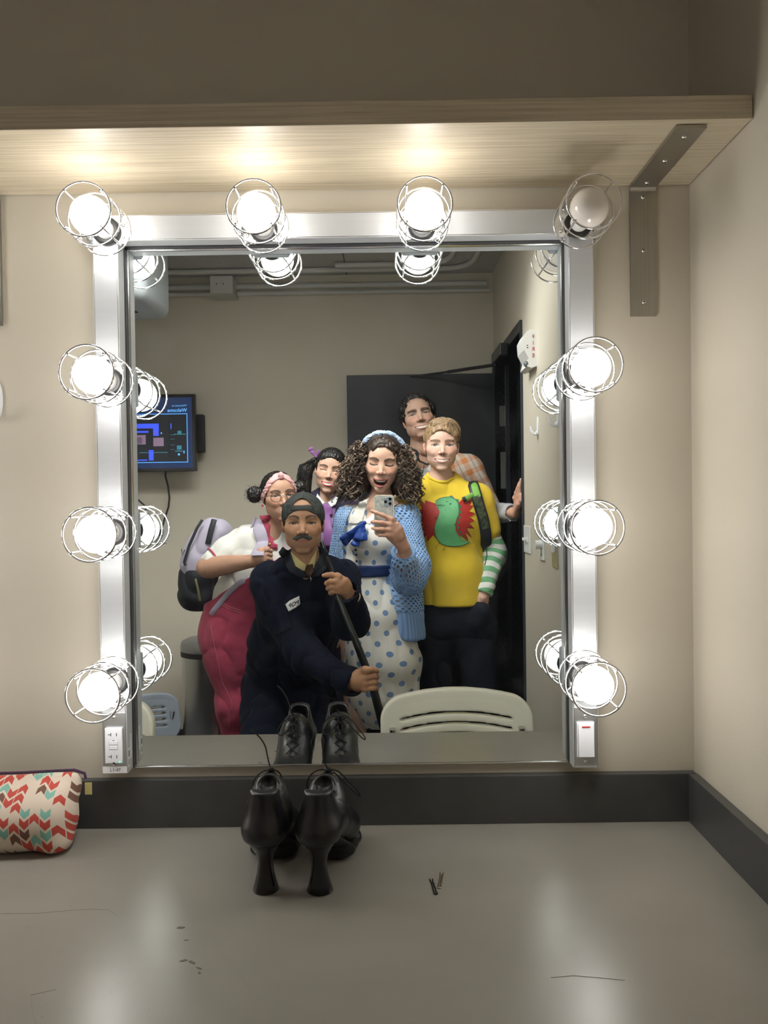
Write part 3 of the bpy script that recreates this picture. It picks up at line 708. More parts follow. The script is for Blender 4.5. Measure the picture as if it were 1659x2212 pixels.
def hand_mesh(wrist, arm, prims, skin, r=(.030, .024), h=.0022, side=(1, 0, 0)):
    """hand plus the forearm stump towards 'arm'"""
    lo = np.min([p[0][1] for p in prims] + [npv(wrist) - .04, npv(arm) - .05], 0) - .01; hi = np.max([p[0][2] for p in prims] + [npv(wrist) + .04, npv(arm) + .05], 0) + .01
    G = Field(lo, hi, h)
    G.put(limb(arm, wrist, (r[0] * 1.25, r[0] * 1.1), (r[1], r[1] * .75), side), .01)
    for pr, k in prims: G.put(pr, k)
    p, q = G.mesh(); c = np.tile(npv(skin), (len(p), 1)); c *= (1 + .06 * vnoise(p, 45, 2) + .04 * vnoise(p, 160, 5))[:, None]
    return p, q, c

# ---------------------------------------------------------------- cloth materials
def cloth(name, col, rough=.8, fine=1400, amp=.08, sheen=.15):
    return mat(name, col, rough, spec=.25, noise=(30, amp, 3), bump=((fine, fine, fine), .12, .0006), sheen=sheen)
def pattern_mat(name, build, rough=.8, sheen=.1):
    if name in MATS: return MATS[name]
    m = bpy.data.materials.new(name); MATS[name] = m; nt = nodes(m); N = nt.nodes; L = nt.links
    out = N.new('ShaderNodeOutputMaterial'); b = N.new('ShaderNodeBsdfPrincipled'); b.inputs['Roughness'].default_value = rough; b.inputs['Specular IOR Level'].default_value = .25; b.inputs['Sheen Weight'].default_value = sheen
    a = N.new('ShaderNodeAttribute'); a.attribute_name = 'pat'; sp = N.new('ShaderNodeSeparateXYZ'); L.new(a.outputs['Vector'], sp.inputs[0])
    def M_(op, x, y=None, z=None):
        n = N.new('ShaderNodeMath'); n.operation = op
        for i, v in enumerate((x, y, z)):
            if v is None: continue
            if isinstance(v, (int, float)): n.inputs[i].default_value = v
            else: L.new(v, n.inputs[i])
        return n.outputs[0]
    def mixc(f, c1, c2):
        n = N.new('ShaderNodeMix'); n.data_type = 'RGBA'
        if isinstance(f, (int, float)): n.inputs[0].default_value = f
        else: L.new(f, n.inputs[0])
        for i, c in ((6, c1), (7, c2)):
            if isinstance(c, tuple): n.inputs[i].default_value = (*c, 1)
            else: L.new(c, n.inputs[i])
        return n.outputs[2]
    col, alpha, height = build(sp.outputs, M_, mixc, N, L)
    L.new(col, b.inputs['Base Color'])
    if height is not None:
        bn = N.new('ShaderNodeBump'); bn.inputs['Strength'].default_value = .5; bn.inputs['Distance'].default_value = .003; L.new(height, bn.inputs['Height']); L.new(bn.outputs[0], b.inputs['Normal'])
    if alpha is not None:
        tr = N.new('ShaderNodeBsdfTransparent'); mx = N.new('ShaderNodeMixShader'); L.new(alpha, mx.inputs[0]); L.new(tr.outputs[0], mx.inputs[1]); L.new(b.outputs[0], mx.inputs[2]); L.new(mx.outputs[0], out.inputs[0])
    else: L.new(b.outputs[0], out.inputs[0])
    return m
def m3(px, py, y): v = M(px, py, y); return npv((v.x, v.y, v.z))
def limb_pat(p, a, b, side=(1, 0, 0), r=.05):
    a = npv(a); b = npv(b); t_ = unit(b - a); sd = npv(side); sd = unit(sd - t_ * sd.dot(t_)); fw = np.cross(t_, sd); x = p - a
    return np.stack([np.arctan2(x @ sd, x @ fw) * r, x @ t_, 0 * x[:, 0]], 1)
def body_pat(p, c, r=.16): return np.stack([np.arctan2(p[:, 0] - c[0], p[:, 1] - c[1]) * r, p[:, 2], p[:, 0]], 1)
def tubes_obj(name, lines, m, parent, r=.0012, n=5, taper=True, cols=None, closed=False):
    b = B()
    for i, ln in enumerate(lines):
        k = len(ln); rs = [r * (1 - .55 * (j / (k - 1)) if taper else 1) for j in range(k)]
        b.cur = cols[i] if cols else 0; b.tube(ln, rs, n, closed=closed)
    return b.build(name, m, parent, smooth=True, angle=180)
def shrink_patch(target_objs, poly2d, origin, xdir, zdir, ydir, off=.0015, cell=.006, lim=.10, sm=6):
    """a flat outline (metres) laid onto a garment: a fine triangulated sheet pushed along ydir until it rests on the cloth"""
    bm = bmesh.new(); vs = [bm.verts.new((p[0], p[1], 0)) for p in poly2d]; bm.faces.new(vs)
    xs = [p[0] for p in poly2d]; zs = [p[1] for p in poly2d]
    for axis, lo, hi in (((1, 0, 0), min(xs), max(xs)), ((0, 1, 0), min(zs), max(zs))):
        t = lo + cell
        while t < hi:
            bmesh.ops.bisect_plane(bm, geom=bm.verts[:] + bm.edges[:] + bm.faces[:], plane_co=(axis[0] * t, axis[1] * t, 0), plane_no=axis); t += cell
    bmesh.ops.triangulate(bm, faces=bm.faces[:]); bm.verts.index_update()
    trees = []
    for o in target_objs:
        me = o.data; trees.append(BVHTree.FromPolygons([tuple(v.co) for v in me.vertices], [tuple(f.vertices) for f in me.polygons]))
    o_ = V(*origin); xd = V(*xdir); zd = V(*zdir); yd = V(*ydir).normalized(); vs = []; last = None; D_ = []; S_ = []
    for v in bm.verts:
        s = o_ + xd * v.co.x + zd * v.co.y + yd * .4; best = None
        for t in trees:
            h = t.ray_cast(s, -yd, .8)
            if h[0] is not None and (best is None or h[3] < best): best = h[3]
        D_.append(best); S_.append(s)
    ok = sorted(d for d in D_ if d is not None); md = ok[len(ok) // 2] if ok else .4
    D_ = [md if d is None or abs(d - md) > lim else d for d in D_]
    for _ in range(sm):
        D_ = [min(D_[v.index], .5 * D_[v.index] + .5 * sum(D_[e.other_vert(v).index] for e in v.link_edges) / max(len(v.link_edges), 1)) for v in bm.verts]
    vs = [s - yd * (d - off) for s, d in zip(S_, D_)]
    fs = [tuple(x.index for x in f.verts) for f in bm.faces]; bm.free()
    return vs, fs

# ================================================================ people
def off2(w, o): return (w[0] + o, w[1] + o)
def otree(o): return BVHTree.FromPolygons([tuple(v.co) for v in o.data.vertices], [tuple(f.vertices) for f in o.data.polygons])
def figure(J, S):
    """segments of a standing body: name -> list of (kind, a, b, wa, wb)"""
    sx = S.get('side', (1, 0, 0)); hw, hd = S.get('hip', (.155, .105)); ww, wd = S.get('waist', (.125, .09)); cw, cd = S.get('chest', (.15, .105)); ar = S.get('arm', 1.0); lg = S.get('leg', 1.0); nk = S.get('neckr', .05)
    up = J['chest'] + (J['neck'] - J['chest']) * .72
    T = [('limb', J['pelvis'], J['waist'], (hw, hd), (ww, wd)), ('limb', J['waist'], J['chest'], (ww, wd), (cw, cd)), ('limb', J['chest'], up, (cw, cd), (cw * .62, cd * .62)),
         ('cone', J['shL'] * .88 + J['neck'] * .12, J['neck'], .056 * ar, .045), ('cone', J['shR'] * .88 + J['neck'] * .12, J['neck'], .056 * ar, .045), ('cone', J['shL'], J['chest'], .052, .07), ('cone', J['shR'], J['chest'], .052, .07)]
    o = {'torso': T, 'neck': [('cone', J['neck'] - npv((0, 0, .03)), J['head'], nk * 1.22, nk)]}
    for s in 'LR':
        if 'el' + s in J:
            o['upper' + s] = [('cone', J['sh' + s], J['el' + s], .052 * ar, .040 * ar)]
            o['fore' + s] = [('cone', J['el' + s], J['wr' + s], .040 * ar, .026 * ar)]
        o['thigh' + s] = [('cone', J['hip' + s], J['kn' + s], .088 * lg, .060 * lg)]
        o['shin' + s] = [('cone', J['kn' + s], J['an' + s], .058 * lg, .038 * lg)]
        o['foot' + s] = [('ell', J['an' + s] + npv((0, .07, -.035)), None, (.042, .13, .035), None)]
    return o
def put_seg(G, seg, side, off=0, k=.03):
    kind, a, b, wa, wb = seg
    if kind == 'limb': G.put(limb(a, b, off2(wa, off), off2(wb, off), side), k)
    elif kind == 'cone': G.put(cone(a, b, wa + off, wb + off), k)
    else: G.put(ell(a, npv(wa) + off), k)
def garment(fig, parts, off=.008, h=.006, side=(1, 0, 0), extra=(), sub=(), cuts=(), k=.03, fold=(.004, (12, 12, 6), 1)):
    segs = []
    for pn in parts:
        pn, o2 = pn if isinstance(pn, tuple) else (pn, 0)
        segs += [(s, off + o2) for s in fig[pn]]
    lo = np.full(3, 9.); hi = -lo
    for (kd, a, b, wa, wb), of in segs:
        m = np.max(wa) + of if wb is None else max(np.max(wa), np.max(wb)) + of
        for q in (a, b):
            if q is not None: lo = np.minimum(lo, q - m); hi = np.maximum(hi, q + m)
    for pr in extra: lo = np.minimum(lo, pr[0][1]); hi = np.maximum(hi, pr[0][2])
    G = Field(lo - .03, hi + .03, h)
    for s, of in segs: put_seg(G, s, side, of, k)
    for pr, kk in extra: G.put(pr, kk)
    for pr, kk in sub: G.put(pr, kk, 's')
    for fn in cuts: G.cut(fn, .004)
    p, q = G.mesh()
    if fold: p = folds(p, q, *fold)
    return p, q
def default_legs(J, x_off=.09, y=None, kz=.48, ky=.03):
    pv = J['pelvis']; y = pv[1] if y is None else y
    for s, g in (('L', -1), ('R', 1)):
        J.setdefault('hip' + s, pv + npv((g * x_off, 0, -.04))); J.setdefault('kn' + s, npv((pv[0] + g * x_off * 1.05, y + ky, kz))); J.setdefault('an' + s, npv((pv[0] + g * x_off * 1.1, y - .02, .075)))
    return J
class Person:
    def __init__(s, label, base, F, hc, H, R, J, S, armskin=True):
        S['neckr'] = F.get('neck', .19) * H * .98
        s.root = empty('person', (base[0], base[1], 0), label, 'person'); s.F, s.hc, s.H, s.R, s.J, s.S = F, npv(hc), H, npv(R), J, S
        J['head'] = s.toW(npv([[0, -.12, -.28]]))[0]; s.fig = figure(J, S)
        hp, hq = head_mesh(F); hcol = head_paint(hp, F); keep = hp[:, 2] > -.70
        parts = [(s.toW(hp), hq)]; cols = [hcol]
        bp, bq = garment(s.fig, [k for k in s.fig if not k.startswith('foot')], 0, .010, S.get('side', (1, 0, 0)), fold=None); parts.append((bp, bq)); cols.append(np.tile(npv(F['skin']) * .97, (len(bp), 1)))
        s.parts, s.cols = parts, cols
    def toW(s, p): return s.hc + (npv(p) * s.H) @ s.R.T
    def add(s, p, q, c): s.parts.append((p, q)); s.cols.append(c)
    def finish(s):
        p, q = joinm(s.parts); s.body = mesh_obj('body', p, q, skin_m, s.root, col=np.concatenate(s.cols))
    def cloth(s, name, parts, m, pat=None, label=None, **kw):
        p, q = garment(s.fig, parts, side=s.S.get('side', (1, 0, 0)), **kw); o = mesh_obj(name, p, q, m, s.root, pat=pat(p) if pat else None)
        if label: o['label'] = label
        return o
    def shoes(s, m):
        for k in 'LR':
            a = s.J['an' + k]; G = Field(a - npv((.08, .1, .1)), a + npv((.08, .24, .08)), .006)
            G.put(ell(a + npv((0, .06, -.03)), (.045, .135, .042)), .01).put(cone(a + npv((0, -.01, 0)), a + npv((0, -.01, .05)), .05), .03).cut(lambda X, Y, Z: .004 - Z)
            p, q = G.mesh(); mesh_obj('shoe', p, q, m, s.root)
    def drape(s, pts, tree, lift=.002, c=(0, -.08, .12)):
        out = []; cw = V(*s.toW([c])[0])
        for w in s.toW(pts):
            w = V(*w); d = (w - cw).normalized(); h = tree.ray_cast(cw + d * .5, -d, .5); out.append(tuple(h[0] + d * lift) if h[0] is not None else tuple(w))
        return out
    def local(s, name, G, m, fold=None, parent=None, col=None):  # a field made in head units
        p, q = G.mesh()
        if fold: p = folds(p, q, *fold)
        return mesh_obj(name, s.toW(p), q, m, parent or s.root, col=col)
def head_field(h=.012, w=.62): return Field((-w, -.66, -.95), (w, .62, .70), h)
def half(z, above=True, slope=None): return (lambda X, Y, Z: z - Z + 0 * X) if above else (lambda X, Y, Z: Z - z + 0 * X)
hair_mats = {}
def hairmat(name, col, rough=.42, spec=.4):
    return mat(name, col, rough, spec=spec, noise=((60, 60, 60), .35, 4), bump=((500, 500, 160), .3, .0008))
rng = random.Random(11)

# -------- woman in the blue polka dot dress, taking the photo
LIGHT, PINK = (.64, .41, .315), (.62, .37, .30)
F1 = dict(skin=(.66, .415, .31), brow=(.022, .012, .009), bt=.013, bs=1.0, arch=.022, bz=.10, shut=True, shutcurve=-1, lash=1.25, smile=1.0, mw=.135, mh=.074, open=1, lips=(.40, .13, .12), lip=1.05, blush=.75, neck=.165, jaw=.92, ear=.6, lid=(.50, .27, .20))
J1 = dict(neck=m3(822, 1084, -1.84), shL=m3(760, 1122, -1.83), shR=m3(874, 1120, -1.82), chest=m3(812, 1165, -1.835), waist=m3(794, 1238, -1.84), pelvis=m3(806, 1325, -1.85),
          elR=m3(890, 1240, -1.72), wrR=m3(872, 1180, -1.555), elL=m3(728, 1235, -1.88), wrL=m3(757, 1350, -1.80))
default_legs(J1, .075, kz=.47)
w1 = Person('woman in white dress with blue polka dots and blue cardigan, laughing, holding up a phone', (0, -1.84), F1, m3(826, 1001, -1.80), .233, rot3(2, -7, 5), J1, dict(hip=(.14, .10), waist=(.098, .08), chest=(.125, .095), arm=.82, leg=.85, neckr=.041))
# the hand round the phone: back of the hand and fingers towards the mirror, thumb behind the phone
def chain(pts, rs, k=.004):
    out = []
    for i in range(len(pts) - 1): out.append((cone(pts[i], pts[i + 1], rs[i], rs[i + 1]), k))
    return out
yh = -1.500
wr = m3(872, 1182, -1.555)
pr = [(limb(wr, m3(852, 1150, -1.512), (.024, .018), (.037, .015), (-.7, 0, -.7)), .012), (limb(m3(858, 1158, -1.52), m3(846, 1142, -1.507), (.030, .016), (.038, .012), (-.5, 0, -.85)), .012)]
fing = [([(845, 1122, -1.503), (827, 1113, -1.497), (813, 1108, -1.499), (803, 1104, -1.506)], (.0092, .0083, .0075, .0062)),
        ([(843, 1133, -1.501), (825, 1129, -1.494), (812, 1128, -1.497), (804, 1127, -1.508)], (.0094, .0086, .0078, .0066)),
        ([(843, 1144, -1.501), (826, 1143, -1.494), (813, 1143, -1.498), (805, 1141, -1.509)], (.0090, .0083, .0075, .0063)),
        ([(843, 1155, -1.505), (830, 1156, -1.499), (820, 1156, -1.502), (814, 1153, -1.511)], (.0082, .0074, .0068, .0056))]
for pts, rs in fing:
    P_ = [m3(*t) for t in pts]; pr.append((ell(P_[0] + npv((0, .002, 0)), (.011, .009, .011)), .008)); pr += chain(P_, rs); pr.append((cone(P_[0], m3(862, 1160, -1.525), .008, .012), .012))
pr += chain([m3(858, 1150, -1.535), m3(850, 1125, -1.545), m3(842, 1108, -1.548)], (.014, .0105, .0085), .008)
hp, hq, hc_ = hand_mesh(wr, m3(873, 1225, -1.62), pr, npv(F1['skin']) * npv((1.0, .90, .88)), r=(.028, .024), side=(1, 0, .3)); w1.add(hp, hq, hc_)
hp, hq, hc_ = hand_mesh(J1['wrL'], J1['elL'] * .4 + J1['wrL'] * .6, hand_prims(J1['wrL'], (.25, .15, -1), (-.4, .9, 0), .165, curl=(14, 22, 16), thumb=(22, 12), sgn=1, w=.036), npv(F1['skin']), r=(.024, .020)); w1.add(hp, hq, hc_)
w1.finish()
def dots(o, Mt, mix, N, L):
    u = Mt('DIVIDE', o[0], .0800); v = Mt('DIVIDE', o[1], .0420)
    row = Mt('FLOOR', v); odd = Mt('MODULO', Mt('ABSOLUTE', row), 2); u2 = Mt('ADD', u, Mt('MULTIPLY', odd, .5))
    fu = Mt('MULTIPLY', Mt('SUBTRACT', Mt('FRACT', u2), .5), .0800); fv = Mt('MULTIPLY', Mt('SUBTRACT', Mt('FRACT', v), .5), .0420)
    r = Mt('SQRT', Mt('ADD', Mt('MULTIPLY', fu, fu), Mt('MULTIPLY', fv, fv)))
    f = Mt('LESS_THAN', r, .0118)
    return mix(f, (.74, .72, .66), (.17, .27, .46)), None, None
dotm = pattern_mat('white_fabric_blue_dots', dots)
c1 = J1['waist']
def vcut(c, zb, slope, yv, wmax=.2):                    # a V opening at the front of the neck
    return lambda X, Y, Z: np.minimum((Z - (zb + np.abs(X - c) * slope)), np.minimum(Y - yv, wmax - np.abs(X - c)))
vx, _, vz = m3(786, 1127, -1.75)
bod = w1.cloth('dress', ['torso', ('upperL', -.004), ('upperR', -.004)], dotm, pat=lambda p: body_pat(p, (c1[0], c1[1] - .02)), off=.010, fold=(.0028, (16, 16, 9), 3),
    extra=[(limb(m3(795, 1245, -1.84), m3(812, 1330, -1.84), (.100, .086), (.140, .12)), .03), (limb(m3(812, 1330, -1.84), m3(826, 1430, -1.83), (.140, .12), (.166, .145)), .03),
           (limb(m3(826, 1430, -1.83), m3(826, 1500, -1.83), (.166, .145), (.150, .13)), .03), (limb(m3(826, 1500, -1.83), m3(824, 1542, -1.83), (.150, .13), (.100, .09)), .04),
           (ell(m3(780, 1168, -1.755), (.045, .035, .045)), .04), (ell(m3(832, 1166, -1.755), (.045, .035, .045)), .04)],
    cuts=[lambda X, Y, Z: np.minimum(Z - (vz + np.abs(X - vx - .012 - (Z - vz) * .42) * 2.3), Y + 1.83), lambda X, Y, Z: Z - (J1['neck'][2] - .012) + 0 * X, lambda X, Y, Z: .40 - Z + 0 * X])
bod['label'] = 'white dress with blue polka dots'
bm_ = cloth('navy_belt_cloth', (.010, .028, .11), .55)
w1.cloth('belt', ['torso'], bm_, off=.019, fold=(.001, (10, 10, 30), 4), extra=[(limb(m3(795, 1225, -1.84), m3(795, 1250, -1.84), (.108, .094), (.108, .094)), .02)],
    cuts=[lambda X, Y, Z: np.abs(Z - m3(793, 1235, -1.74)[2]) - .0255 + 0 * X])
wc = cloth('ivory_collar_cloth', (.74, .71, .66), .75)
def px_poly(pts, y, xo, zo): return [((M(a, c, y).x - xo), (M(a, c, y).z - zo)) for a, c in pts]
def patch(name, pts, y, targets, m, parent, off=.003, cell=.008, th=.0015, label=None):
    ox, oz = M(pts[0][0], pts[0][1], y).x, M(pts[0][0], pts[0][1], y).z
    vs, fs = shrink_patch(targets, px_poly(pts, y, ox, oz), (ox, y, oz), (1, 0, 0), (0, 0, 1), (0, 1, 0), off, cell)
    b = B(); b.add(vs, fs); o = b.build(name, m, parent, smooth=True, angle=180)
    if th:
        md = o.modifiers.new('thick', 'SOLIDIFY'); md.thickness = th; md.offset = 0
    if label: o['label'] = label
    return o
patch('collar', [(797, 1076), (789, 1100), (783, 1126), (768, 1133), (752, 1130), (763, 1108), (776, 1085)], -1.74, [bod], wc, w1.root, .004)
patch('collar', [(835, 1078), (812, 1102), (785, 1127), (799, 1133), (803, 1124), (815, 1131), (828, 1133), (842, 1110), (848, 1085)], -1.74, [bod], wc, w1.root, .004)
# bow at the neck
bl = cloth('royal_blue_satin', (.008, .045, .25), .42, 900, .05)
G = Field(m3(718, 1195, -1.78), m3(806, 1118, -1.66), .0025)
kn = m3(785, 1130, -1.715)
G.put(limb(kn, m3(742, 1170, -1.700), (.008, .006), (.031, .010), (.6, 0, .75)), .006).put(limb(kn, m3(779, 1164, -1.695), (.008, .006), (.030, .010), (1, 0, .2)), .006).put(ell(kn, (.012, .010, .011)), .004).put(limb(kn, m3(766, 1176, -1.70), (.005, .004), (.020, .007), (.8, 0, .5)), .004)
p, q = G.mesh(); p = folds(p, q, .0028, (50, 30, 24), 8); mesh_obj('neck_bow', p, q, bl, w1.root)
dk = mat('dark_button', (.01, .01, .03), .3)
for (a, c) in ((768, 1188), (770, 1213), (769, 1199)):
    v = M(a, c, -1.73); vs, fs = shrink_patch([bod], [(.0045 * math.cos(t), .0045 * math.sin(t)) for t in np.linspace(0, 2 * PI, 13)[:-1]], (v.x, -1.7, v.z), (1, 0, 0), (0, 0, 1), (0, 1, 0), .002, .05)
    b = B(); b.sphere(np.mean([tuple(k) for k in vs], 0), .0052, 14, 8, (1, .5, 1)); b.build('button', dk, w1.root, smooth=True)
# cardigan: open knit body and balloon sleeves, ribbed hem and cuff
def crochet(o, Mt, mix, N, L):
    su, sv = .0135, .0105
    u = Mt('DIVIDE', o[0], su); v = Mt('DIVIDE', o[1], sv); odd = Mt('MODULO', Mt('ABSOLUTE', Mt('FLOOR', v)), 2); u2 = Mt('ADD', u, Mt('MULTIPLY', odd, .5))
    fu = Mt('MULTIPLY', Mt('SUBTRACT', Mt('FRACT', u2), .5), su); fv = Mt('MULTIPLY', Mt('SUBTRACT', Mt('FRACT', v), .5), sv)
    r = Mt('SQRT', Mt('ADD', Mt('POWER', Mt('DIVIDE', fu, .0030), 2), Mt('POWER', Mt('DIVIDE', fv, .0037), 2)))
    solid = Mt('GREATER_THAN', r, 1.0); h = Mt('MULTIPLY', Mt('MINIMUM', r, 2.0), .5)
    return mix(h, (.18, .32, .60), (.27, .45, .76)), solid, h
crm = pattern_mat('pale_blue_crochet', crochet, .85)
def ribs(o, Mt, mix, N, L):
    s_ = Mt('SINE', Mt('MULTIPLY', o[0], 2 * PI / .0085)); h = Mt('MULTIPLY_ADD', s_, .5, .5)
    return mix(h, (.17, .29, .54), (.27, .44, .74)), None, h
ribm = pattern_mat('pale_blue_rib', ribs, .85)
xl = lambda z: 0
def interp_edge(pts, y):                                # pixel polyline -> x as a function of z
    Q = sorted([(M(a, c, y).z, M(a, c, y).x) for a, c in pts]); zs = [t[0] for t in Q]; xs = [t[1] for t in Q]
    return lambda Z: np.interp(Z, zs, xs)
eR = interp_edge([(852, 1070), (848, 1110), (838, 1150), (833, 1250), (838, 1330), (850, 1390)], -1.72); eL = interp_edge([(783, 1070), (765, 1090), (748, 1130), (740, 1185), (745, 1250), (742, 1330), (740, 1390)], -1.74)
sl = [(cone(m3(876, 1122, -1.82), m3(893, 1225, -1.73), .056, .070), .03), (cone(m3(893, 1225, -1.73), m3(884, 1248, -1.67), .072, .070), .03), (cone(m3(884, 1248, -1.67), m3(872, 1214, -1.60), .068, .052), .03)]
pr = [(limb(m3(872, 1140, -1.83), m3(880, 1322, -1.80), (.055, .075), (.074, .075)), .03), (limb(m3(752, 1140, -1.84), m3(768, 1322, -1.86), (.045, .075), (.07, .08)), .03)]
cR = J1['waist']
cs = m3(871, 1190, -1.585)
card = w1.cloth('cardigan', [('torso', 0), ('upperL', .006), ('foreL', .016)], crm, pat=lambda p: body_pat(p, (cR[0], cR[1] - .02), .19), off=.018, extra=pr, fold=(.003, (9, 9, 6), 5),
    cuts=[lambda X, Y, Z: np.minimum(np.minimum(eR(Z) - X, X - eL(Z)), Y + 1.84), lambda X, Y, Z: Z - (J1['neck'][2] - .015) + 0 * X, lambda X, Y, Z: M(880, 1324, -1.75).z - Z + 0 * X, lambda X, Y, Z: np.minimum(np.minimum(X - eL(Z) + .02, eR(Z) - X) , (J1['wrL'][2] + .04) - Z)])
card['label'] = 'pale blue open knit cardigan'
a_, b_ = m3(893, 1225, -1.73), m3(872, 1214, -1.60)
slv = w1.cloth('cardigan_sleeve', ['upperR'], crm, pat=lambda p: limb_pat(p, J1['shR'], J1['elR'] + npv((-.03, .06, -.02)), (1, 0, 0), .072), off=.014, extra=sl, fold=(.0035, (9, 9, 7), 6), sub=[(ell(cs, (.036, .05, .040)), .01)])
w1.cloth('cardigan_rib_hem', [], ribm, pat=lambda p: body_pat(p, (cR[0], cR[1] - .02), .19), extra=[(limb(m3(880, 1322, -1.80), m3(884, 1372, -1.79), (.072, .074), (.070, .070)), .02), (limb(m3(766, 1322, -1.87), m3(762, 1372, -1.86), (.066, .078), (.062, .072)), .02)],
    fold=(.0025, (14, 14, 4), 7), cuts=[lambda X, Y, Z: np.abs(Z - (M(880, 1353, -1.75).z)) - .060 + 0 * X, lambda X, Y, Z: np.minimum(eR(Z) - X, X - eL(Z)) ])
b = B(); ring = []; n_ = 56
for i in range(n_):
    t = 2 * PI * i / n_; ring.append(npv(cs) + npv((.041 * math.cos(t), .020 * math.sin(t) - .002, .036 * math.sin(t) * -.85 - .006)) )
b.tube(ring, [.0085 + .0012 * (i % 2) for i in range(n_)], 10, closed=True)
o = b.build('cardigan_cuff', cloth('pale_blue_cuff', (.26, .43, .72), .85), w1.root, smooth=True, angle=180)
w1.shoes(mat('white_shoe', (.7, .7, .68), .5))
# hair: dark parted crown, big curls either side
hb = hairmat('dark_brown_hair', (.030, .020, .015)); hm = hairmat('mid_brown_curl', (.115, .078, .055)); hl = hairmat('ash_highlight_curl', (.28, .21, .15)); hd = hairmat('deep_brown_curl', (.045, .030, .022))
G = head_field(.013, .86)
G.put(ell((0, -.08, .15), (.35, .43, .385)), .03)
for s in (-1, 1): G.put(ell((s * .36, -.06, -.04), (.20, .26, .30)), .12).put(ell((s * .44, -.04, -.34), (.23, .25, .30)), .12)
G.put(ell((-.52, -.04, -.25), (.18, .22, .30)), .1)
G.put(ell((0, -.3, -.2), (.42, .24, .5)), .1)
G.put(ell((0, .04, .25), (.31, .325, .29)), .03)
G.put(ell((0, .42, -.10), (.285, .42, .42)), .03, 's').put(ell((0, .40, .12), (.17, .30, .21)), .03, 's').put(cone((0, .3, -.5), (0, .3, -.98), .21), .05, 's')
w1.local('hair', G, [hd], (.012, (14, 14, 10), 3)); hair1 = [c for c in w1.root.children if c.name.startswith('hair')][0]
lines = []; cols = []
for i in range(600):
    s = -1 if rng.random() < .54 else 1; zz = rng.uniform(-.60, .34); th = rng.uniform(-.45 * PI, .60 * PI)
    rad = (.20 + .10 * sst(.25, -.25, zz) + (.06 if s < 0 else 0)) * rng.uniform(.72, 1.0); cx = s * (.29 + .14 * sst(.3, -.2, zz))
    px_ = cx + s * rad * math.cos(th); py_ = -.04 + .29 * math.sin(th)
    if py_ > .06: px_ = s * max(abs(px_), .32 + (.02 if zz > -.2 else -.02 - .12 * sst(-.45, -.6, zz)))
    L_ = rng.uniform(.10, .30); rc = rng.uniform(.030, .068); tw = rng.uniform(.9, 1.9) * rng.choice((-1, 1)); ph = rng.uniform(0, 6.3); dx = s * rng.uniform(-.05, .12); dy = rng.uniform(-.06, .08)
    cc = rng.choices((0, 1, 2), (.46, .34, .20))[0]; K = 22
    for m_ in range(3):
        ln = []; ox, oy, oz = [rng.uniform(-.009, .009) for _ in range(3)]
        for j in range(K):
            t = j / (K - 1); w_ = rc * (.35 + .9 * t) * (1 - .45 * t * t) + .004 * m_; an = ph + tw * 2 * PI * t + .12 * m_
            ln.append((px_ + ox + dx * t + w_ * math.cos(an), py_ + oy + dy * t + w_ * math.sin(an) * .9, max(zz + .06 - L_ * t + oz + .15 * w_ * math.sin(an * 1.0 + 1), -.80)))
        lines.append([tuple(v) for v in w1.toW(ln)]); cols.append(cc)
o = tubes_obj('hair_curl', lines, [hm, hd, hl], w1.root, .0017, 4, True, cols); o['kind'] = 'stuff'
ht1 = otree(hair1); lines = []; cols = []                                  # smoother strands from the parting
for s in (-1, 1):
    for i in range(46):
        t0 = i / 45; y0 = .27 - .36 * t0; ln = []
        for j in range(12):
            t = j / 11; an = t * (1.15 + .1 * t0); ln.append((s * (.02 + .365 * math.sin(an)), y0 - .06 * t + .02 * math.sin(3 * t), .15 + .405 * math.cos(an) * (1 - .09 * (y0 / .3) ** 2 * (1 - t)) + .004))
        lines.append(w1.drape(ln, ht1, .0012)); cols.append(rng.choices((0, 1), (.75, .25))[0])
tubes_obj('hair_strand', lines, [hb, hm], w1.root, .0016, 4, False, cols)['kind'] = 'stuff'
G = head_field(.009); R_ = []
for i in range(41):
    a = math.radians(-66 + 132 * i / 40); f_ = abs(((i / 40 * 4.0) % 1) - .5) * 2
    R_.append(((.415 * math.sin(a), .11 - .12 * abs(math.sin(a)), .14 + .425 * math.cos(a)), .034 + .022 * (1 - f_ ** 2)))
for i in range(40): G.put(cone(R_[i][0], R_[i + 1][0], R_[i][1] * .9, R_[i + 1][1] * .9), .01)
hbm = cloth('pale_blue_satin', (.36, .48, .68), .5, 900, .06)
p, q = G.mesh(); p = folds(p, q, .007, (9, 30, 34), 2); hbo = mesh_obj('headband', w1.toW(p), q, hbm, w1.root)
for i in (0, 10, 20, 30, 40):
    c, r_ = R_[i]; a = math.radians(-66 + 132 * i / 40); ring = [(c[0] + .036 * math.cos(t) * math.sin(a), c[1] + .036 * math.sin(t), c[2] + .036 * math.cos(t) * math.cos(a)) for t in np.linspace(0, 2 * PI, 17)[:-1]]
    B().tube([tuple(v) for v in w1.toW(ring)], .0021, 6, closed=True).build('headband_tie', mat('white_cord', (.8, .8, .8), .6), hbo, smooth=True)

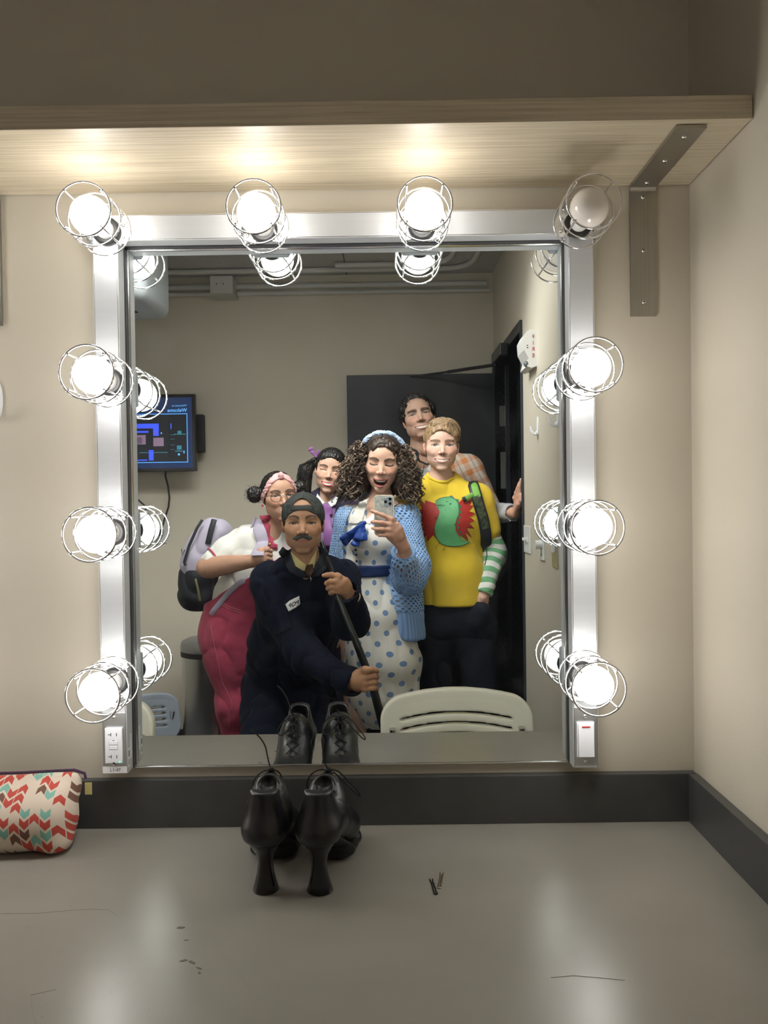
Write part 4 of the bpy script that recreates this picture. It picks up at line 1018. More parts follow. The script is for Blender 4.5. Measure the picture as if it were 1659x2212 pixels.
# -------- phone
ph = empty('phone', (-.009, -1.5175, 1.34), 'phone in a clear case with three lenses, held up by the laughing woman', 'phone')
pc = m3(830, 1113, -1.5175); hw_, hh = .0372, .0765
case = mat('pale_marbled_phone_back', (.48, .50, .47), .18, spec=.6, noise=((70, 70, 70), .5, 6)); ivory = mat('clear_bumper', (.74, .70, .56), .12, spec=.7)
B().box((pc[0] - hw_ + .002, -1.5215, pc[2] - hh + .002), (pc[0] + hw_ - .002, -1.5150, pc[2] + hh - .002), .003).build('phone_body', case, ph)
b = B()
def rrect(w, h, r, n=6):
    pts = []
    for cx, cy, a0 in ((w - r, h - r, 0), (-w + r, h - r, 90), (-w + r, -h + r, 180), (w - r, -h + r, 270)):
        for i in range(n + 1): a = math.radians(a0 + 90 * i / n); pts.append((cx + r * math.cos(a), cy + r * math.sin(a)))
    return pts
b.tube([(pc[0] + x, -1.5182, pc[2] + z) for x, z in rrect(hw_, hh, .011)], .0028, 8, closed=True); b.build('bumper', ivory, ph, smooth=True)
B().box((pc[0] - hw_ + .004, -1.5220, pc[2] - hh + .004), (pc[0] + hw_ - .004, -1.5214, pc[2] + hh - .004)).build('phone_screen', mat('dark_screen', (.01, .01, .012), .1), ph)
mc = m3(838.5, 1084, -1.5145)
b = B(); b.prism(rrect(.0165, .0170, .006), (mc[0], -1.5165, mc[2]), (1, 0, 0), (0, 0, 1), (0, .0030, 0)); cmod = b.build('camera_plate', mat('grey_blue_glass', (.30, .34, .38), .15), ph)
lensr = mat('lens_ring', (.15, .16, .17), .2, metal=1); lensg = mat('lens_glass', (.004, .004, .006), .05)
for (a, c) in ((833, 1084), (842.5, 1078), (842.5, 1088)):
    v = m3(a, c, -1.5135); B().lathe((v[0], -1.5136, v[2]), (0, 1, 0), [(0, .0062), (.0006, .0060), (.0006, .0046), (.0002, .0046), (.0002, 0)], 24).build('lens_ring', lensr, cmod, smooth=True); B().cyl((v[0], -1.5136, v[2]), (v[0], -1.51322, v[2]), .0045, n=20).build('lens', lensg, cmod)
v = m3(833, 1075, -1.5135); B().cyl((v[0], -1.5138, v[2]), (v[0], -1.5131, v[2]), .0022, n=14).build('flash', mat('flash_white', (.9, .9, .85), .3), cmod)
gold = mat('cream_marble_vein', (.62, .56, .40), .3)
b = B()
for i in range(9):
    z0 = pc[2] - .03 + rng.uniform(-.035, .035); pts = []; x0 = pc[0] + rng.uniform(-.025, .0)
    for j in range(6): pts.append((min(max(x0 + j * .007 + rng.uniform(-.003, .003), pc[0] - .03), pc[0] + .03), -1.5149, z0 + rng.uniform(-.005, .005)))
    b.tube(pts, .0012, 5, flat=.3, up=V(0, 1, 0))
b.build('case_pattern', gold, ph)

def hair_strands(P, name, fn, n, m, r=.0016, cols=None, weights=None, nn=4, tree=None, lift=.0008):
    lines, cc = [], []
    for i in range(n):
        pts = fn(i, i / max(n - 1, 1)); lines.append(P.drape(pts, tree, lift) if tree else [tuple(v) for v in P.toW(pts)])
        if weights: cc.append(rng.choices(range(len(weights)), weights)[0])
    o = tubes_obj(name, lines, m, P.root, r, nn, True, cc if weights else None); o['kind'] = 'stuff'; return o
# -------- man in the dark coverall and backwards cap, leaning on a pole
F2 = dict(skin=(.48, .27, .165), brow=(.028, .018, .014), bt=.013, bs=.95, arch=.020, bz=.115, bw=.09, eye=(.017, .014), iris=(.02, .012, .008), liner=(.025, .012, .008), lash=.9, smile=.25, mw=.125, mh=.0, lips=(.44, .19, .14), lip=1.15, blush=.3, neck=.215, jaw=1.08, nose=1.15, stubble=.35, ear=1.0)
J2 = dict(neck=m3(663, 1214, -1.50), shL=m3(582, 1262, -1.57), shR=m3(733, 1251, -1.54), chest=m3(652, 1300, -1.60), waist=m3(625, 1400, -1.72), pelvis=m3(618, 1478, -1.84),
          elL=m3(655, 1412, -1.46), wrL=m3(758, 1474, -1.30), elR=m3(757, 1342, -1.45), wrR=m3(750, 1283, -1.335),
          hipL=m3(578, 1490, -1.84), hipR=m3(668, 1490, -1.84), knL=m3(560, 1640, -1.50), knR=m3(700, 1640, -1.52))
J2['anL'] = npv((J2['knL'][0] - .01, -1.72, .075)); J2['anR'] = npv((J2['knR'][0] + .01, -1.74, .075))
p2 = Person('man in dark coverall, backwards grey cap and moustache, leaning forward on a black pole', (-.30, -1.72), F2, m3(655, 1133, -1.43), .230, rot3(-4, 4, 0), J2, dict(hip=(.175, .12), waist=(.155, .12), chest=(.165, .12), arm=1.0, leg=1.0, neckr=.057))
skb = npv(F2['skin']) * npv((.98, .93, .88))
# upper hand, fist round the pole with the index finger pointing out
wr = J2['wrR']; y0 = -1.300
pr = [(limb(wr, m3(735, 1262, -1.305), (.026, .020), (.036, .019), (.7, 0, .7)), .012), (ell(m3(742, 1268, -1.318), (.030, .022, .032)), .014)]
for pts, rs in (([(733, 1246, y0), (716, 1241, y0 - .004), (706, 1242, y0 - .006), (699, 1243, y0 - .009)], (.0105, .0095, .0088, .0072)),
                ([(728, 1256, y0 + .004), (713, 1256, y0 + .006), (706, 1260, y0 - .006), (712, 1263, y0 - .026)], (.0108, .0100, .0092, .008)),
                ([(729, 1267, y0 + .002), (715, 1268, y0 + .004), (709, 1271, y0 - .008), (716, 1274, y0 - .026)], (.0104, .0096, .0088, .0076)),
                ([(732, 1277, y0 - .002), (719, 1278, y0), (714, 1281, y0 - .010), (720, 1283, y0 - .026)], (.0094, .0088, .008, .007))):
    Q = [m3(*t) for t in pts]; pr.append((ell(Q[0], (.0125, .011, .0125)), .008)); pr += chain(Q, rs, .0035)
pr += chain([m3(745, 1255, -1.33), m3(728, 1244, -1.345), m3(716, 1246, -1.348)], (.015, .0115, .0095), .008)
p2.add(*hand_mesh(wr, J2['elR'] * .35 + wr * .65, pr, skb, r=(.030, .027)))
# lower hand, fist round the pole seen from the thumb side
wr = J2['wrL']; y0 = -1.245
pr = [(limb(wr, m3(787, 1467, -1.262), (.030, .022), (.040, .024), (.15, 0, 1)), .014), (ell(m3(776, 1470, -1.268), (.034, .026, .040)), .014)]
for i, (py_, r_) in enumerate(((1448, .0112), (1461, .0115), (1474, .0108), (1486, .0098))):
    Q = [m3(792 - 1 * i, py_ + 3, y0 - .004), m3(808, py_, y0 - .006 + .002 * i), m3(813, py_ + 2, y0 - .026), m3(806, py_ + 4, y0 - .046)]; pr.append((ell(Q[0], (.012, .012, .012)), .008)); pr += chain(Q, (r_, r_ * .96, r_ * .9, r_ * .8), .0035)
pr += chain([m3(776, 1455, y0 - .020), m3(788, 1446, y0 - .004), m3(801, 1446, y0 + .004)], (.015, .0118, .010), .008)
p2.add(*hand_mesh(wr, J2['elL'] * .3 + wr * .7, pr, skb, r=(.031, .028)))
p2.finish()
navy = mat('navy_coverall_twill', (.0050, .0075, .019), .8, spec=.15, noise=(25, .2, 3), bump=((700, 700, 700), .15, .0006), sheen=.02)
vz2 = m3(668, 1262, -1.47)
cov = p2.cloth('coverall', ['torso', ('upperL', .012), ('foreL', .012), ('upperR', .012), ('foreR', .014), ('thighL', .01), ('thighR', .01), ('shinL', .012), ('shinR', .012)], navy, off=.014, fold=(.0075, (13, 13, 9), 21), k=.04,
    sub=[(cone(m3(752, 1284, -1.33), m3(742, 1262, -1.29), .034, .05), .004), (cone(m3(764, 1478, -1.285), m3(800, 1480, -1.22), .036, .05), .004), (cone(m3(664, 1226, -1.46), m3(661, 1190, -1.46), .028, .062), .008), (cone(m3(670, 1243, -1.42), m3(662, 1200, -1.41), .006, .036), .008)],
    cuts=[lambda X, Y, Z: .06 - Z + 0 * X])
# yellow cuff ring, collar, shirt collar, tie
yel = cloth('pale_yellow_shirt', (.72, .62, .30), .7)
b = B(); cc = m3(755, 1292, -1.345); ax_ = V(*(m3(744, 1268, -1.31) - m3(757, 1300, -1.36))); x_, y_, d_ = frame_from(ax_)
b.tube([V(*cc) + x_ * .0385 * math.cos(t) + y_ * .0365 * math.sin(t) for t in np.linspace(0, 2 * PI, 33)[:-1]], .0035, 6, closed=True); b.build('shirt_cuff', yel, p2.root, smooth=True)
patch('shirt_collar', [(628, 1192), (640, 1200), (672, 1226), (660, 1234), (640, 1222)], -1.44, [cov, p2.body], yel, p2.root, .006)
patch('shirt_collar', [(684, 1186), (683, 1205), (679, 1226), (672, 1233), (664, 1224), (672, 1210)], -1.44, [cov, p2.body], yel, p2.root, .006)
tiem = mat('patterned_tie', (.10, .055, .03), .6, noise=(220, .9, 2)); patch('necktie', [(664, 1219), (677, 1217), (678, 1232), (674, 1243), (667, 1243), (659, 1234)], -1.44, [cov, p2.body], tiem, p2.root, .013)
colm = mat('navy_collar', (.010, .013, .026), .7, noise=(25, .15, 3), bump=((700, 700, 700), .12, .0006))
patch('coverall_collar', [(612, 1180), (625, 1192), (645, 1220), (668, 1243), (668, 1247), (650, 1247), (628, 1235), (610, 1212), (603, 1192)], -1.45, [cov], colm, p2.root, .009, .008, .004)
patch('coverall_collar', [(692, 1178), (684, 1200), (682, 1222), (672, 1243), (673, 1247), (688, 1245), (703, 1232), (712, 1210), (708, 1190)], -1.45, [cov], colm, p2.root, .009, .008, .004)
patch('zip', [(669, 1244), (673, 1244), (675, 1286), (671, 1286)], -1.45, [cov], mat('dark_zip', (.006, .006, .008), .35, metal=.5), p2.root, .002)
patch('zip_pull', [(670, 1243), (674, 1243), (674.5, 1255), (671, 1255)], -1.45, [cov], hw, p2.root, .006)
nb = patch('name_patch', [(616, 1306), (625, 1298), (646, 1288), (648, 1306), (640, 1312), (624, 1321)], -1.45, [cov], mat('white_patch', (.75, .75, .75), .6), p2.root, .003, label='white name patch')
patch('sleeve_pocket', [(570, 1320), (612, 1302), (632, 1352), (594, 1375)], -1.45, [cov], navy, p2.root, .004)
# patch lettering: real left to right, so it reads backwards in the mirror
ptree = BVHTree.FromPolygons([tuple(v.co) for v in cov.data.vertices], [tuple(f.vertices) for f in cov.data.polygons])
b0 = B(); A = m3(645, 1307, -1.45); Bp = m3(619, 1317, -1.45); dx_ = unit(Bp - A); text_mesh(b0, 'POP', .0225, A + npv((0, 0, .003)), dx_, (0.12, 0, 1), bold=.0004)
vs = []
for v in b0.v:
    h_ = ptree.ray_cast(V(v[0], -1.1, v[2]), V(0, -1, 0)); vs.append((v[0], h_[0].y + .0048 + (.0004 if False else 0), v[2]) if h_[0] else v)
b = B(); b.add(vs, b0.f); b.build('patch_lettering', ink, nb)
# cap
capm = mat('faded_charcoal_cap', (.055, .060, .058), .85, spec=.2, noise=((22, 22, 22), .28, 4), bump=((900, 900, 900), .2, .0006))
G = head_field(.009)
G.put(ell((0, -.07, .155), (.362, .445, .385)), .02)
G.put(ell((0, -.50, .04), (.24, .20, .030)), .03)
zb = lambda X, Y: np.where(Y > -.05, .215 - .19 * np.minimum(1, (X / .33) ** 2), .02)
G.cut(lambda X, Y, Z: zb(X, Y) - Z, .01)
G.cut(lambda X, Y, Z: -np.maximum(np.maximum(np.abs(X) - .178, .30 - Z), np.maximum(Z - (.415 - .16 * (X / .18) ** 2), -Y)), .006)
G.put(ell((0, -.07, .545), (.03, .03, .014)), .01)
cap = p2.local('cap', G, capm, (.006, (9, 9, 9), 4)); cap['label'] = 'faded dark grey cap worn backwards'
def cap_arc(pts, r, name, m):
    B().tube([tuple(v) for v in p2.toW(pts)], r, 5).build(name, m, cap, smooth=True)
seam = mat('cap_seam', (.095, .10, .095), .8)
ar = [(x, 0, min(.425 - .16 * (x / .19) ** 2, .5)) for x in np.linspace(-.195, .195, 25)]
def capy(x, z, o=.008): return -.07 + (.445 + o) * math.sqrt(max(1 - (x / .37) ** 2 - ((z - .155) / .393) ** 2, .02))
cap_arc([(x, capy(x, z), z) for x, _, z in ar] , .0012, 'opening_seam', seam)
cap_arc([(0, capy(0, z), z) for z in np.linspace(.44, .545, 8)], .0012, 'crown_seam', seam)
G = head_field(.008); G.put(ell((0, -.07, .155), (.368, .452, .385)), .01); G.cut(lambda X, Y, Z: np.maximum(np.maximum(np.abs(X) - .185, .212 - Z), np.maximum(Z - .298, -Y)))
p2.local('cap_strap', G, mat('dark_cap_strap', (.028, .031, .030), .6), None, cap)
# short side hair, moustache
hk = hairmat('black_hair', (.012, .010, .009)); G = head_field(.010)
G.put(ell((0, -.09, .10), (.338, .41, .38)), .02).cut(lambda X, Y, Z: np.maximum(Y - .07 - .25 * (Z - .1), -.20 - .5 * np.abs(Y) * (Y < -.05) - Z)); p2.local('hair', G, hk, (.004, (60, 60, 60), 2))
gm = hairmat('grey_black_moustache', (.055, .058, .062), .6); gm2 = hairmat('grey_moustache_strand', (.20, .20, .20), .6)
G = head_field(.006)
for s in (-1, 1): G.put(limb((s * .012, .385, -.205), (s * .10, .345, -.235), (.022, .020), (.018, .036), (0, 1, 0)), .02).put(limb((s * .10, .345, -.235), (s * .195, .245, -.235), (.016, .034), (.006, .008), (0, 1, 0)), .02)
mo = p2.local('moustache', G, gm, (.004, (60, 60, 60), 2))
ln = []
for i in range(150):
    s = rng.choice((-1, 1)); t = rng.random(); x = s * (.01 + .12 * t); y_ = .402 - .10 * t * t - .02; z_ = -.185 - .02 * t + rng.uniform(-.02, .02)
    ln.append([tuple(v) for v in p2.toW([(x, y_ + .01, z_), (x + s * .03, y_ + .012 - .025 * t, z_ - .028), (x + s * .065, y_ - .01 - .06 * t, z_ - .045)])])
tubes_obj('moustache_strand', ln, [gm, gm2], mo, .0007, 4, True, [rng.choices((0, 1), (.65, .35))[0] for _ in ln])['kind'] = 'stuff'
p2.shoes(mat('black_boot', (.015, .015, .015), .5))
# pole
pl = empty('pole', tuple(m3(735, 1300, -1.34)), 'long shiny black pole held slantwise in both hands by the leaning man', 'pole')
blackm = mat('gloss_black_pole', (.008, .010, .010), .16, spec=.6)
pa, pb = m3(694, 1172, -1.50), m3(846, 1655, -1.20); mid = m3(731, 1290, -1.300)
B().tube([tuple(pa), tuple(m3(716, 1232, -1.42)), tuple(m3(722, 1262, -1.322)), tuple(mid), tuple(m3(750, 1338, -1.270)), tuple(m3(782, 1420, -1.258)), tuple(m3(803, 1475, -1.270)), tuple(m3(826, 1562, -1.26)), tuple(m3(838, 1600, -1.25))], [.0085, .0090, .0095, .0105, .0120, .0140, .0150, .0155, .0155], 16).build('pole_shaft', blackm, pl, smooth=True)
e_ = m3(838, 1600, -1.25); B().tube([tuple(e_), (e_[0] + .03, e_[1] + .01, .16)], .0155, 14).build('pole_shaft', blackm, pl, smooth=True)
b = B(); b.box((e_[0] - .11, e_[1] - .03, .10), (e_[0] + .17, e_[1] + .05, .16), .01); b.build('broom_head', blackm, pl); 
B().box((e_[0] - .10, e_[1] - .025, 0.002), (e_[0] + .16, e_[1] + .045, .10), .005).build('bristles', mat('grey_bristles', (.12, .12, .11), .9, noise=((300, 300, 5), .5, 2)), pl)

# -------- woman with glasses, pink headband and pink overalls, leaning in from the left
F3 = dict(skin=(.50, .29, .20), brow=(.03, .02, .015), bt=.013, bs=.85, arch=.02, bz=.105, eye=.017, iris=(.03, .018, .012), liner=(.015, .01, .008), lash=1.1, smile=.8, mw=.10, mh=.02, lips=(.40, .14, .13), blush=.6, neck=.18, jaw=1.0, ear=.7)
J3 = dict(neck=m3(590, 1150, -1.93), shL=m3(530, 1172, -1.95), shR=m3(655, 1180, -1.99), chest=m3(578, 1215, -1.97), waist=m3(535, 1290, -2.02), pelvis=m3(514, 1370, -2.04),
          elL=m3(447, 1226, -1.88), wrL=m3(545, 1212, -1.75))
J3['elR'] = J3['shR'] + npv((.02, -.02, -.27)); J3['wrR'] = J3['elR'] + npv((-.02, .06, -.23)); default_legs(J3, .085, kz=.45); J3['hipL'] = m3(500, 1385, -2.04); J3['knL'][0] = m3(512, 1500, -2.04)[0]; J3['anL'][0] = J3['knL'][0]; J3['knR'][0] += .03; J3['anR'][0] += .03; J3['hipR'] = m3(540, 1385, -2.04)
p3 = Person('woman with glasses, pink headband, white tee and pink overalls, leaning in from the left', (-.62, -2.04), F3, m3(603, 1074, -1.88), .222, rot3(-21, 2, -4), J3, dict(hip=(.150, .13), waist=(.135, .115), chest=(.14, .115), arm=1.0, leg=1.1, neckr=.048))
y0 = -1.735
pr = [(limb(J3['wrL'], m3(566, 1200, -1.728), (.024, .019), (.036, .017), (0, 0, 1)), .012)]
for i, (pyy, r_) in enumerate(((1190, .0098), (1199, .0098), (1208, .0092), (1216, .0084))):
    Q = [m3(566, pyy + 2, y0), m3(577, pyy - 2, y0 + .004), m3(585, pyy, y0 - .008), m3(582, pyy + 3, y0 - .028)]; pr.append((ell(Q[0], (.0115, .011, .0115)), .008)); pr += chain(Q, (r_, r_ * .96, r_ * .9, r_ * .8), .0035)
pr += chain([m3(552, 1200, y0 - .01), m3(566, 1189, y0 - .002), m3(578, 1184, y0)], (.013, .0108, .0090), .008)
p3.add(*hand_mesh(J3['wrL'], J3['elL'] * .9 + J3['wrL'] * .1, pr, npv(F3['skin']) * .98, r=(.040, .027), side=(0, 0, 1)))
p3.add(*hand_mesh(J3['wrR'], J3['elR'] * .3 + J3['wrR'] * .7, hand_prims(J3['wrR'], (0, .1, -1), (.5, .8, 0), .17, sgn=-1), npv(F3['skin']), r=(.027, .024)))
p3.finish()
tee = cloth('off_white_tee', (.66, .66, .62), .8)
te = p3.cloth('t_shirt', ['torso'], tee, off=.012, fold=(.004, (12, 12, 10), 31), extra=[(cone(J3['shL'], J3['shL'] * .55 + J3['elL'] * .45, .066, .072), .03), (cone(J3['shL'] * .55 + J3['elL'] * .45, J3['shL'] * .22 + J3['elL'] * .78, .070, .066), .03), (cone(J3['shR'], J3['shR'] + npv((.02, .02, -.16)), .062, .062), .03)],
    sub=[(cone(m3(592, 1150, -1.85), m3(600, 1110, -1.80), .035, .07), .01)], cuts=[lambda X, Y, Z: m3(500, 1350, -2)[2] - Z + 0 * X])
# pink band of the sleeve
pk = cloth('coral_pink_denim', (.40, .055, .105), .78, 900, .14)
sb_, se_ = J3['shL'] * .25 + J3['elL'] * .75, J3['shL'] * .19 + J3['elL'] * .81
x_, y_, d_ = frame_from(V(*(J3['elL'] - J3['shL']))); B().tube([V(*sb_) + x_ * .066 * math.cos(t) + y_ * .066 * math.sin(t) for t in np.linspace(0, 2 * PI, 41)[:-1]], .0042, 6, closed=True).build('sleeve_band', pk, p3.root, smooth=True)
ov = p3.cloth('overalls', [('torso', .010), 'thighL', 'thighR', 'shinL', 'shinR'], pk, off=.019, fold=(.0038, (9, 9, 11), 32), k=.05,
    extra=[(limb(m3(510, 1330, -2.03), m3(508, 1420, -2.03), (.140, .13), (.135, .13)), .05)],
    cuts=[lambda X, Y, Z: np.maximum(Z - (m3(530, 1250, -1.9)[2] + (X - m3(530, 1250, -1.9)[0]) * .6), 0 * X - 9) + 0 * Y, lambda X, Y, Z: .05 - Z + 0 * X])
stm = mat('pale_stitching', (.62, .25, .28), .7)
lv = m3(0, 0, 0)
patch('overall_strap', [(560, 1114), (583, 1112), (590, 1150), (592, 1180), (580, 1182), (572, 1140)], -1.87, [te, ov], pk, p3.root, .006, .01, .003)
patch('bib_edge', [(586, 1170), (600, 1176), (600, 1186), (584, 1184)], -1.87, [te, ov], pk, p3.root, .007, .01, .003)
b = B(); v = m3(583, 1176, -1.82); b.sphere(tuple(v), .006, 14, 8, (1, .5, 1)); b.build('overall_button', mat('brass_button', (.55, .40, .15), .3, metal=1), p3.root, smooth=True)
def stitch(P, tg, pts, y, m, off=.0022, r=.0008, name='stitching'):
    Q = []; trees = [BVHTree.FromPolygons([tuple(v.co) for v in o.data.vertices], [tuple(f.vertices) for f in o.data.polygons]) for o in tg]
    for i in range(len(pts) - 1):
        for t in np.linspace(0, 1, 9)[:-1]:
            a = M(pts[i][0] * (1 - t) + pts[i + 1][0] * t, pts[i][1] * (1 - t) + pts[i + 1][1] * t, y); hs = [tr.ray_cast(V(a.x, -1.0, a.z), V(0, -1, 0)) for tr in trees]; hs = [h for h in hs if h[0] is not None]
            if hs: Q.append(max((h[0] for h in hs), key=lambda q: q.y) + V(0, off, 0))
    if len(Q) > 2: return B().tube(Q, r, 4).build(name, m, P, smooth=True)
stitch(ov, [ov], [(478, 1296), (495, 1308), (528, 1318)], -1.9, stm); stitch(ov, [ov], [(476, 1301), (495, 1313), (528, 1323)], -1.9, stm); stitch(ov, [ov], [(455, 1350), (470, 1420), (480, 1480), (500, 1520), (490, 1584)], -1.9, stm)
# hair, buns, headband, glasses, earring
G = head_field(.012, .8); G.put(ell((0, -.09, .13), (.350, .43, .40)), .03); G.put(ell((-.46, -.12, .10), (.15, .15, .17)), .03).put(ell((.46, -.12, .14), (.15, .15, .17)), .03)
G.put(ell((0, .40, -.12), (.285, .40, .40)), .03, 's').put(ell((0, .36, .18), (.22, .26, .20)), .04, 's').cut(lambda X, Y, Z: np.maximum(-.25 - Z, 0 * X - 9) + 0 * Y)
p3.local('hair', G, hk, (.010, (22, 22, 22), 3))
def fz(i, t):
    s = rng.choice((-1, 1)); a = rng.uniform(0, 6.28); r_ = .15; c = (s * .46, -.12, .11); b_ = rng.uniform(-1, 1)
    x0 = (c[0] + r_ * math.cos(a), c[1] + r_ * b_ * .7, c[2] + r_ * math.sin(a)); ph_ = rng.uniform(0, 6)
    return [(x0[0] + .05 * math.cos(a + ph_ + 4 * k / 7) * k / 7 + .02 * math.cos(a), x0[1] + .02 * math.sin(k), x0[2] + .05 * math.sin(a + ph_ + 4 * k / 7) * k / 7 + .02 * math.sin(a)) for k in range(8)]
hair_strands(p3, 'hair_wisp', fz, 90, [hk], .0006)
pinkb = cloth('pale_pink_headband_cloth', (.66, .36, .36), .6, 900, .05); G = head_field(.009)
G.put(ell((0, -.07, .15), (.372, .455, .415)), .01); R3 = rot3(0, -32, 0)
G.cut(lambda X, Y, Z: np.abs((Z - .20) * math.cos(.35) - (Y - .12) * math.sin(.35) * 1.1 - .14 + .28 * (np.abs(X) / .37) ** 2 * 1.2) - .080, .02)
G.cut(lambda X, Y, Z: -.24 - Z + 0 * X + 0 * Y); G.put(ell((0, .32, .40), (.05, .05, .07)), .03)
hb3 = p3.local('headband', G, pinkb, (.010, (6, 12, 14), 3)); hb3['label'] = 'pale pink knotted headband'
wire = mat('thin_gold_wire', (.20, .17, .13), .3, metal=1); clear = mat('clear_lens', (1, 1, 1), .0, spec=.5, trans=1)
gl = B(); 
for s in (-1, 1):
    gl.tube([tuple(v) for v in p3.toW([(s * .155 + .098 * math.cos(t), .405 - .30 * abs(s * .155 + .098 * math.cos(t)) ** 2 * 1.6, -.012 + .088 * math.sin(t) - .008) for t in np.linspace(0, 2 * PI, 33)[:-1]])], .0015, 6, closed=True)
    gl.tube([tuple(v) for v in p3.toW([(s * .253, .370, .02), (s * .33, .22, .02), (s * .345, -.02, .01)])], .0015, 6)
gl.tube([tuple(v) for v in p3.toW([(-.057, .402, .01), (0, .415, .028), (.057, .402, .01)])], .0015, 6)
g_ = gl.build('glasses', wire, p3.root, smooth=True)
ev = p3.toW([[-.345, -.0, -.14]])[0]; B().sphere(tuple(ev), .0048, 14, 8).build('earring', mat('red_earring', (.55, .02, .05), .25), p3.root, smooth=True)
p3.shoes(MATS['white_shoe'])
# backpack of the left woman
lav = cloth('lavender_nylon', (.40, .37, .46), .6, 800, .04); dkn = mat('black_nylon', (.012, .014, .022), .55, bump=((400, 400, 400), .1, .0006), noise=(18, .3, 3))
bp = empty('backpack', tuple(m3(440, 1220, -2.12)), 'pale lavender and black backpack worn by the woman with glasses', 'backpack')
def soft(name, prims, h, m, parent, fold=(.004, (10, 10, 10), 1), cuts=(), pat=None):
    lo = np.min([p[0][1] for p in prims], 0) - .03; hi = np.max([p[0][2] for p in prims], 0) + .03; G = Field(lo, hi, h)
    for pr, k in prims: G.put(pr, k)
    for c in cuts: G.cut(c, .003)
    p, q = G.mesh()
    if fold: p = folds(p, q, *fold)
    return mesh_obj(name, p, q, m, parent, pat=pat(p) if pat else None)
yb = -2.12
soft('main_compartment', [(limb(m3(468, 1150, yb), m3(430, 1225, yb), (.060, .09), (.085, .10), (1, 0, -.3)), .04), (limb(m3(460, 1160, yb), m3(440, 1200, yb), (.090, .09), (.10, .10), (1, 0, -.4)), .03)], .006, lav, bp)
soft('lower_compartment', [(limb(m3(430, 1240, yb), m3(424, 1282, yb), (.093, .105), (.085, .10), (1, 0, -.15)), .02), (ell(m3(445, 1290, yb), (.05, .09, .055)), .03)], .006, dkn, bp, (.005, (9, 9, 9), 3))
def trimtube(pts, r, m, name, parent, flat=1, up=None):
    return B().tube([tuple(m3(*t)) for t in pts], r, 8, flat=flat, up=up).build(name, m, parent, smooth=True)
yf = -2.015
trimtube([(437, 1123, -2.03), (425, 1142, yf), (408, 1180, yf), (398, 1215, yf), (401, 1222, yf)], .0065, dkn, 'black_trim', bp, .4, V(0, 1, 0)); trimtube([(463, 1122, -2.03), (456, 1145, -2.01), (449, 1175, yf)], .013, dkn, 'black_trim', bp, .25, V(0, 1, 0))
trimtube([(399, 1188, -2.03), (394, 1200, -2.03), (392, 1186, -2.03)], .002, dkn, 'zip_cord', bp); trimtube([(422, 1250, -2.0), (428, 1275, -1.99), (432, 1298, -2.0)], .0055, mat('olive_zip', (.16, .15, .06), .5), 'pocket_zip', bp, .4, V(0, 1, 0))
def strap(name, pts, y, tg, m, parent, w=.022, off=.010, th=.006):
    Q = []; trees = [BVHTree.FromPolygons([tuple(v.co) for v in o.data.vertices], [tuple(f.vertices) for f in o.data.polygons]) for o in tg]
    for i in range(len(pts) - 1):
        for t in np.linspace(0, 1, 7)[:-1] if i < len(pts) - 2 else np.linspace(0, 1, 7):
            a = M(pts[i][0] * (1 - t) + pts[i + 1][0] * t, pts[i][1] * (1 - t) + pts[i + 1][1] * t, y); hs = [tr.ray_cast(V(a.x, -1.0, a.z), V(0, -1, 0)) for tr in trees]; hs = [h for h in hs if h[0] is not None]
            Q.append((max((h[0] for h in hs), key=lambda q: q.y) + V(0, off, 0)) if hs else (V(a.x, Q[-1].y - .004 if Q else y, a.z)))
    for _ in range(3): Q = [Q[0]] + [(Q[i - 1] + Q[i] * 2 + Q[i + 1]) / 4 for i in range(1, len(Q) - 1)] + [Q[-1]]
    b = B(); rings = []
    for i, p_ in enumerate(Q):
        t_ = (Q[min(i + 1, len(Q) - 1)] - Q[max(i - 1, 0)]).normalized(); s_ = t_.cross(V(0, 1, 0)).normalized(); n_ = s_.cross(t_)
        rings.append([p_ + s_ * w * math.cos(a) + n_ * th * math.sin(a) for a in np.linspace(0, 2 * PI, 13)[:-1]])
    return b.loft(rings).build(name, m, parent, smooth=True)
strap('shoulder_strap', [(546, 1130), (556, 1134), (566, 1150), (571, 1170), (572, 1194)], -1.9, [te, p3.body], lav, bp, .027, .010)
strap('lower_strap', [(540, 1246), (520, 1258), (500, 1275), (478, 1300), (455, 1328)], -1.9, [te, ov], lav, bp, .012, .006, .003)

# -------- dark haired woman with a purple bow, behind
F4 = dict(skin=(.60, .375, .275), brow=(.02, .014, .012), bt=.013, bs=.9, arch=.018, bz=.10, eye=.005, shut=True, shutcurve=.9, lash=.9, smile=1.0, mw=.14, mh=.034, lips=(.40, .04, .07), lip=1.35, blush=.6, neck=.165, jaw=.98, ear=.7)
J4 = dict(neck=m3(704, 1080, -2.18), shL=m3(645, 1108, -2.19), shR=m3(768, 1116, -2.19), chest=m3(706, 1160, -2.19), waist=m3(706, 1240, -2.19), pelvis=m3(706, 1320, -2.19))
J4['elL'] = J4['shL'] + npv((-.02, 0, -.28)); J4['wrL'] = J4['elL'] + npv((.05, .08, -.24)); J4['elR'] = J4['shR'] + npv((.01, 0, -.28)); J4['wrR'] = J4['elR'] + npv((-.04, .08, -.24)); default_legs(J4, .085, kz=.47)
p4 = Person('smiling dark haired woman with a purple bow and purple tie, standing behind the capped man', (-.29, -2.19), F4, m3(713, 1019, -2.15), .213, rot3(-2, 2, 9), J4, dict(hip=(.14, .10), waist=(.11, .085), chest=(.13, .095), arm=.85, leg=.9, neckr=.040))
for s in 'LR': p4.add(*hand_mesh(J4['wr' + s], J4['el' + s] * .3 + J4['wr' + s] * .7, hand_prims(J4['wr' + s], (0, .1, -1), (-.5 if s == 'L' else .5, .8, 0), .165, sgn=1 if s == 'L' else -1, w=.036), npv(F4['skin']), r=(.024, .02)))
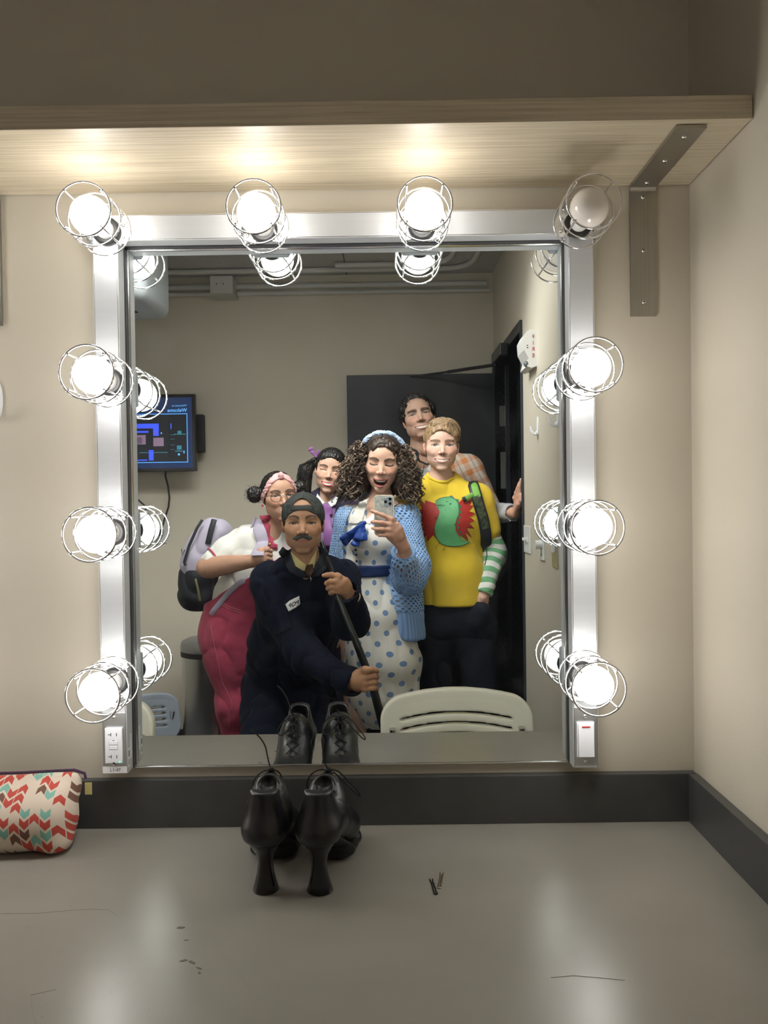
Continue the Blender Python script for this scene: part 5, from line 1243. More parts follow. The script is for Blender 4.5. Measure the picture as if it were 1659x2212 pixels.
p4.finish()
lil = cloth('lilac_shirt', (.30, .20, .40), .6); s4 = p4.cloth('shirt', ['torso'], lil, off=.008, sub=[(cone(m3(706, 1080, -2.10), m3(706, 1050, -2.08), .03, .06), .01)])
bz4 = cloth('dark_plum_blazer', (.018, .012, .032), .7, 800, .12); ee1 = interp_edge([(722, 1075), (722, 1100), (712, 1170), (700, 1250), (698, 1330)], -2.08); ee0 = interp_edge([(690, 1078), (690, 1110), (692, 1170), (690, 1330)], -2.08)
blz = p4.cloth('blazer', ['torso', ('upperL', .004), ('foreL', .004), ('upperR', .004), ('foreR', .004)], bz4, off=.018, cuts=[lambda X, Y, Z: np.minimum(np.minimum(ee1(Z) - X, X - ee0(Z)), Y + 2.19), lambda X, Y, Z: m3(706, 1350, -2.1)[2] - Z + 0 * X])
p4.cloth('trousers', ['thighL', 'thighR', 'shinL', 'shinR'], bz4, off=.012, extra=[(limb(J4['pelvis'], J4['pelvis'] + npv((0, 0, .06)), (.155, .115), (.14, .10)), .04)], cuts=[lambda X, Y, Z: .05 - Z + 0 * X])
wcc = cloth('white_collar_cloth', (.72, .72, .70), .7)
patch('shirt_collar', [(684, 1066), (688, 1072), (701, 1086), (694, 1091), (680, 1078)], -2.08, [s4, p4.body, blz], wcc, p4.root, .006); patch('shirt_collar', [(728, 1062), (724, 1072), (706, 1086), (714, 1096), (724, 1090), (730, 1074)], -2.08, [s4, p4.body, blz], wcc, p4.root, .006)
pur = cloth('purple_satin', (.23, .095, .27), .45, 900, .05)
patch('necktie', [(697, 1088), (706, 1085), (716, 1097), (718, 1112), (712, 1112), (720, 1150), (716, 1180), (702, 1180), (698, 1140), (700, 1108), (694, 1108)], -2.08, [s4, p4.body, blz], pur, p4.root, .012, .01, .004)
G = head_field(.012, .8); G.put(ell((0, -.09, .14), (.345, .425, .39)), .03)
G.put(ell((0, .04, .26), (.31, .325, .28)), .03).put(ell((0, .42, -.12), (.28, .42, .40)), .03, 's').cut(lambda X, Y, Z: np.maximum(-.22 - Z, 0 * X - 9) + 0 * Y)
G.put(limb((-.36, -.12, .22), (-.55, -.08, -.05), (.08, .08), (.16, .14), (1, 0, 0)), .05).put(limb((-.55, -.08, -.05), (-.50, -.06, -.55), (.16, .14), (.15, .12), (1, 0, 0)), .05).put(limb((.36, -.14, .15), (.46, -.12, -.5), (.08, .08), (.13, .12), (1, 0, 0)), .05)
p4.local('hair', G, hk, (.008, (40, 40, 6), 3))
def ps(i, t):
    x = -.42 - .28 * rng.random(); y_ = rng.uniform(-.16, .10); return [(-.38 + .02 * rng.random(), y_ * .5 - .05, .22), (x, y_, .05), (x - .02, y_, -.2), (x + rng.uniform(-.05, .08), y_, -.48 - .15 * rng.random())]
hair_strands(p4, 'hair_strand', ps, 90, [hk], .0012)
G = head_field(.009); G.put(limb((-.36, -.02, .28), (-.50, .0, .44), (.02, .02), (.07, .025), (.7, 0, .7)), .01).put(limb((-.36, -.02, .28), (-.28, .02, .40), (.02, .02), (.06, .025), (.9, 0, -.4)), .01).put(ell((-.36, .0, .29), (.035, .035, .035)), .01)
p4.local('hair_bow', G, pur, (.01, (10, 10, 10), 2)); p4.shoes(MATS['black_boot'])

# -------- blond man in the yellow T-shirt
F5 = dict(skin=(.66, .43, .34), brow=(.17, .10, .055), bt=.013, bs=.85, arch=.014, bz=.098, bw=.10, eye=.0225, iris=(.035, .045, .055), liner=(.07, .035, .025), lash=.9, smile=.9, mw=.145, mh=.032, lips=(.42, .14, .12), lip=1.05, blush=.55, neck=.20, jaw=.98, nose=.95, ear=1.05, ew=.066)
J5 = dict(neck=m3(953, 1042, -2.02), shL=m3(893, 1078, -2.03), shR=m3(1029, 1083, -2.01), chest=m3(962, 1125, -2.03), waist=m3(976, 1235, -2.03), pelvis=m3(984, 1335, -2.03),
          elR=m3(1068, 1197, -2.03), wrR=m3(1042, 1292, -1.95), elL=m3(862, 1200, -2.10), wrL=m3(868, 1310, -2.12))
default_legs(J5, .095, kz=.50)
p5 = Person('blond man in a yellow dinosaur T-shirt with green striped sleeves, hand in pocket', (.31, -2.03), F5, m3(953, 966, -1.98), .229, rot3(0, 2, 1), J5, dict(hip=(.150, .105), waist=(.135, .10), chest=(.155, .115), arm=1.0, leg=1.0, neckr=.054))
wr = J5['wrR']; p5.add(*hand_mesh(wr, J5['elR'] * .3 + wr * .7, hand_prims(wr, m3(1030, 1325, -1.94) - wr, (.3, .9, .3), .185, curl=(10, 15, 10), sgn=1), npv(F5['skin']) * npv((1, .9, .88)), r=(.031, .027)))
p5.add(*hand_mesh(J5['wrL'], J5['elL'] * .3 + J5['wrL'] * .7, hand_prims(J5['wrL'], (0, .1, -1), (-.5, .8, 0), .185, sgn=1), npv(F5['skin']), r=(.031, .027)))
p5.finish()
ym = cloth('yellow_jersey', (.74, .53, .04), .75, 1200, .04)
ts = p5.cloth('t_shirt', ['torso'], ym, off=.013, fold=(.006, (8, 8, 5), 52), k=.04, label='yellow T-shirt with a green dinosaur on a red burst',
    extra=[(cone(J5['shR'], J5['shR'] * .45 + J5['elR'] * .55, .068, .074), .04), (cone(J5['shL'], J5['shL'] * .45 + J5['elL'] * .55, .066, .070), .04), (limb(m3(976, 1235, -2.03), m3(974, 1306, -2.03), (.150, .113), (.148, .115)), .03)],
    sub=[(cone(J5['neck'] + npv((0, .005, -.04)), J5['neck'] + npv((0, .03, .14)), .056, .062), .008)], cuts=[lambda X, Y, Z: m3(975, 1311, -1.92)[2] - Z + 0 * X])
def tee_neck():
    ring = []; c = J5['neck']; tr = otree(ts)
    for t in np.linspace(0, 2 * PI, 49)[:-1]:
        x, y = c[0] + .0635 * math.cos(t), c[1] + .012 + .0635 * math.sin(t); h = tr.ray_cast(V(x, y, c[2] + .3), V(0, 0, -1)); ring.append(V(x, y, (h[0].z if h[0] else c[2]) - .001))
    for _ in range(4): ring = [(ring[i - 1] + ring[i] * 2 + ring[(i + 1) % 48]) / 4 for i in range(48)]
    B().tube(ring, .0065, 8, closed=True).build('neckband', ym, ts, smooth=True)
tee_neck()
def green_stripes(o, Mt, mix, N, L):
    f = Mt('LESS_THAN', Mt('FRACT', Mt('DIVIDE', o[1], .049)), .5); return mix(f, (.70, .71, .68), (.17, .42, .22)), None, None
gs = pattern_mat('green_white_stripe', green_stripes)
sleeve_a, sleeve_b = J5['shR'], J5['elR']
def spat(p):
    d1 = unit(J5['elR'] - J5['shR']); d2 = unit(J5['wrR'] - J5['elR']); l1 = np.linalg.norm(J5['elR'] - J5['shR']); s1 = (p - J5['shR']) @ d1; s2 = l1 + (p - J5['elR']) @ d2
    w = sst(-.05, .05, (p - J5['elR']) @ d2); return np.stack([0 * s1, s1 * (1 - w) + s2 * w + .012 * np.sin(p[:, 0] * 30), 0 * s1], 1)
p5.cloth('striped_sleeve', [('upperR', 0), ('foreR', 0)], gs, pat=spat, off=.0135, fold=(.0035, (14, 14, 22), 53), sub=[(cone(wr + (wr - J5['elR']) * .08, wr + (wr - J5['elR']) * .4, .05, .06), .003)])
p5.cloth('striped_sleeve', [('upperL', 0), ('foreL', 0)], gs, pat=lambda p: np.stack([0 * p[:, 0], p[:, 2], 0 * p[:, 0]], 1), off=.013)
jn = mat('dark_indigo_jeans', (.010, .013, .022), .8, spec=.2, noise=(18, .25, 3), bump=((900, 900, 900), .15, .0006))
p5.cloth('jeans', ['thighL', 'thighR', 'shinL', 'shinR'], jn, off=.012, k=.04, fold=(.004, (9, 9, 9), 54), extra=[(limb(J5['pelvis'] - npv((0, 0, .03)), J5['pelvis'] + npv((0, 0, .10)), (.168, .118), (.150, .108)), .04), (cone(m3(1040, 1320, -1.94), m3(1030, 1345, -1.94), .040, .035), .03)], cuts=[lambda X, Y, Z: .05 - Z + 0 * X])
p5.shoes(mat('grey_sneaker', (.2, .2, .2), .6))
# prints
redm = mat('red_print_ink', (.40, .018, .012), .6, noise=(40, .12, 3)); grn = mat('green_print_ink', (.10, .37, .15), .6, noise=(30, .08, 3)); dgr = mat('dark_green_print_ink', (.015, .14, .07), .6)
burst = [(919, 1080), (942, 1088), (951, 1082), (960, 1086), (985, 1092), (1002, 1076), (1006, 1086), (1022, 1076), (1017, 1092), (1025, 1091), (1014, 1104), (1029, 1110), (1016, 1117), (1027, 1126), (1014, 1130), (1027, 1143), (1009, 1141), (1021, 1163), (1006, 1150), (1014, 1172), (997, 1156), (985, 1170), (950, 1172), (941, 1162), (936, 1156), (923, 1171), (921, 1157), (912, 1167), (917, 1148), (903, 1142), (917, 1138), (903, 1135), (915, 1130), (900, 1119), (914, 1114), (900, 1101), (912, 1101), (908, 1080), (920, 1090)]
patch('burst_print', burst, -1.9, [ts], redm, ts, .0012, .008, 0)
dino_o = [(942, 1090), (943, 1083), (950, 1078), (960, 1075), (972, 1074), (984, 1079), (990, 1088), (991, 1100), (990, 1112), (986, 1120), (983, 1132), (984, 1146), (990, 1157), (1000, 1166), (1016, 1171), (1002, 1177), (985, 1180), (968, 1179), (955, 1175), (946, 1166), (940, 1154), (939, 1140), (942, 1128), (947, 1117), (950, 1106), (948, 1100), (942, 1093), (961, 1092)]
gro = [((x - 965) * 1.035 + 965, (y - 1128) * 1.03 + 1128) for x, y in dino_o]
patch('dinosaur_outline', gro, -1.9, [ts], dgr, ts, .0026, .007, 0); patch('dinosaur_print', dino_o, -1.9, [ts], grn, ts, .0040, .007, 0)
b = B()
sp = [(968, 1074), (984, 1077), (991, 1088), (993, 1100), (992, 1112), (988, 1122), (986, 1134), (988, 1146), (994, 1156), (1003, 1164), (1012, 1168)]
ttree = BVHTree.FromPolygons([tuple(v.co) for v in ts.data.vertices], [tuple(f.vertices) for f in ts.data.polygons])
def onshirt(px, py, off=.003):
    a = M(px, py, -1.9); h = ttree.ray_cast(V(a.x, -1.4, a.z), V(0, -1, 0)); return (h[0] if h[0] else V(a.x, -1.9, a.z)) + V(0, off, 0)
for i in range(len(sp) - 1):
    (x0, y0_), (x1, y1) = sp[i], sp[i + 1]; mx, my = (x0 + x1) / 2, (y0_ + y1) / 2; nx, ny = (y1 - y0_), -(x1 - x0); l_ = math.hypot(nx, ny); tip = (mx - nx / l_ * -6, my - ny / l_ * -6)
    b.add([onshirt(x0, y0_, .0024), onshirt(x1, y1, .0024), onshirt(*tip, .0024)], [(0, 1, 2)])
b.build('dinosaur_spikes', dgr, ts)
b = B()
for pts in ([(951, 1124), (944, 1118), (938, 1116)], [(944, 1118), (944, 1111)], [(944, 1118), (936, 1122)], [(962, 1176), (958, 1186), (952, 1184)], [(958, 1186), (957, 1191)], [(958, 1186), (963, 1188)], [(950, 1172), (944, 1180), (940, 1178)], [(944, 1180), (942, 1186)], [(952, 1094), (962, 1092), (950, 1090)]):
    b.tube([onshirt(*t, .0048) for t in pts], .0014, 4, flat=.4)
for e_p in ((966, 1084), (974, 1089)): c = onshirt(*e_p, .0046); b.cyl(c, c + V(0, .0006, 0), .0042, n=14)
b.build('dinosaur_linework', dgr, ts)
# hair: side swept fringe
bld = hairmat('blond_hair', (.30, .195, .105), .45); bl2 = hairmat('light_blond_strand', (.46, .33, .20), .45); bl3 = hairmat('dark_blond_strand', (.16, .10, .055), .45)
G = head_field(.010); G.put(ell((0, -.08, .17), (.345, .42, .40)), .03); G.put(ell((.04, .13, .42), (.26, .22, .14)), .08).put(ell((.26, .05, .28), (.12, .22, .18)), .06)
G.put(ell((0, .05, .26), (.315, .335, .30)), .03).put(ell((-.03, .50, -.02), (.270, .42, .325)), .03, 's').cut(lambda X, Y, Z: (-.06 + .30 * (Y > -.05) * (Y + .05)) - Z - 0 * X)
h5 = p5.local('hair', G, bld, (.010, (30, 8, 10), 3)); t5 = otree(h5)
def sw(i, t):
    u = rng.random(); y0_ = .46 - .6 * u; o = rng.uniform(0, .004); ln = []; sx_ = rng.uniform(-.26, -.10)
    for k in range(14):
        v = k / 13; x = sx_ + .58 * v; ln.append((x + .02 * rng.uniform(-.2, .2), y0_ + .02 - .16 * v * v + o, .13 + (.435 + o) * math.sqrt(max(1 - (x / .40) ** 2, .02)) * (1 - .10 * (y0_ > .2) * (1 - v)) + .02 * math.sin(4 * v + u * 6)))
    return ln
hair_strands(p5, 'hair_strand', sw, 260, [bld, bl2, bl3], .0015, None, (.4, .35, .25), tree=t5)
def sd(i, t):
    s = rng.choice((-1, 1)); a = rng.uniform(-.35, .05); z0 = rng.uniform(.10, .36); x = lambda z: s * .352 * math.sqrt(max(1 - ((z - .15) / .42) ** 2, .1)); return [(x(z0 - .03 * k) * (1 + .003 * k), a + .015 * k * -1, z0 - .035 * k) for k in range(6)]
hair_strands(p5, 'side_hair_strand', sd, 140, [bld, bl2, bl3], .0012, None, (.4, .2, .4), tree=t5)
# his backpack
camo = mat('camouflage_webbing', (.05, .07, .035), .7, noise=((60, 60, 60), .9, 2)); lime = mat('lime_webbing', (.16, .36, .06), .6, bump=((600, 600, 600), .1, .0005))
bk = empty('backpack', tuple(m3(985, 1140, -2.22)), 'dark backpack with camouflage and lime strap worn by the blond man', 'backpack')
soft('pack_body', [(limb(m3(975, 1080, -2.19), m3(975, 1190, -2.19), (.13, .040), (.14, .045)), .03)], .008, dkn, bk, (.005, (8, 8, 8), 3))
strap('shoulder_strap', [(1019, 1042), (1022, 1060), (1030, 1090), (1040, 1120), (1046, 1150), (1049, 1180), (1050, 1215)], -2.0, [ts], dkn, bk, .025, .011, .006); strap('camouflage_band', [(1023, 1072), (1032, 1095), (1041, 1122), (1046, 1140)], -2.0, [ts], camo, bk, .017, .018, .004)
strap('lime_band', [(1020, 1042), (1023, 1058), (1027, 1074)], -2.0, [ts], lime, bk, .015, .020, .003)
strap('chest_strap', [(1018, 1068), (1008, 1074), (1002, 1077)], -2.0, [ts], lime, bk, .011, .016, .004); strap('buckle', [(1003, 1077), (996, 1080)], -2.0, [ts], dkn, bk, .012, .012, .006)
trimtube([(1050, 1180, -1.93), (1052, 1200, -1.93), (1047, 1222, -1.93), (1042, 1212, -1.93)], .002, dkn, 'loose_cord', bk)

# -------- tall dark haired man at the back, hand on the door frame
F6 = dict(skin=(.50, .315, .235), brow=(.035, .024, .018), bt=.021, bs=.95, arch=.012, bz=.088, bw=.10, eye=(.019, .019), iris=(.018, .012, .009), liner=(.03, .018, .015), lash=.9, smile=1.0, mw=.145, mh=.034, open=.4, lips=(.33, .12, .105), lip=1.05, blush=.5, neck=.23, jaw=1.12, nose=1.12, ear=1.05, stubble=.2)
J6 = dict(neck=m3(912, 985, -2.33), shL=m3(845, 1022, -2.35), shR=m3(1012, 1018, -2.33), chest=m3(925, 1080, -2.35), waist=m3(935, 1180, -2.35), pelvis=m3(940, 1280, -2.35), elR=m3(1060, 1110, -2.17), wrR=m3(1113, 1108, -1.95), elL=m3(810, 1140, -2.38), wrL=m3(830, 1240, -2.34))
default_legs(J6, .095, kz=.50)
p6 = Person('tall dark haired man in orange plaid, tallest at the back, hand on the door frame', (.22, -2.35), F6, m3(904, 905, -2.27), .231, rot3(-3, 12, -11), J6, dict(hip=(.15, .10), waist=(.135, .10), chest=(.16, .11), arm=1.0, leg=1.0, neckr=.058))
wr = J6['wrR']; kn_ = m3(1122, 1082, -1.905)
pr = [(limb(wr, kn_, (.026, .020), (.036, .014), (-.2, 1, 0)), .012)]
for i, (tx, ty, yy, bx, by) in enumerate(((1126, 1036, -1.878, 1124, 1070), (1122, 1044, -1.890, 1121, 1073), (1118, 1056, -1.905, 1118, 1078), (1114, 1068, -1.925, 1115, 1086))):
    a_ = m3(bx, by, yy - .012); c_ = m3(tx, ty, yy); mid_ = (a_ * .5 + c_ * .5) + npv((-.006, 0, .004)); pr += [(ell(a_, (.012,) * 3), .008), (cone(a_, mid_, .0100, .0092), .004), (cone(mid_, c_, .0092, .0075), .004)]
pr += chain([m3(1120, 1092, -1.90), m3(1126, 1080, -1.878), m3(1127, 1070, -1.872)], (.014, .011, .009), .008)
p6.add(*hand_mesh(wr, J6['elR'] * .3 + wr * .7, pr, npv(F6['skin']) * npv((1.05, .95, .92)), r=(.030, .027)))
p6.add(*hand_mesh(J6['wrL'], J6['elL'] * .3 + J6['wrL'] * .7, hand_prims(J6['wrL'], (0, .1, -1), (-.5, .8, 0), .185, sgn=1), npv(F6['skin']), r=(.031, .027)))
p6.finish()
wt = cloth('white_crew_tee', (.66, .68, .70), .8); t6 = p6.cloth('t_shirt', ['torso'], wt, off=.009, sub=[(cone(m3(914, 992, -2.24), m3(912, 960, -2.22), .045, .07), .01)])
patch('orange_print', [(912, 1031), (925, 1031), (925, 1040), (912, 1040)], -2.2, [t6], mat('orange_ink', (.65, .25, .02), .6), p6.root, .002); 
thermal = cloth('grey_thermal_sleeve', (.36, .37, .39), .8); p6.cloth('thermal_sleeve', ['foreR'], thermal, off=.014, fold=(.004, (14, 14, 14), 61), sub=[(cone(wr + (wr - J6['elR']) * .06, wr + (wr - J6['elR']) * .5, .05, .06), .003)])
def plaid(o, Mt, mix, N, L):
    fu = Mt('FRACT', Mt('DIVIDE', o[0], .060)); fv = Mt('FRACT', Mt('DIVIDE', o[1], .060))
    a = Mt('LESS_THAN', fu, .42); c = Mt('LESS_THAN', fv, .42); s_ = Mt('MULTIPLY', Mt('ADD', a, c), .5); thin = Mt('LESS_THAN', Mt('ABSOLUTE', Mt('SUBTRACT', fu, .7)), .05)
    col = mix(s_, (.55, .47, .40), (.52, .20, .075)); return mix(Mt('MULTIPLY', thin, .6), col, (.25, .20, .18)), None, None
plm = pattern_mat('orange_plaid_flannel', plaid)
g0 = interp_edge([(905, 990), (884, 1100), (880, 1300)], -2.25); g1 = interp_edge([(935, 990), (985, 1040), (985, 1300)], -2.25)
p6.cloth('plaid_shirt', ['torso', ('upperR', .004), ('upperL', .004), ('foreL', .004)], plm, pat=lambda p: np.stack([p[:, 0] * .8 + p[:, 2] * .35, p[:, 2] * .9 - p[:, 0] * .35, 0 * p[:, 0]], 1), off=.017, fold=(.004, (10, 10, 10), 62), cuts=[lambda X, Y, Z: np.minimum(np.minimum(g1(Z) - X, X - g0(Z)), Y + 2.35), lambda X, Y, Z: m3(940, 1310, -2.3)[2] - Z + 0 * X])
p6.cloth('trousers', ['thighL', 'thighR', 'shinL', 'shinR'], jn, off=.012, extra=[(limb(J6['pelvis'], J6['pelvis'] + npv((0, 0, .08)), (.165, .115), (.15, .105)), .04)], cuts=[lambda X, Y, Z: .05 - Z + 0 * X])
G = head_field(.011); G.put(ell((0, -.09, .16), (.355, .43, .40)), .03); G.put(ell((0, .02, .40), (.26, .26, .16)), .06)
for s in (-1, 1): G.put(ell((s * .31, -.05, .16), (.10, .20, .20)), .05)
G.put(ell((0, .46, -.02), (.255, .42, .385)), .03, 's').cut(lambda X, Y, Z: (-.14 + .45 * (Y > -.02) * (Y + .02)) - Z - 0 * X)
p6.local('hair', G, hk, (.016, (16, 16, 16), 3))
def cu(i, t):
    a = rng.uniform(0, 2 * PI); el_ = rng.uniform(.15, 1.5); c = npv((.36 * math.cos(a) * math.cos(el_), -.08 + .43 * math.sin(a) * math.cos(el_), .16 + .42 * math.sin(el_)))
    if c[1] > .28 - .0 and c[2] < .36: c[1] = -.2
    ph_ = rng.uniform(0, 6); r_ = rng.uniform(.018, .035); return [tuple(c + npv((r_ * math.cos(ph_ + k * .9), r_ * .5 * math.sin(k), r_ * math.sin(ph_ + k * .9)))) for k in range(8)]
hair_strands(p6, 'hair_curl', cu, 260, [hk], .0017)
trimtube([(917, 1000, -2.24), (914, 1020, -2.232), (912, 1045, -2.228)], .0013, dkn, 'cord', p6.root)
kc = [('amber', (885.5, 980), (.45, .28, .05)), ('silver', (893, 986), (.5, .5, .48)), ('brown', (889, 992), (.18, .07, .03))]
hn = empty('headphones', tuple(m3(892, 985, -2.20)), 'dark headphones with small amber and silver parts round the tall man\'s neck', 'headphones')
R_ = [tuple(m3(892, 985, -2.20) + npv((.024 * math.cos(t), 0, .030 * math.sin(t)))) for t in np.linspace(0, 2 * PI, 25)[:-1]]; B().tube(R_, .006, 8, closed=True).build('ear_pad', dkn, hn, smooth=True)
B().tube([tuple(m3(898, 978, -2.21)), tuple(m3(906, 996, -2.22)), tuple(m3(922, 1003, -2.215)), tuple(m3(940, 998, -2.22))], .005, 8).build('neck_band', dkn, hn, smooth=True)
for nm, (a, c), col in kc: v = m3(a, c, -2.193); B().sphere(tuple(v), .010, 12, 8, (1, .5, 1.1)).build('charm', mat(nm + '_charm', col, .3, metal=.4), hn, smooth=True)
p6.shoes(MATS['black_boot'])

# ================================================================ things in the room seen in the mirror
rubber = mat('black_rubber', (.012, .012, .014), .6)
b = B(); b.box((XL, YB, 0), (XR, YB + .006, .125)); struct(b.build('baseboard_back', rubber))
# wall television
tvb = mat('black_tv_plastic', (.014, .014, .016), .25, spec=.5); TX1, TX0 = -1.010, -1.70
tv = empty('television', (-1.35, -2.60, 1.75), 'black wall television showing a blue welcome slide of a stage', 'television')
B().box((TX0, -2.635, 1.545), (TX1, -2.600, 1.955), .004).build('casing', tvb, tv)
B().box((TX0 + .05, -2.675, 1.60), (TX1 - .05, -2.6352, 1.90), .01).build('rear_housing', tvb, tv)
b = B(); b.box((-1.12, -2.72, 1.65), (-.985, -2.676, 1.855), .006); b.build('side_bracket', rubber, tv); B().box((-1.30, -2.748, 1.68), (-1.13, -2.676, 1.82), .004).build('wall_arm', rubber, tv)
def em(name, c, s): return mat(name, c, .4, emit=c, estr=s)
scr = [em('screen_navy', (.012, .030, .10), .55), em('screen_blue_line', (.10, .38, .95), .9), em('screen_dark', (.014, .016, .022), .5), em('screen_electric_blue', (.05, .10, .9), .9), em('screen_mauve', (.30, .20, .30), .5), em('screen_text', (.14, .45, .95), .9), em('screen_teal', (.05, .25, .35), .5)]
b = B(); SX1 = TX1 - .018; ys = -2.5999
def srect(c, x0, z0, x1, z1, lay): b.cur = c; b.box((x0, ys, z0), (x1, ys + .0003 + .0003 * lay, z1))
srect(0, TX0 + .018, 1.563, SX1, 1.937, 0); fx1 = -1.052; fz0, fz1 = 1.592, 1.852
srect(1, TX0 + .06, fz0, fx1, fz1, 1); srect(2, TX0 + .064, fz0 + .004, fx1 - .004, fz1 - .004, 2)
for r_ in ((3, -1.60, 1.775, -1.205, 1.800), (3, -1.235, 1.735, -1.205, 1.775), (3, -1.60, 1.752, -1.26, 1.762), (4, -1.345, 1.690, -1.275, 1.740), (4, -1.235, 1.680, -1.180, 1.725), (3, -1.260, 1.605, -1.235, 1.660), (3, -1.142, 1.770, -1.137, 1.800), (3, -1.56, 1.604, -1.27, 1.610),
           (6, -1.145, 1.738, -1.122, 1.740), (6, -1.145, 1.716, -1.122, 1.718), (6, -1.145, 1.684, -1.122, 1.686), (6, -1.145, 1.660, -1.122, 1.662), (6, -1.110, 1.660, -1.085, 1.682), (6, -1.120, 1.650, -1.08, 1.655), (5, -1.105, 1.630, -1.095, 1.640), (5, -1.075, 1.64, -1.070, 1.655), (6, -1.125, 1.740, -1.062, 1.744), (6, -1.105, 1.744, -1.085, 1.760),
           (2, -1.325, 1.695, -1.295, 1.728), (4, -1.23, 1.745, -1.215, 1.757), (5, -1.195, 1.745, -1.188, 1.753), (6, -1.31, 1.645, -1.16, 1.648)): srect(r_[0], *r_[1:], 3)
b.cur = 5; text_mesh(b, 'Welcome', .026, (fx1 - .002, ys + .0012, 1.861), (-1, 0, 0), (0, 0, 1), bold=.0004); text_mesh(b, 'Welcome to', .0155, (fx1 - .002, ys + .0012, 1.889), (-1, 0, 0), (0, 0, 1))
b.build('screen', scr, tv)
cbl = [(358, 1018), (357, 1028), (363, 1050), (366, 1075), (364, 1095), (355, 1122), (348, 1150)]
B().tube([tuple(M(a, c, -2.70)) for a, c in cbl], .005, 8).build('power_cord', rubber, tv, smooth=True)
B().tube([tuple(M(a, c, -2.70)) for a, c in ((285, 1070), (300, 1081), (312, 1092), (320, 1115), (322, 1150))], .005, 8).build('power_cord', rubber, tv, smooth=True)
# ceiling services
cw = mat('painted_conduit', (.50, .50, .47), .6)
def cond(pts, r, label):
    o = B().tube(pts, r, 12).build('conduit', cw, None, smooth=True); tag(o, label, 'pipe'); return o
zc = ZC - .016
def arc(pts, n=8):
    out = [V(*pts[0])]
    for i in range(1, len(pts) - 1):
        a, c, d = V(*pts[i - 1]), V(*pts[i]), V(*pts[i + 1]); r_ = .16; p0 = c + (a - c).normalized() * min(r_, (a - c).length * .45); p1 = c + (d - c).normalized() * min(r_, (d - c).length * .45)
        for k in range(n + 1): t = k / n; out.append(p0 * (1 - t) ** 2 + c * 2 * t * (1 - t) + p1 * t * t)
    return out + [V(*pts[-1])]
cond(arc([(-1.45, -2.60, zc), (-.2, -2.60, zc), (.46, -2.60, zc), (.50, -1.6, zc)]), .014, 'conduit on the ceiling bending towards the mirror, nearest the right wall')
cond(arc([(-.25, -2.52, zc), (.34, -2.52, zc), (.37, -1.6, zc)]), .014, 'shorter ceiling conduit bending towards the mirror, inside the other bend')
cond([(-1.45, -2.725, 2.553), (.56, -2.725, 2.553)], .015, 'upper straight conduit along the top of the back wall'); cond([(-1.45, -2.733, 2.517), (XR - .02, -2.733, 2.517)], .012, 'lowest straight conduit along the top of the back wall')
jb = B().box((-.92, -2.745, 2.485), (-.80, -2.60, 2.578), .003).build('junction_box', cw); tag(jb, 'grey metal junction box among the conduits above the television', 'box')
b = B()
for x in (-.885, -.85): b.cyl((x, -2.5998, 2.535), (x, -2.598, 2.535), .003, n=8)
b.build('box_screw', rubber, jb)['kind'] = 'stuff'
gr = mat('ceiling_joint', (.16, .16, .155), .9); b = B(); b.box((-.205, -2.74, ZC - .0012), (-.197, -1.5, ZC - .0002)); struct(b.build('trim_2', gr))
G = Field((-1.62, -2.12, 2.16), (-.94, -1.62, 2.64), .008); G.put(rbox((-1.28, -1.87, 2.42), (.30, .20, .205), None, .05), 0); G.cut(lambda X, Y, Z: Z - ZC + .001 + 0 * X, 0); G.cut(lambda X, Y, Z: (Y + 1.67) * .5 - (Z - 2.24) * .35 - .02 + 0 * X, .02)
p, q = G.mesh(); ac = mesh_obj('ceiling_unit', p, q, mat('pale_grey_plastic', (.42, .46, .48), .5), None); tag(ac, 'boxy pale grey unit hanging from the ceiling in the mirror\'s top left corner', 'appliance')
B().box((-1.13, -1.90, 2.2125), (-1.08, -1.87, 2.2165)).build('sensor_window', rubber, ac)
# fire strobe on the right wall
st = empty('fire_alarm_strobe', (XR, -1.62, 1.96), 'white wall fire alarm strobe with red lettering beside the door', 'alarm'); wpl = mat('aged_white_plastic', (.62, .62, .60), .45)
prof = [(.600, 2.04), (.575, 2.04), (.560, 2.03), (.547, 2.005), (.550, 1.96), (.568, 1.925), (.560, 1.895), (.578, 1.888), (.600, 1.895)]
b = B(); b.prism([(x, z) for x, z in prof], (0, -1.70, 0), (1, 0, 0), (0, 0, 1), (0, .15, 0)); b.build('strobe_housing', wpl, st)
b = B()
for i, ch in enumerate('FIRE'): text_mesh(b, ch, .022, (.5855, -1.5492, 2.003 - i * .0245), (-1, 0, 0), (0, 0, 1), align='CENTER')
b.build('red_lettering', mat('red_lettering_ink', (.45, .03, .02), .5), st); b = B(); b.box((.560, -1.5499, 1.975), (.566, -1.549, 1.978)); b.box((.560, -1.5499, 1.966), (.566, -1.549, 1.969)); b.build('slot_mark', rubber, st)
B().sphere((.560, -1.56, 1.905), .012, 14, 8).build('strobe_lens', mat('strobe_lens_glass', (.10, .12, .12), .1), st, smooth=True)
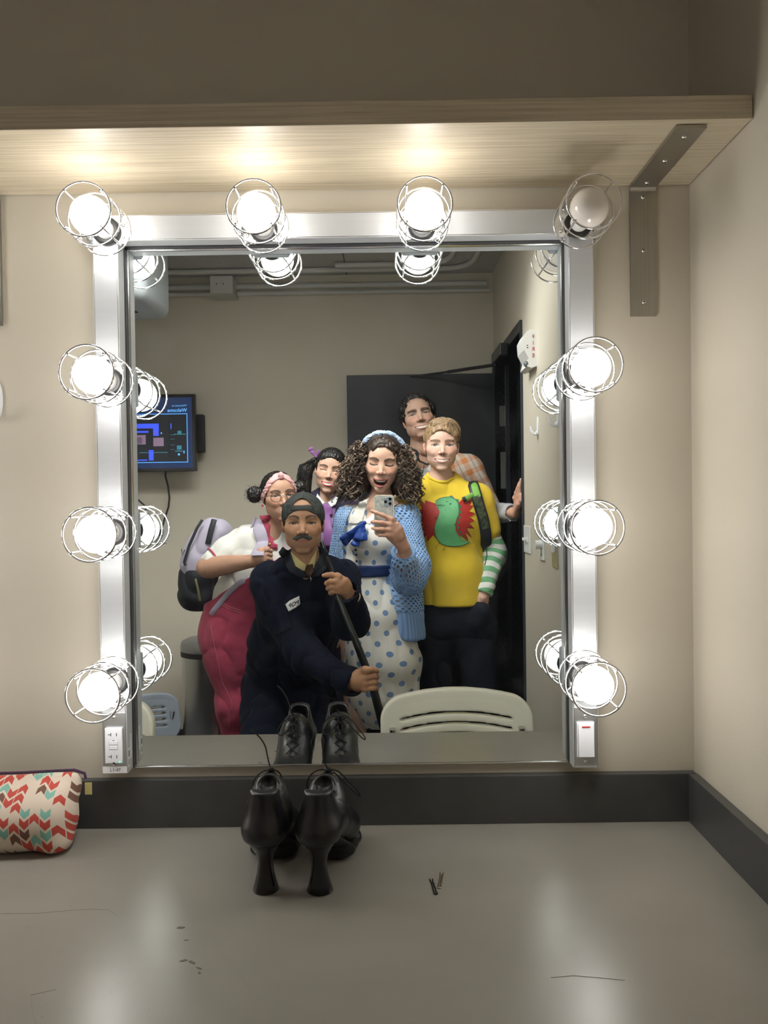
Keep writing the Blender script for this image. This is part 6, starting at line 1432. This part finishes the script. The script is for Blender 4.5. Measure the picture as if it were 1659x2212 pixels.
# hooks
hk_m = mat('white_hook_plastic', (.78, .79, .82), .35)
def hook(o, out, up, label):                 # o on the wall, out = away from the wall
    o = V(*o); out = V(*out); side = out.cross(V(0, 0, 1)); e = empty('wall_hook', tuple(o), label, 'hook')
    b = B(); n = 24; rings = []
    for dd, k in ((.0006, 1), (.004, 1), (.0055, .8)): rings.append([o + out * dd + side * (.012 * k * math.cos(2 * PI * i / n)) + V(0, 0, .038 * k * math.sin(2 * PI * i / n)) for i in range(n)])
    b.loft(rings).build('hook_plate', hk_m, e, smooth=True)
    B().tube([o + out * .004 + V(0, 0, -.020), o + out * .010 + V(0, 0, -.033), o + out * .020 + V(0, 0, -.030), o + out * .028 + V(0, 0, -.016), o + out * .032 + V(0, 0, .002)], [.006, .007, .0065, .0055, .0035], 10).build('prong', hk_m, e, smooth=True)
    return e
hook((XR, -1.54, 1.657), (-1, 0, 0), 1, 'white wall hook under the fire alarm strobe'); hook((XR, -1.185, 1.657), (-1, 0, 0), 1, 'white wall hook half hidden by the right edge of the mirror'); hook((-.7625, 0, 1.580), (0, -1, 0), 1, 'white wall hook cut off by the left edge of the photo')
# plates
wq = mat('switch_plate_white', (.66, .67, .66), .4)
e = empty('light_switch', (XR, -1.785, 1.20), 'white double light switch plate beside the black door frame', 'switch'); B().box((XR - .006, -1.855, 1.142), (XR - .0005, -1.715, 1.258), .002).build('cover_plate', wq, e)
B().box((XR - .022, -1.805, 1.195), (XR - .0062, -1.795, 1.207), .001).build('toggle', wq, e); B().box((XR - .012, -1.765, 1.188), (XR - .0062, -1.755, 1.21), .001).build('toggle', wq, e)
e = empty('dimmer_switch', (XR, -1.475, 1.20), 'white dimmer plate with round knob below the wall hook', 'switch'); B().box((XR - .006, -1.515, 1.135), (XR - .0005, -1.435, 1.262), .002).build('cover_plate', wq, e)
B().cyl((XR - .030, -1.475, 1.195), (XR - .0062, -1.475, 1.195), .017, n=24).build('knob', wq, e, smooth=True); B().box((XR - .0068, -1.482, 1.152), (XR - .0061, -1.470, 1.160)).build('indicator', rubber, e)
e = empty('key_switch', (XR, -1.25, 1.18), 'narrow steel switch plate beside the mirror\'s right edge, lowest on that wall', 'switch'); B().box((XR - .005, -1.29, 1.125), (XR - .0005, -1.21, 1.235), .0015).build('cover_plate', hw, e); B().box((XR - .014, -1.262, 1.18), (XR - .0052, -1.238, 1.215), .001).build('rocker', wq, e)
# chairs
cream = mat('cream_chair_plastic', (.90, .88, .75), .42, noise=(6, .03, 2)); crs = mat('chair_tube_steel', (.6, .6, .6), .2, metal=1)
def chair(x, y, rz, label, m, sc=1.0):
    e = empty('chair', (x, y, 0), label, 'chair'); e.rotation_euler = (0, 0, rz)
    # local: backrest at y=0 facing +y, seat towards +y
    G = Field((-.25, -.06, .52), (.25, .09, .83), .005)
    def back(X, Y, Z):
        qx = np.abs(X) - (.2255 - .055 - .05 * np.maximum(0, (.62 - Z))); top = .806 - .55 * X * X; qz = np.abs(Z - .67) - (top - .67 - .055); yy = Y - .75 * X * X - .12 * (Z - .67) * -1
        d2 = np.sqrt(np.maximum(qx, 0) ** 2 + np.maximum(qz, 0) ** 2) + np.minimum(np.maximum(qx, qz), 0) - .055; dy = np.abs(yy) - .008
        return np.sqrt(np.maximum(d2 + .006, 0) ** 2 + np.maximum(dy, 0) ** 2) + np.minimum(np.maximum(d2 + .006, dy), 0) - .006
    G.put((back, npv((-.24, -.05, .53)), npv((.24, .08, .82))), 0)
    for zz in (.733, .703, .673, .643):
        def slot(X, Y, Z, zz=zz): qx = np.abs(X) - .165; qz = np.abs(Z - zz + .55 * X * X - .002); return np.maximum(np.sqrt(np.maximum(qx, 0) ** 2 + qz ** 2) - .0042, np.abs(Y) - .08)
        G.put((slot, npv((-.2, -.06, zz - .04)), npv((.2, .1, zz + .03))), .002, 's')
    def groove(X, Y, Z): qx = np.abs(X) - .162; qz = np.abs(Z - .655) - (.778 - .55 * X * X - .655 - .03); d = np.sqrt(np.maximum(qx, 0) ** 2 + np.maximum(qz, 0) ** 2) + np.minimum(np.maximum(qx, qz), 0) - .03; yy = Y - .75 * X * X + .12 * (Z - .67); return np.sqrt(d * d + (yy - .0165) ** 2) - .0035
    G.put((groove, npv((-.2, -.03, .55)), npv((.2, .09, .79))), .001, 's')
    mw = Matrix.Rotation(rz, 3, 'Z'); T = lambda p: [tuple(mw @ V(*v) * 1 + V(x, y, 0)) for v in p]
    def tp(p): R = npv([list(r) for r in mw]); return (npv(p) * npv((1, 1, sc))) @ R.T + npv((x, y, 0))
    p, q = G.mesh(); mesh_obj('backrest', tp(p), q, m, e)
    G = Field((-.25, .0, .40), (.25, .50, .50), .006); G.put((lambda X, Y, Z: rbox((0, .235, .445), (.215, .215, .014), None, .013)[0](X, Y, Z - .25 * (Y - .25) ** 2), npv((-.23, 0, .41)), npv((.23, .47, .49))), 0); p, q = G.mesh(); mesh_obj('seat', tp(p), q, m, e)
    for s in (-1, 1):
        o = [tuple(v) for v in tp([(s * .19, .045, .70), (s * .195, .01, .56), (s * .20, .03, .45), (s * .215, -.04, .0)])]; B().tube(o, .010, 10).build('leg', crs, e, smooth=True)
        o = [tuple(v) for v in tp([(s * .20, .05, .435), (s * .20, .42, .435), (s * .215, .47, .0)])]; B().tube(o, .010, 10).build('leg', crs, e, smooth=True)
    return e
cx1 = M(985, 1540, -.80).x
chair(cx1, -.812, 0, 'cream slatted plastic chair tucked under the counter, in front of the blond man', cream)
chair(-.905, -.80, .12, 'cream plastic chair cut off by the left edge of the mirror', cream)
chair(-1.02, -1.45, -.9, 'grey plastic chair behind the cream chair at the mirror\'s left edge', mat('grey_chair_plastic', (.30, .34, .40), .45), .78)
# bin
bn = empty('trash_can', (-.93, -2.50, 0), 'tall stainless steel bin with a domed lid by the back wall', 'bin'); bs_ = mat('bin_steel', (.66, .68, .70), .22, metal=1, bump=((300, 300, 3), .1, .0005)); n = 48
def dring(r, z, k=1): return [V(-.93 + r * math.cos(t) * 1.0, -2.515 + (r * .95 * math.sin(t) if math.sin(t) > 0 else r * .55 * math.sin(t)), z) for t in np.linspace(0, 2 * PI, n + 1)[:-1]]
B().loft([dring(.145, .03), dring(.148, .20), dring(.148, .585)]).build('bin_body', bs_, bn, smooth=True); B().loft([dring(.150, .001), dring(.150, .03)]).build('bin_base', rubber, bn)
B().loft([dring(.152, .585), dring(.152, .612)]).build('rim', rubber, bn, smooth=True); B().loft([dring(.153, .6122), dring(.153, .640), dring(.145, .660), dring(.11, .676), dring(.05, .684), dring(.002, .685)]).build('lid', mat('lid_steel', (.40, .42, .45), .35, metal=1), bn, smooth=True)
B().box((-.97, -2.375, .012), (-.89, -2.345, .022), .004).build('foot_pedal', rubber, bn)

# ================================================================ things on the counter
leather = mat('black_leather', (.0065, .0070, .0085), .34, spec=.55, bump=(500, .06, .0003), noise=(30, .2, 2)); sole_m = mat('black_sole', (.008, .008, .009), .4); lace_m = mat('black_lace', (.008, .008, .008), .7); gold_e = mat('gold_eyelet', (.75, .55, .22), .2, metal=1); inner = mat('black_lining', (.006, .006, .006), .8)
def shoe(x, y, rz, label, seed):
    e = empty('platform_shoe', (x, y, ZT), label, 'shoe', None); R = npv([[math.cos(rz), -math.sin(rz), 0], [math.sin(rz), math.cos(rz), 0], [0, 0, 1]])
    T = lambda p: npv(p) @ R.T + npv((x, y, ZT + .0004)); TT = lambda p: [tuple(v) for v in T(p)]
    G = Field((-.06, -.06, -.01), (.06, .24, .20), .0022)
    G.put(limb((0, .004, .112), (0, .002, .160), (.0335, .038), (.0235, .026)), .02).put(limb((0, .05, .105), (0, .072, .142), (.033, .045), (.0245, .030)), .02).put(limb((0, .06, .100), (0, .135, .058), (.035, .045), (.043, .030)), .03).put(ell((0, .162, .045), (.044, .046, .032)), .03).put(ell((0, .0, .100), (.0345, .036, .026)), .02)
    G.cut(lambda X, Y, Z: (.030 + .056 * sst(.115, .015, Y)) - Z + 0 * X, .004)
    G.cut(lambda X, Y, Z: Z - (.168 - .55 * np.maximum(0, Y - .0) * (Y < .045) - .0 + .42 * np.maximum(0, Y - .045)) + 0 * X, .004)
    G.put(limb((0, .010, .145), (0, .036, .172), (.0195, .022), (.0225, .036)), .004, 's').put(ell((0, .012, .13), (.019, .022, .03)), .006, 's')
    G.put(limb((0, .088, .178), (0, .138, .098), (.0030, .02), (.0045, .006)), .002, 's')
    p, q = G.mesh(); up = mesh_obj('upper', T(p), q, leather, e); tr = otree(up)
    G = Field((-.06, -.06, -.004), (.06, .24, .11), .0024)
    G.put(limb((0, .118, .016), (0, .168, .016), (.042, .016), (.046, .016), (1, 0, 0)), .006).put(ell((0, .178, .017), (.044, .036, .018)), .01).put(limb((0, .115, .028), (0, .020, .084), (.036, .007), (.029, .006)), .012)
    G.cut(lambda X, Y, Z: -Z + 0 * X + 0 * Y, 0); p, q = G.mesh(); mesh_obj('platform_sole', T(p), q, sole_m, e)
    b = B(); rings = []
    for z, rx, ry, cy in ((.000, .0205, .0200, .006), (.002, .0215, .0210, .006), (.012, .0185, .0185, .005), (.030, .0140, .0150, .004), (.048, .0122, .0140, .003), (.062, .0150, .0165, .002), (.075, .0215, .0225, .000), (.086, .0285, .0290, -.001), (.092, .0300, .0305, -.001)):
        rings.append(T([(rx * math.cos(t), cy + ry * (math.sin(t) if math.sin(t) < 0 else .75 * math.sin(t)), z) for t in np.linspace(0, 2 * PI, 33)[:-1]]).tolist())
    rings = [[V(*v) for v in r] for r in rings]; b.loft(rings).build('heel', mat('gloss_black_heel', (.007, .007, .008), .18), e, smooth=True)
    def surf(px, pz, lift=.0012):
        o = T([(px, .30, pz)])[0]; d = T([(px, -.3, pz)])[0] - o; h = tr.ray_cast(V(*o), V(*d).normalized()); return (h[0] - V(*d).normalized() * lift) if h[0] else V(*T([(px, .12, pz)])[0])
    zs = (.158, .143, .128, .113, .098); rows = []
    for z_ in zs: rows.append((surf(-.0115, z_), surf(.0115, z_)))
    for i, (a, c) in enumerate(rows):
        for w in (a, c):
            n_ = V(*(T([(0, 1, .55)])[0] - T([(0, 0, 0)])[0])).normalized(); xx, yy, dd = frame_from(n_)
            B().tube([w + xx * .0024 * math.cos(t) + yy * .0024 * math.sin(t) for t in np.linspace(0, 2 * PI, 15)[:-1]], .0008, 6, closed=True).build('eyelet', gold_e, e, smooth=True)
    lc = B(); lf = lambda w, k=.0022: w + V(*(T([(0, k, k * .5)])[0] - T([(0, 0, 0)])[0]))
    for i in range(len(rows) - 1):
        lc.tube([lf(rows[i][0]), lf((rows[i][0] + rows[i + 1][1]) / 2, .0045), lf(rows[i + 1][1])], .0013, 7); lc.tube([lf(rows[i][1]), lf((rows[i][1] + rows[i + 1][0]) / 2, .0045), lf(rows[i + 1][0])], .0013, 7)
    k0 = lf((rows[0][0] + rows[0][1]) / 2, .006) + V(0, 0, .004)
    lc.sphere(tuple(k0), .0052, 12, 8, (1.3, .9, 1)); lc.tube([rows[0][0], k0], .0016, 6); lc.tube([rows[0][1], k0], .0016, 6)
    kl = npv(k0)
    if seed == 0: loops = [[(0, 0, 0), (-.006, .004, .018), (-.010, .008, .040), (-.022, .004, .060), (-.034, 0, .070)], [(0, 0, 0), (.012, .008, -.004), (.018, .018, -.025), (.014, .024, -.040), (.004, .020, -.030), (-.002, .008, -.01)], [(0, 0, 0), (-.015, .002, -.002), (-.032, .004, -.018), (-.034, .008, -.034), (-.024, .012, -.036), (-.008, .008, -.02)]]
    else: loops = [[(0, 0, 0), (.014, -.002, .002), (.030, .002, -.014), (.052, .006, -.040), (.056, .008, -.050), (.048, .010, -.046), (.026, .008, -.022), (.008, .004, -.004)], [(0, 0, 0), (-.018, .0, .002), (-.034, .002, -.010), (-.040, .006, -.030), (-.030, .012, -.040), (-.012, .010, -.022), (-.002, .004, -.004)], [(0, 0, 0), (-.003, -.002, .008), (-.006, -.003, .014)]]
    def smoothc(pts):
        pts = [npv(t) for t in pts]
        for _ in range(3): pts = [pts[0]] + [x_ for i in range(len(pts) - 1) for x_ in (pts[i] * .75 + pts[i + 1] * .25, pts[i] * .25 + pts[i + 1] * .75)] + [pts[-1]]
        return pts
    for lp in loops: lc.tube([tuple(kl + npv(t)) for t in smoothc(lp)], .0013, 7)
    lc.build('lace', lace_m, e, smooth=True)
    # stitched edges
    sd = mat('grey_edge_stitch', (.06, .065, .07), .5)
    for s in (-1, 1):
        pts = []
        for t in np.linspace(0, 1, 14):
            yl = .030 + .062 * t + .020 * math.sin(PI * t); zl = .148 - .075 * t - .01 * math.sin(2 * PI * t); o = T([(s * .09, yl, zl)])[0]; d = V(*(T([(-s * 1, 0, 0)])[0] - T([(0, 0, 0)])[0])).normalized(); h = tr.ray_cast(V(*o), d)
            if h[0]: pts.append(h[0] - d * .0004)
        if len(pts) > 3: B().tube(pts, .0007, 5).build('side_seam', sd, e, smooth=True)
    return e
pL, pR = on_top(570, 1938), on_top(688, 1940)
shoe(pL.x, pL.y + .018, .03, 'left black lace-up heeled platform shoe, one lace standing up', 0)
shoe(pR.x, pR.y + .018, -.10, 'right black lace-up heeled platform shoe, lace looping down its right side', 1)
# zip pouch
def chev(o, Mt, mix, N, L):
    cw_ = .0180; u = Mt('DIVIDE', o[0], cw_); cu_ = Mt('FLOOR', u); par = Mt('MODULO', Mt('ABSOLUTE', cu_), 2); sg = Mt('MULTIPLY_ADD', par, 2, -1)
    f = Mt('MULTIPLY', Mt('SUBTRACT', .5, Mt('ABSOLUTE', Mt('SUBTRACT', Mt('FRACT', u), .5))), .018); v = Mt('DIVIDE', Mt('ADD', o[1], Mt('MULTIPLY', f, sg)), .0195); cv = Mt('FLOOR', v); on = Mt('LESS_THAN', Mt('ABSOLUTE', Mt('SUBTRACT', Mt('FRACT', v), .5)), .36); inx = Mt('LESS_THAN', Mt('ABSOLUTE', Mt('SUBTRACT', Mt('FRACT', u), .5)), .47)
    cb = N.new('ShaderNodeCombineXYZ'); L.new(cu_, cb.inputs[0]); L.new(cv, cb.inputs[1]); wn = N.new('ShaderNodeTexWhiteNoise'); L.new(cb.outputs[0], wn.inputs['Vector']); w = wn.outputs['Value']
    c = mix(Mt('GREATER_THAN', w, .30), (.50, .075, .055), (.21, .44, .37)); c = mix(Mt('GREATER_THAN', w, .52), c, (.17, .085, .06)); show = Mt('MULTIPLY', Mt('MULTIPLY', on, inx), Mt('LESS_THAN', w, .66))
    return mix(show, (.66, .56, .46), c), None, None
pm = pattern_mat('arrow_print_canvas', chev, .85)
G = Field((-.92, -.19, .73), (-.55, -.01, .89), .004)
G.put(limb((-.86, -.105, .785), (-.635, -.105, .785), (.048, .045), (.048, .045), (0, 0, 1)), .01).put(limb((-.86, -.085, .800), (-.618, -.085, .802), (.042, .030), (.045, .028), (0, 0, 1)), .03).put(limb((-.86, -.062, .838), (-.596, -.062, .846), (.020, .012), (.019, .010), (0, 0, 1)), .03).put(ell((-.612, -.115, .755), (.024, .028, .018)), .02)
G.cut(lambda X, Y, Z: .7384 - Z + 0 * X + 0 * Y, .006); p, q = G.mesh(); n_ = vnoise(p, (14, 14, 14), 3)[:, None]; p = p + normals(p, q) * .0035 * n_; p[:, 2] = np.maximum(p[:, 2], .7384)
pch = empty('zip_pouch', (-.73, -.10, ZT), 'padded zip pouch printed with red, teal and brown arrows, left on the counter', 'pouch')
mesh_obj('pouch_body', p, q, pm, pch, pat=np.stack([p[:, 0] + .12 * (p[:, 2] - .8), p[:, 2] + .5 * (p[:, 1] + .1) + .05 * p[:, 0], 0 * p[:, 0]], 1))
B().tube([(-.86, -.058, .861), (-.70, -.058, .8635), (-.64, -.058, .866), (-.60, -.060, .868), (-.580, -.062, .862), (-.577, -.064, .852)], .0026, 6).build('zip', mat('plum_zip', (.045, .012, .05), .6), pch, smooth=True)
b = B(); b.box((-.5795, -.064, .822), (-.566, -.0625, .845), .0004); b.build('side_tab', mat('yellow_tape_tab', (.62, .55, .22), .7), pch)
# bobby pins
def pin(a, c, m, label, w=.0026):
    a, c = on_top(*a), on_top(*c); d = (c - a).normalized(); s = d.cross(V(0, 0, 1)); z = V(0, 0, .0013)
    a = V(a.x, a.y, ZT); c = V(c.x, c.y, ZT); L_ = (c - a).length; pts = [a + s * w * .9 + z, a + s * .0012 + d * L_ * .25 + z]
    for t in np.linspace(0, PI, 9): pts.append(c - d * w + s * (w * math.cos(t)) + d * (w * math.sin(t)) + z)
    for i in range(5): pts.append(c - d * (w + L_ * .15 * (i + 1)) - s * (w * (.9 if i % 2 else .5)) + z)
    pts.append(a - s * w * 1.1 + z); o = B().tube(pts, .0011, 7).build('bobby_pin', m, None, smooth=True); tag(o, label, 'hairpin'); return o
pin((931, 1901), (942, 1933), mat('dark_pin', (.02, .018, .016), .35, metal=.7), 'dark bobby pin on the counter, left of the bronze one'); pin((954, 1887), (949, 1920), mat('bronze_pin', (.42, .33, .22), .3, metal=1), 'bronze bobby pin on the counter, right of the dark one')
wo = empty('wall_outlet', tuple(M(335, 1150, YB)), 'white wall outlet under the television where its cords end', 'outlet')
v = M(335, 1150, YB); B().box((v.x - .065, YB + .0005, v.z - .06), (v.x + .065, YB + .006, v.z + .06), .002).build('cover_plate', wq, wo)
for dx in (-.033, .033): B().box((v.x + dx - .016, YB + .0062, v.z - .016), (v.x + dx + .016, YB + .055, v.z + .016), .004).build('plug', rubber, wo)
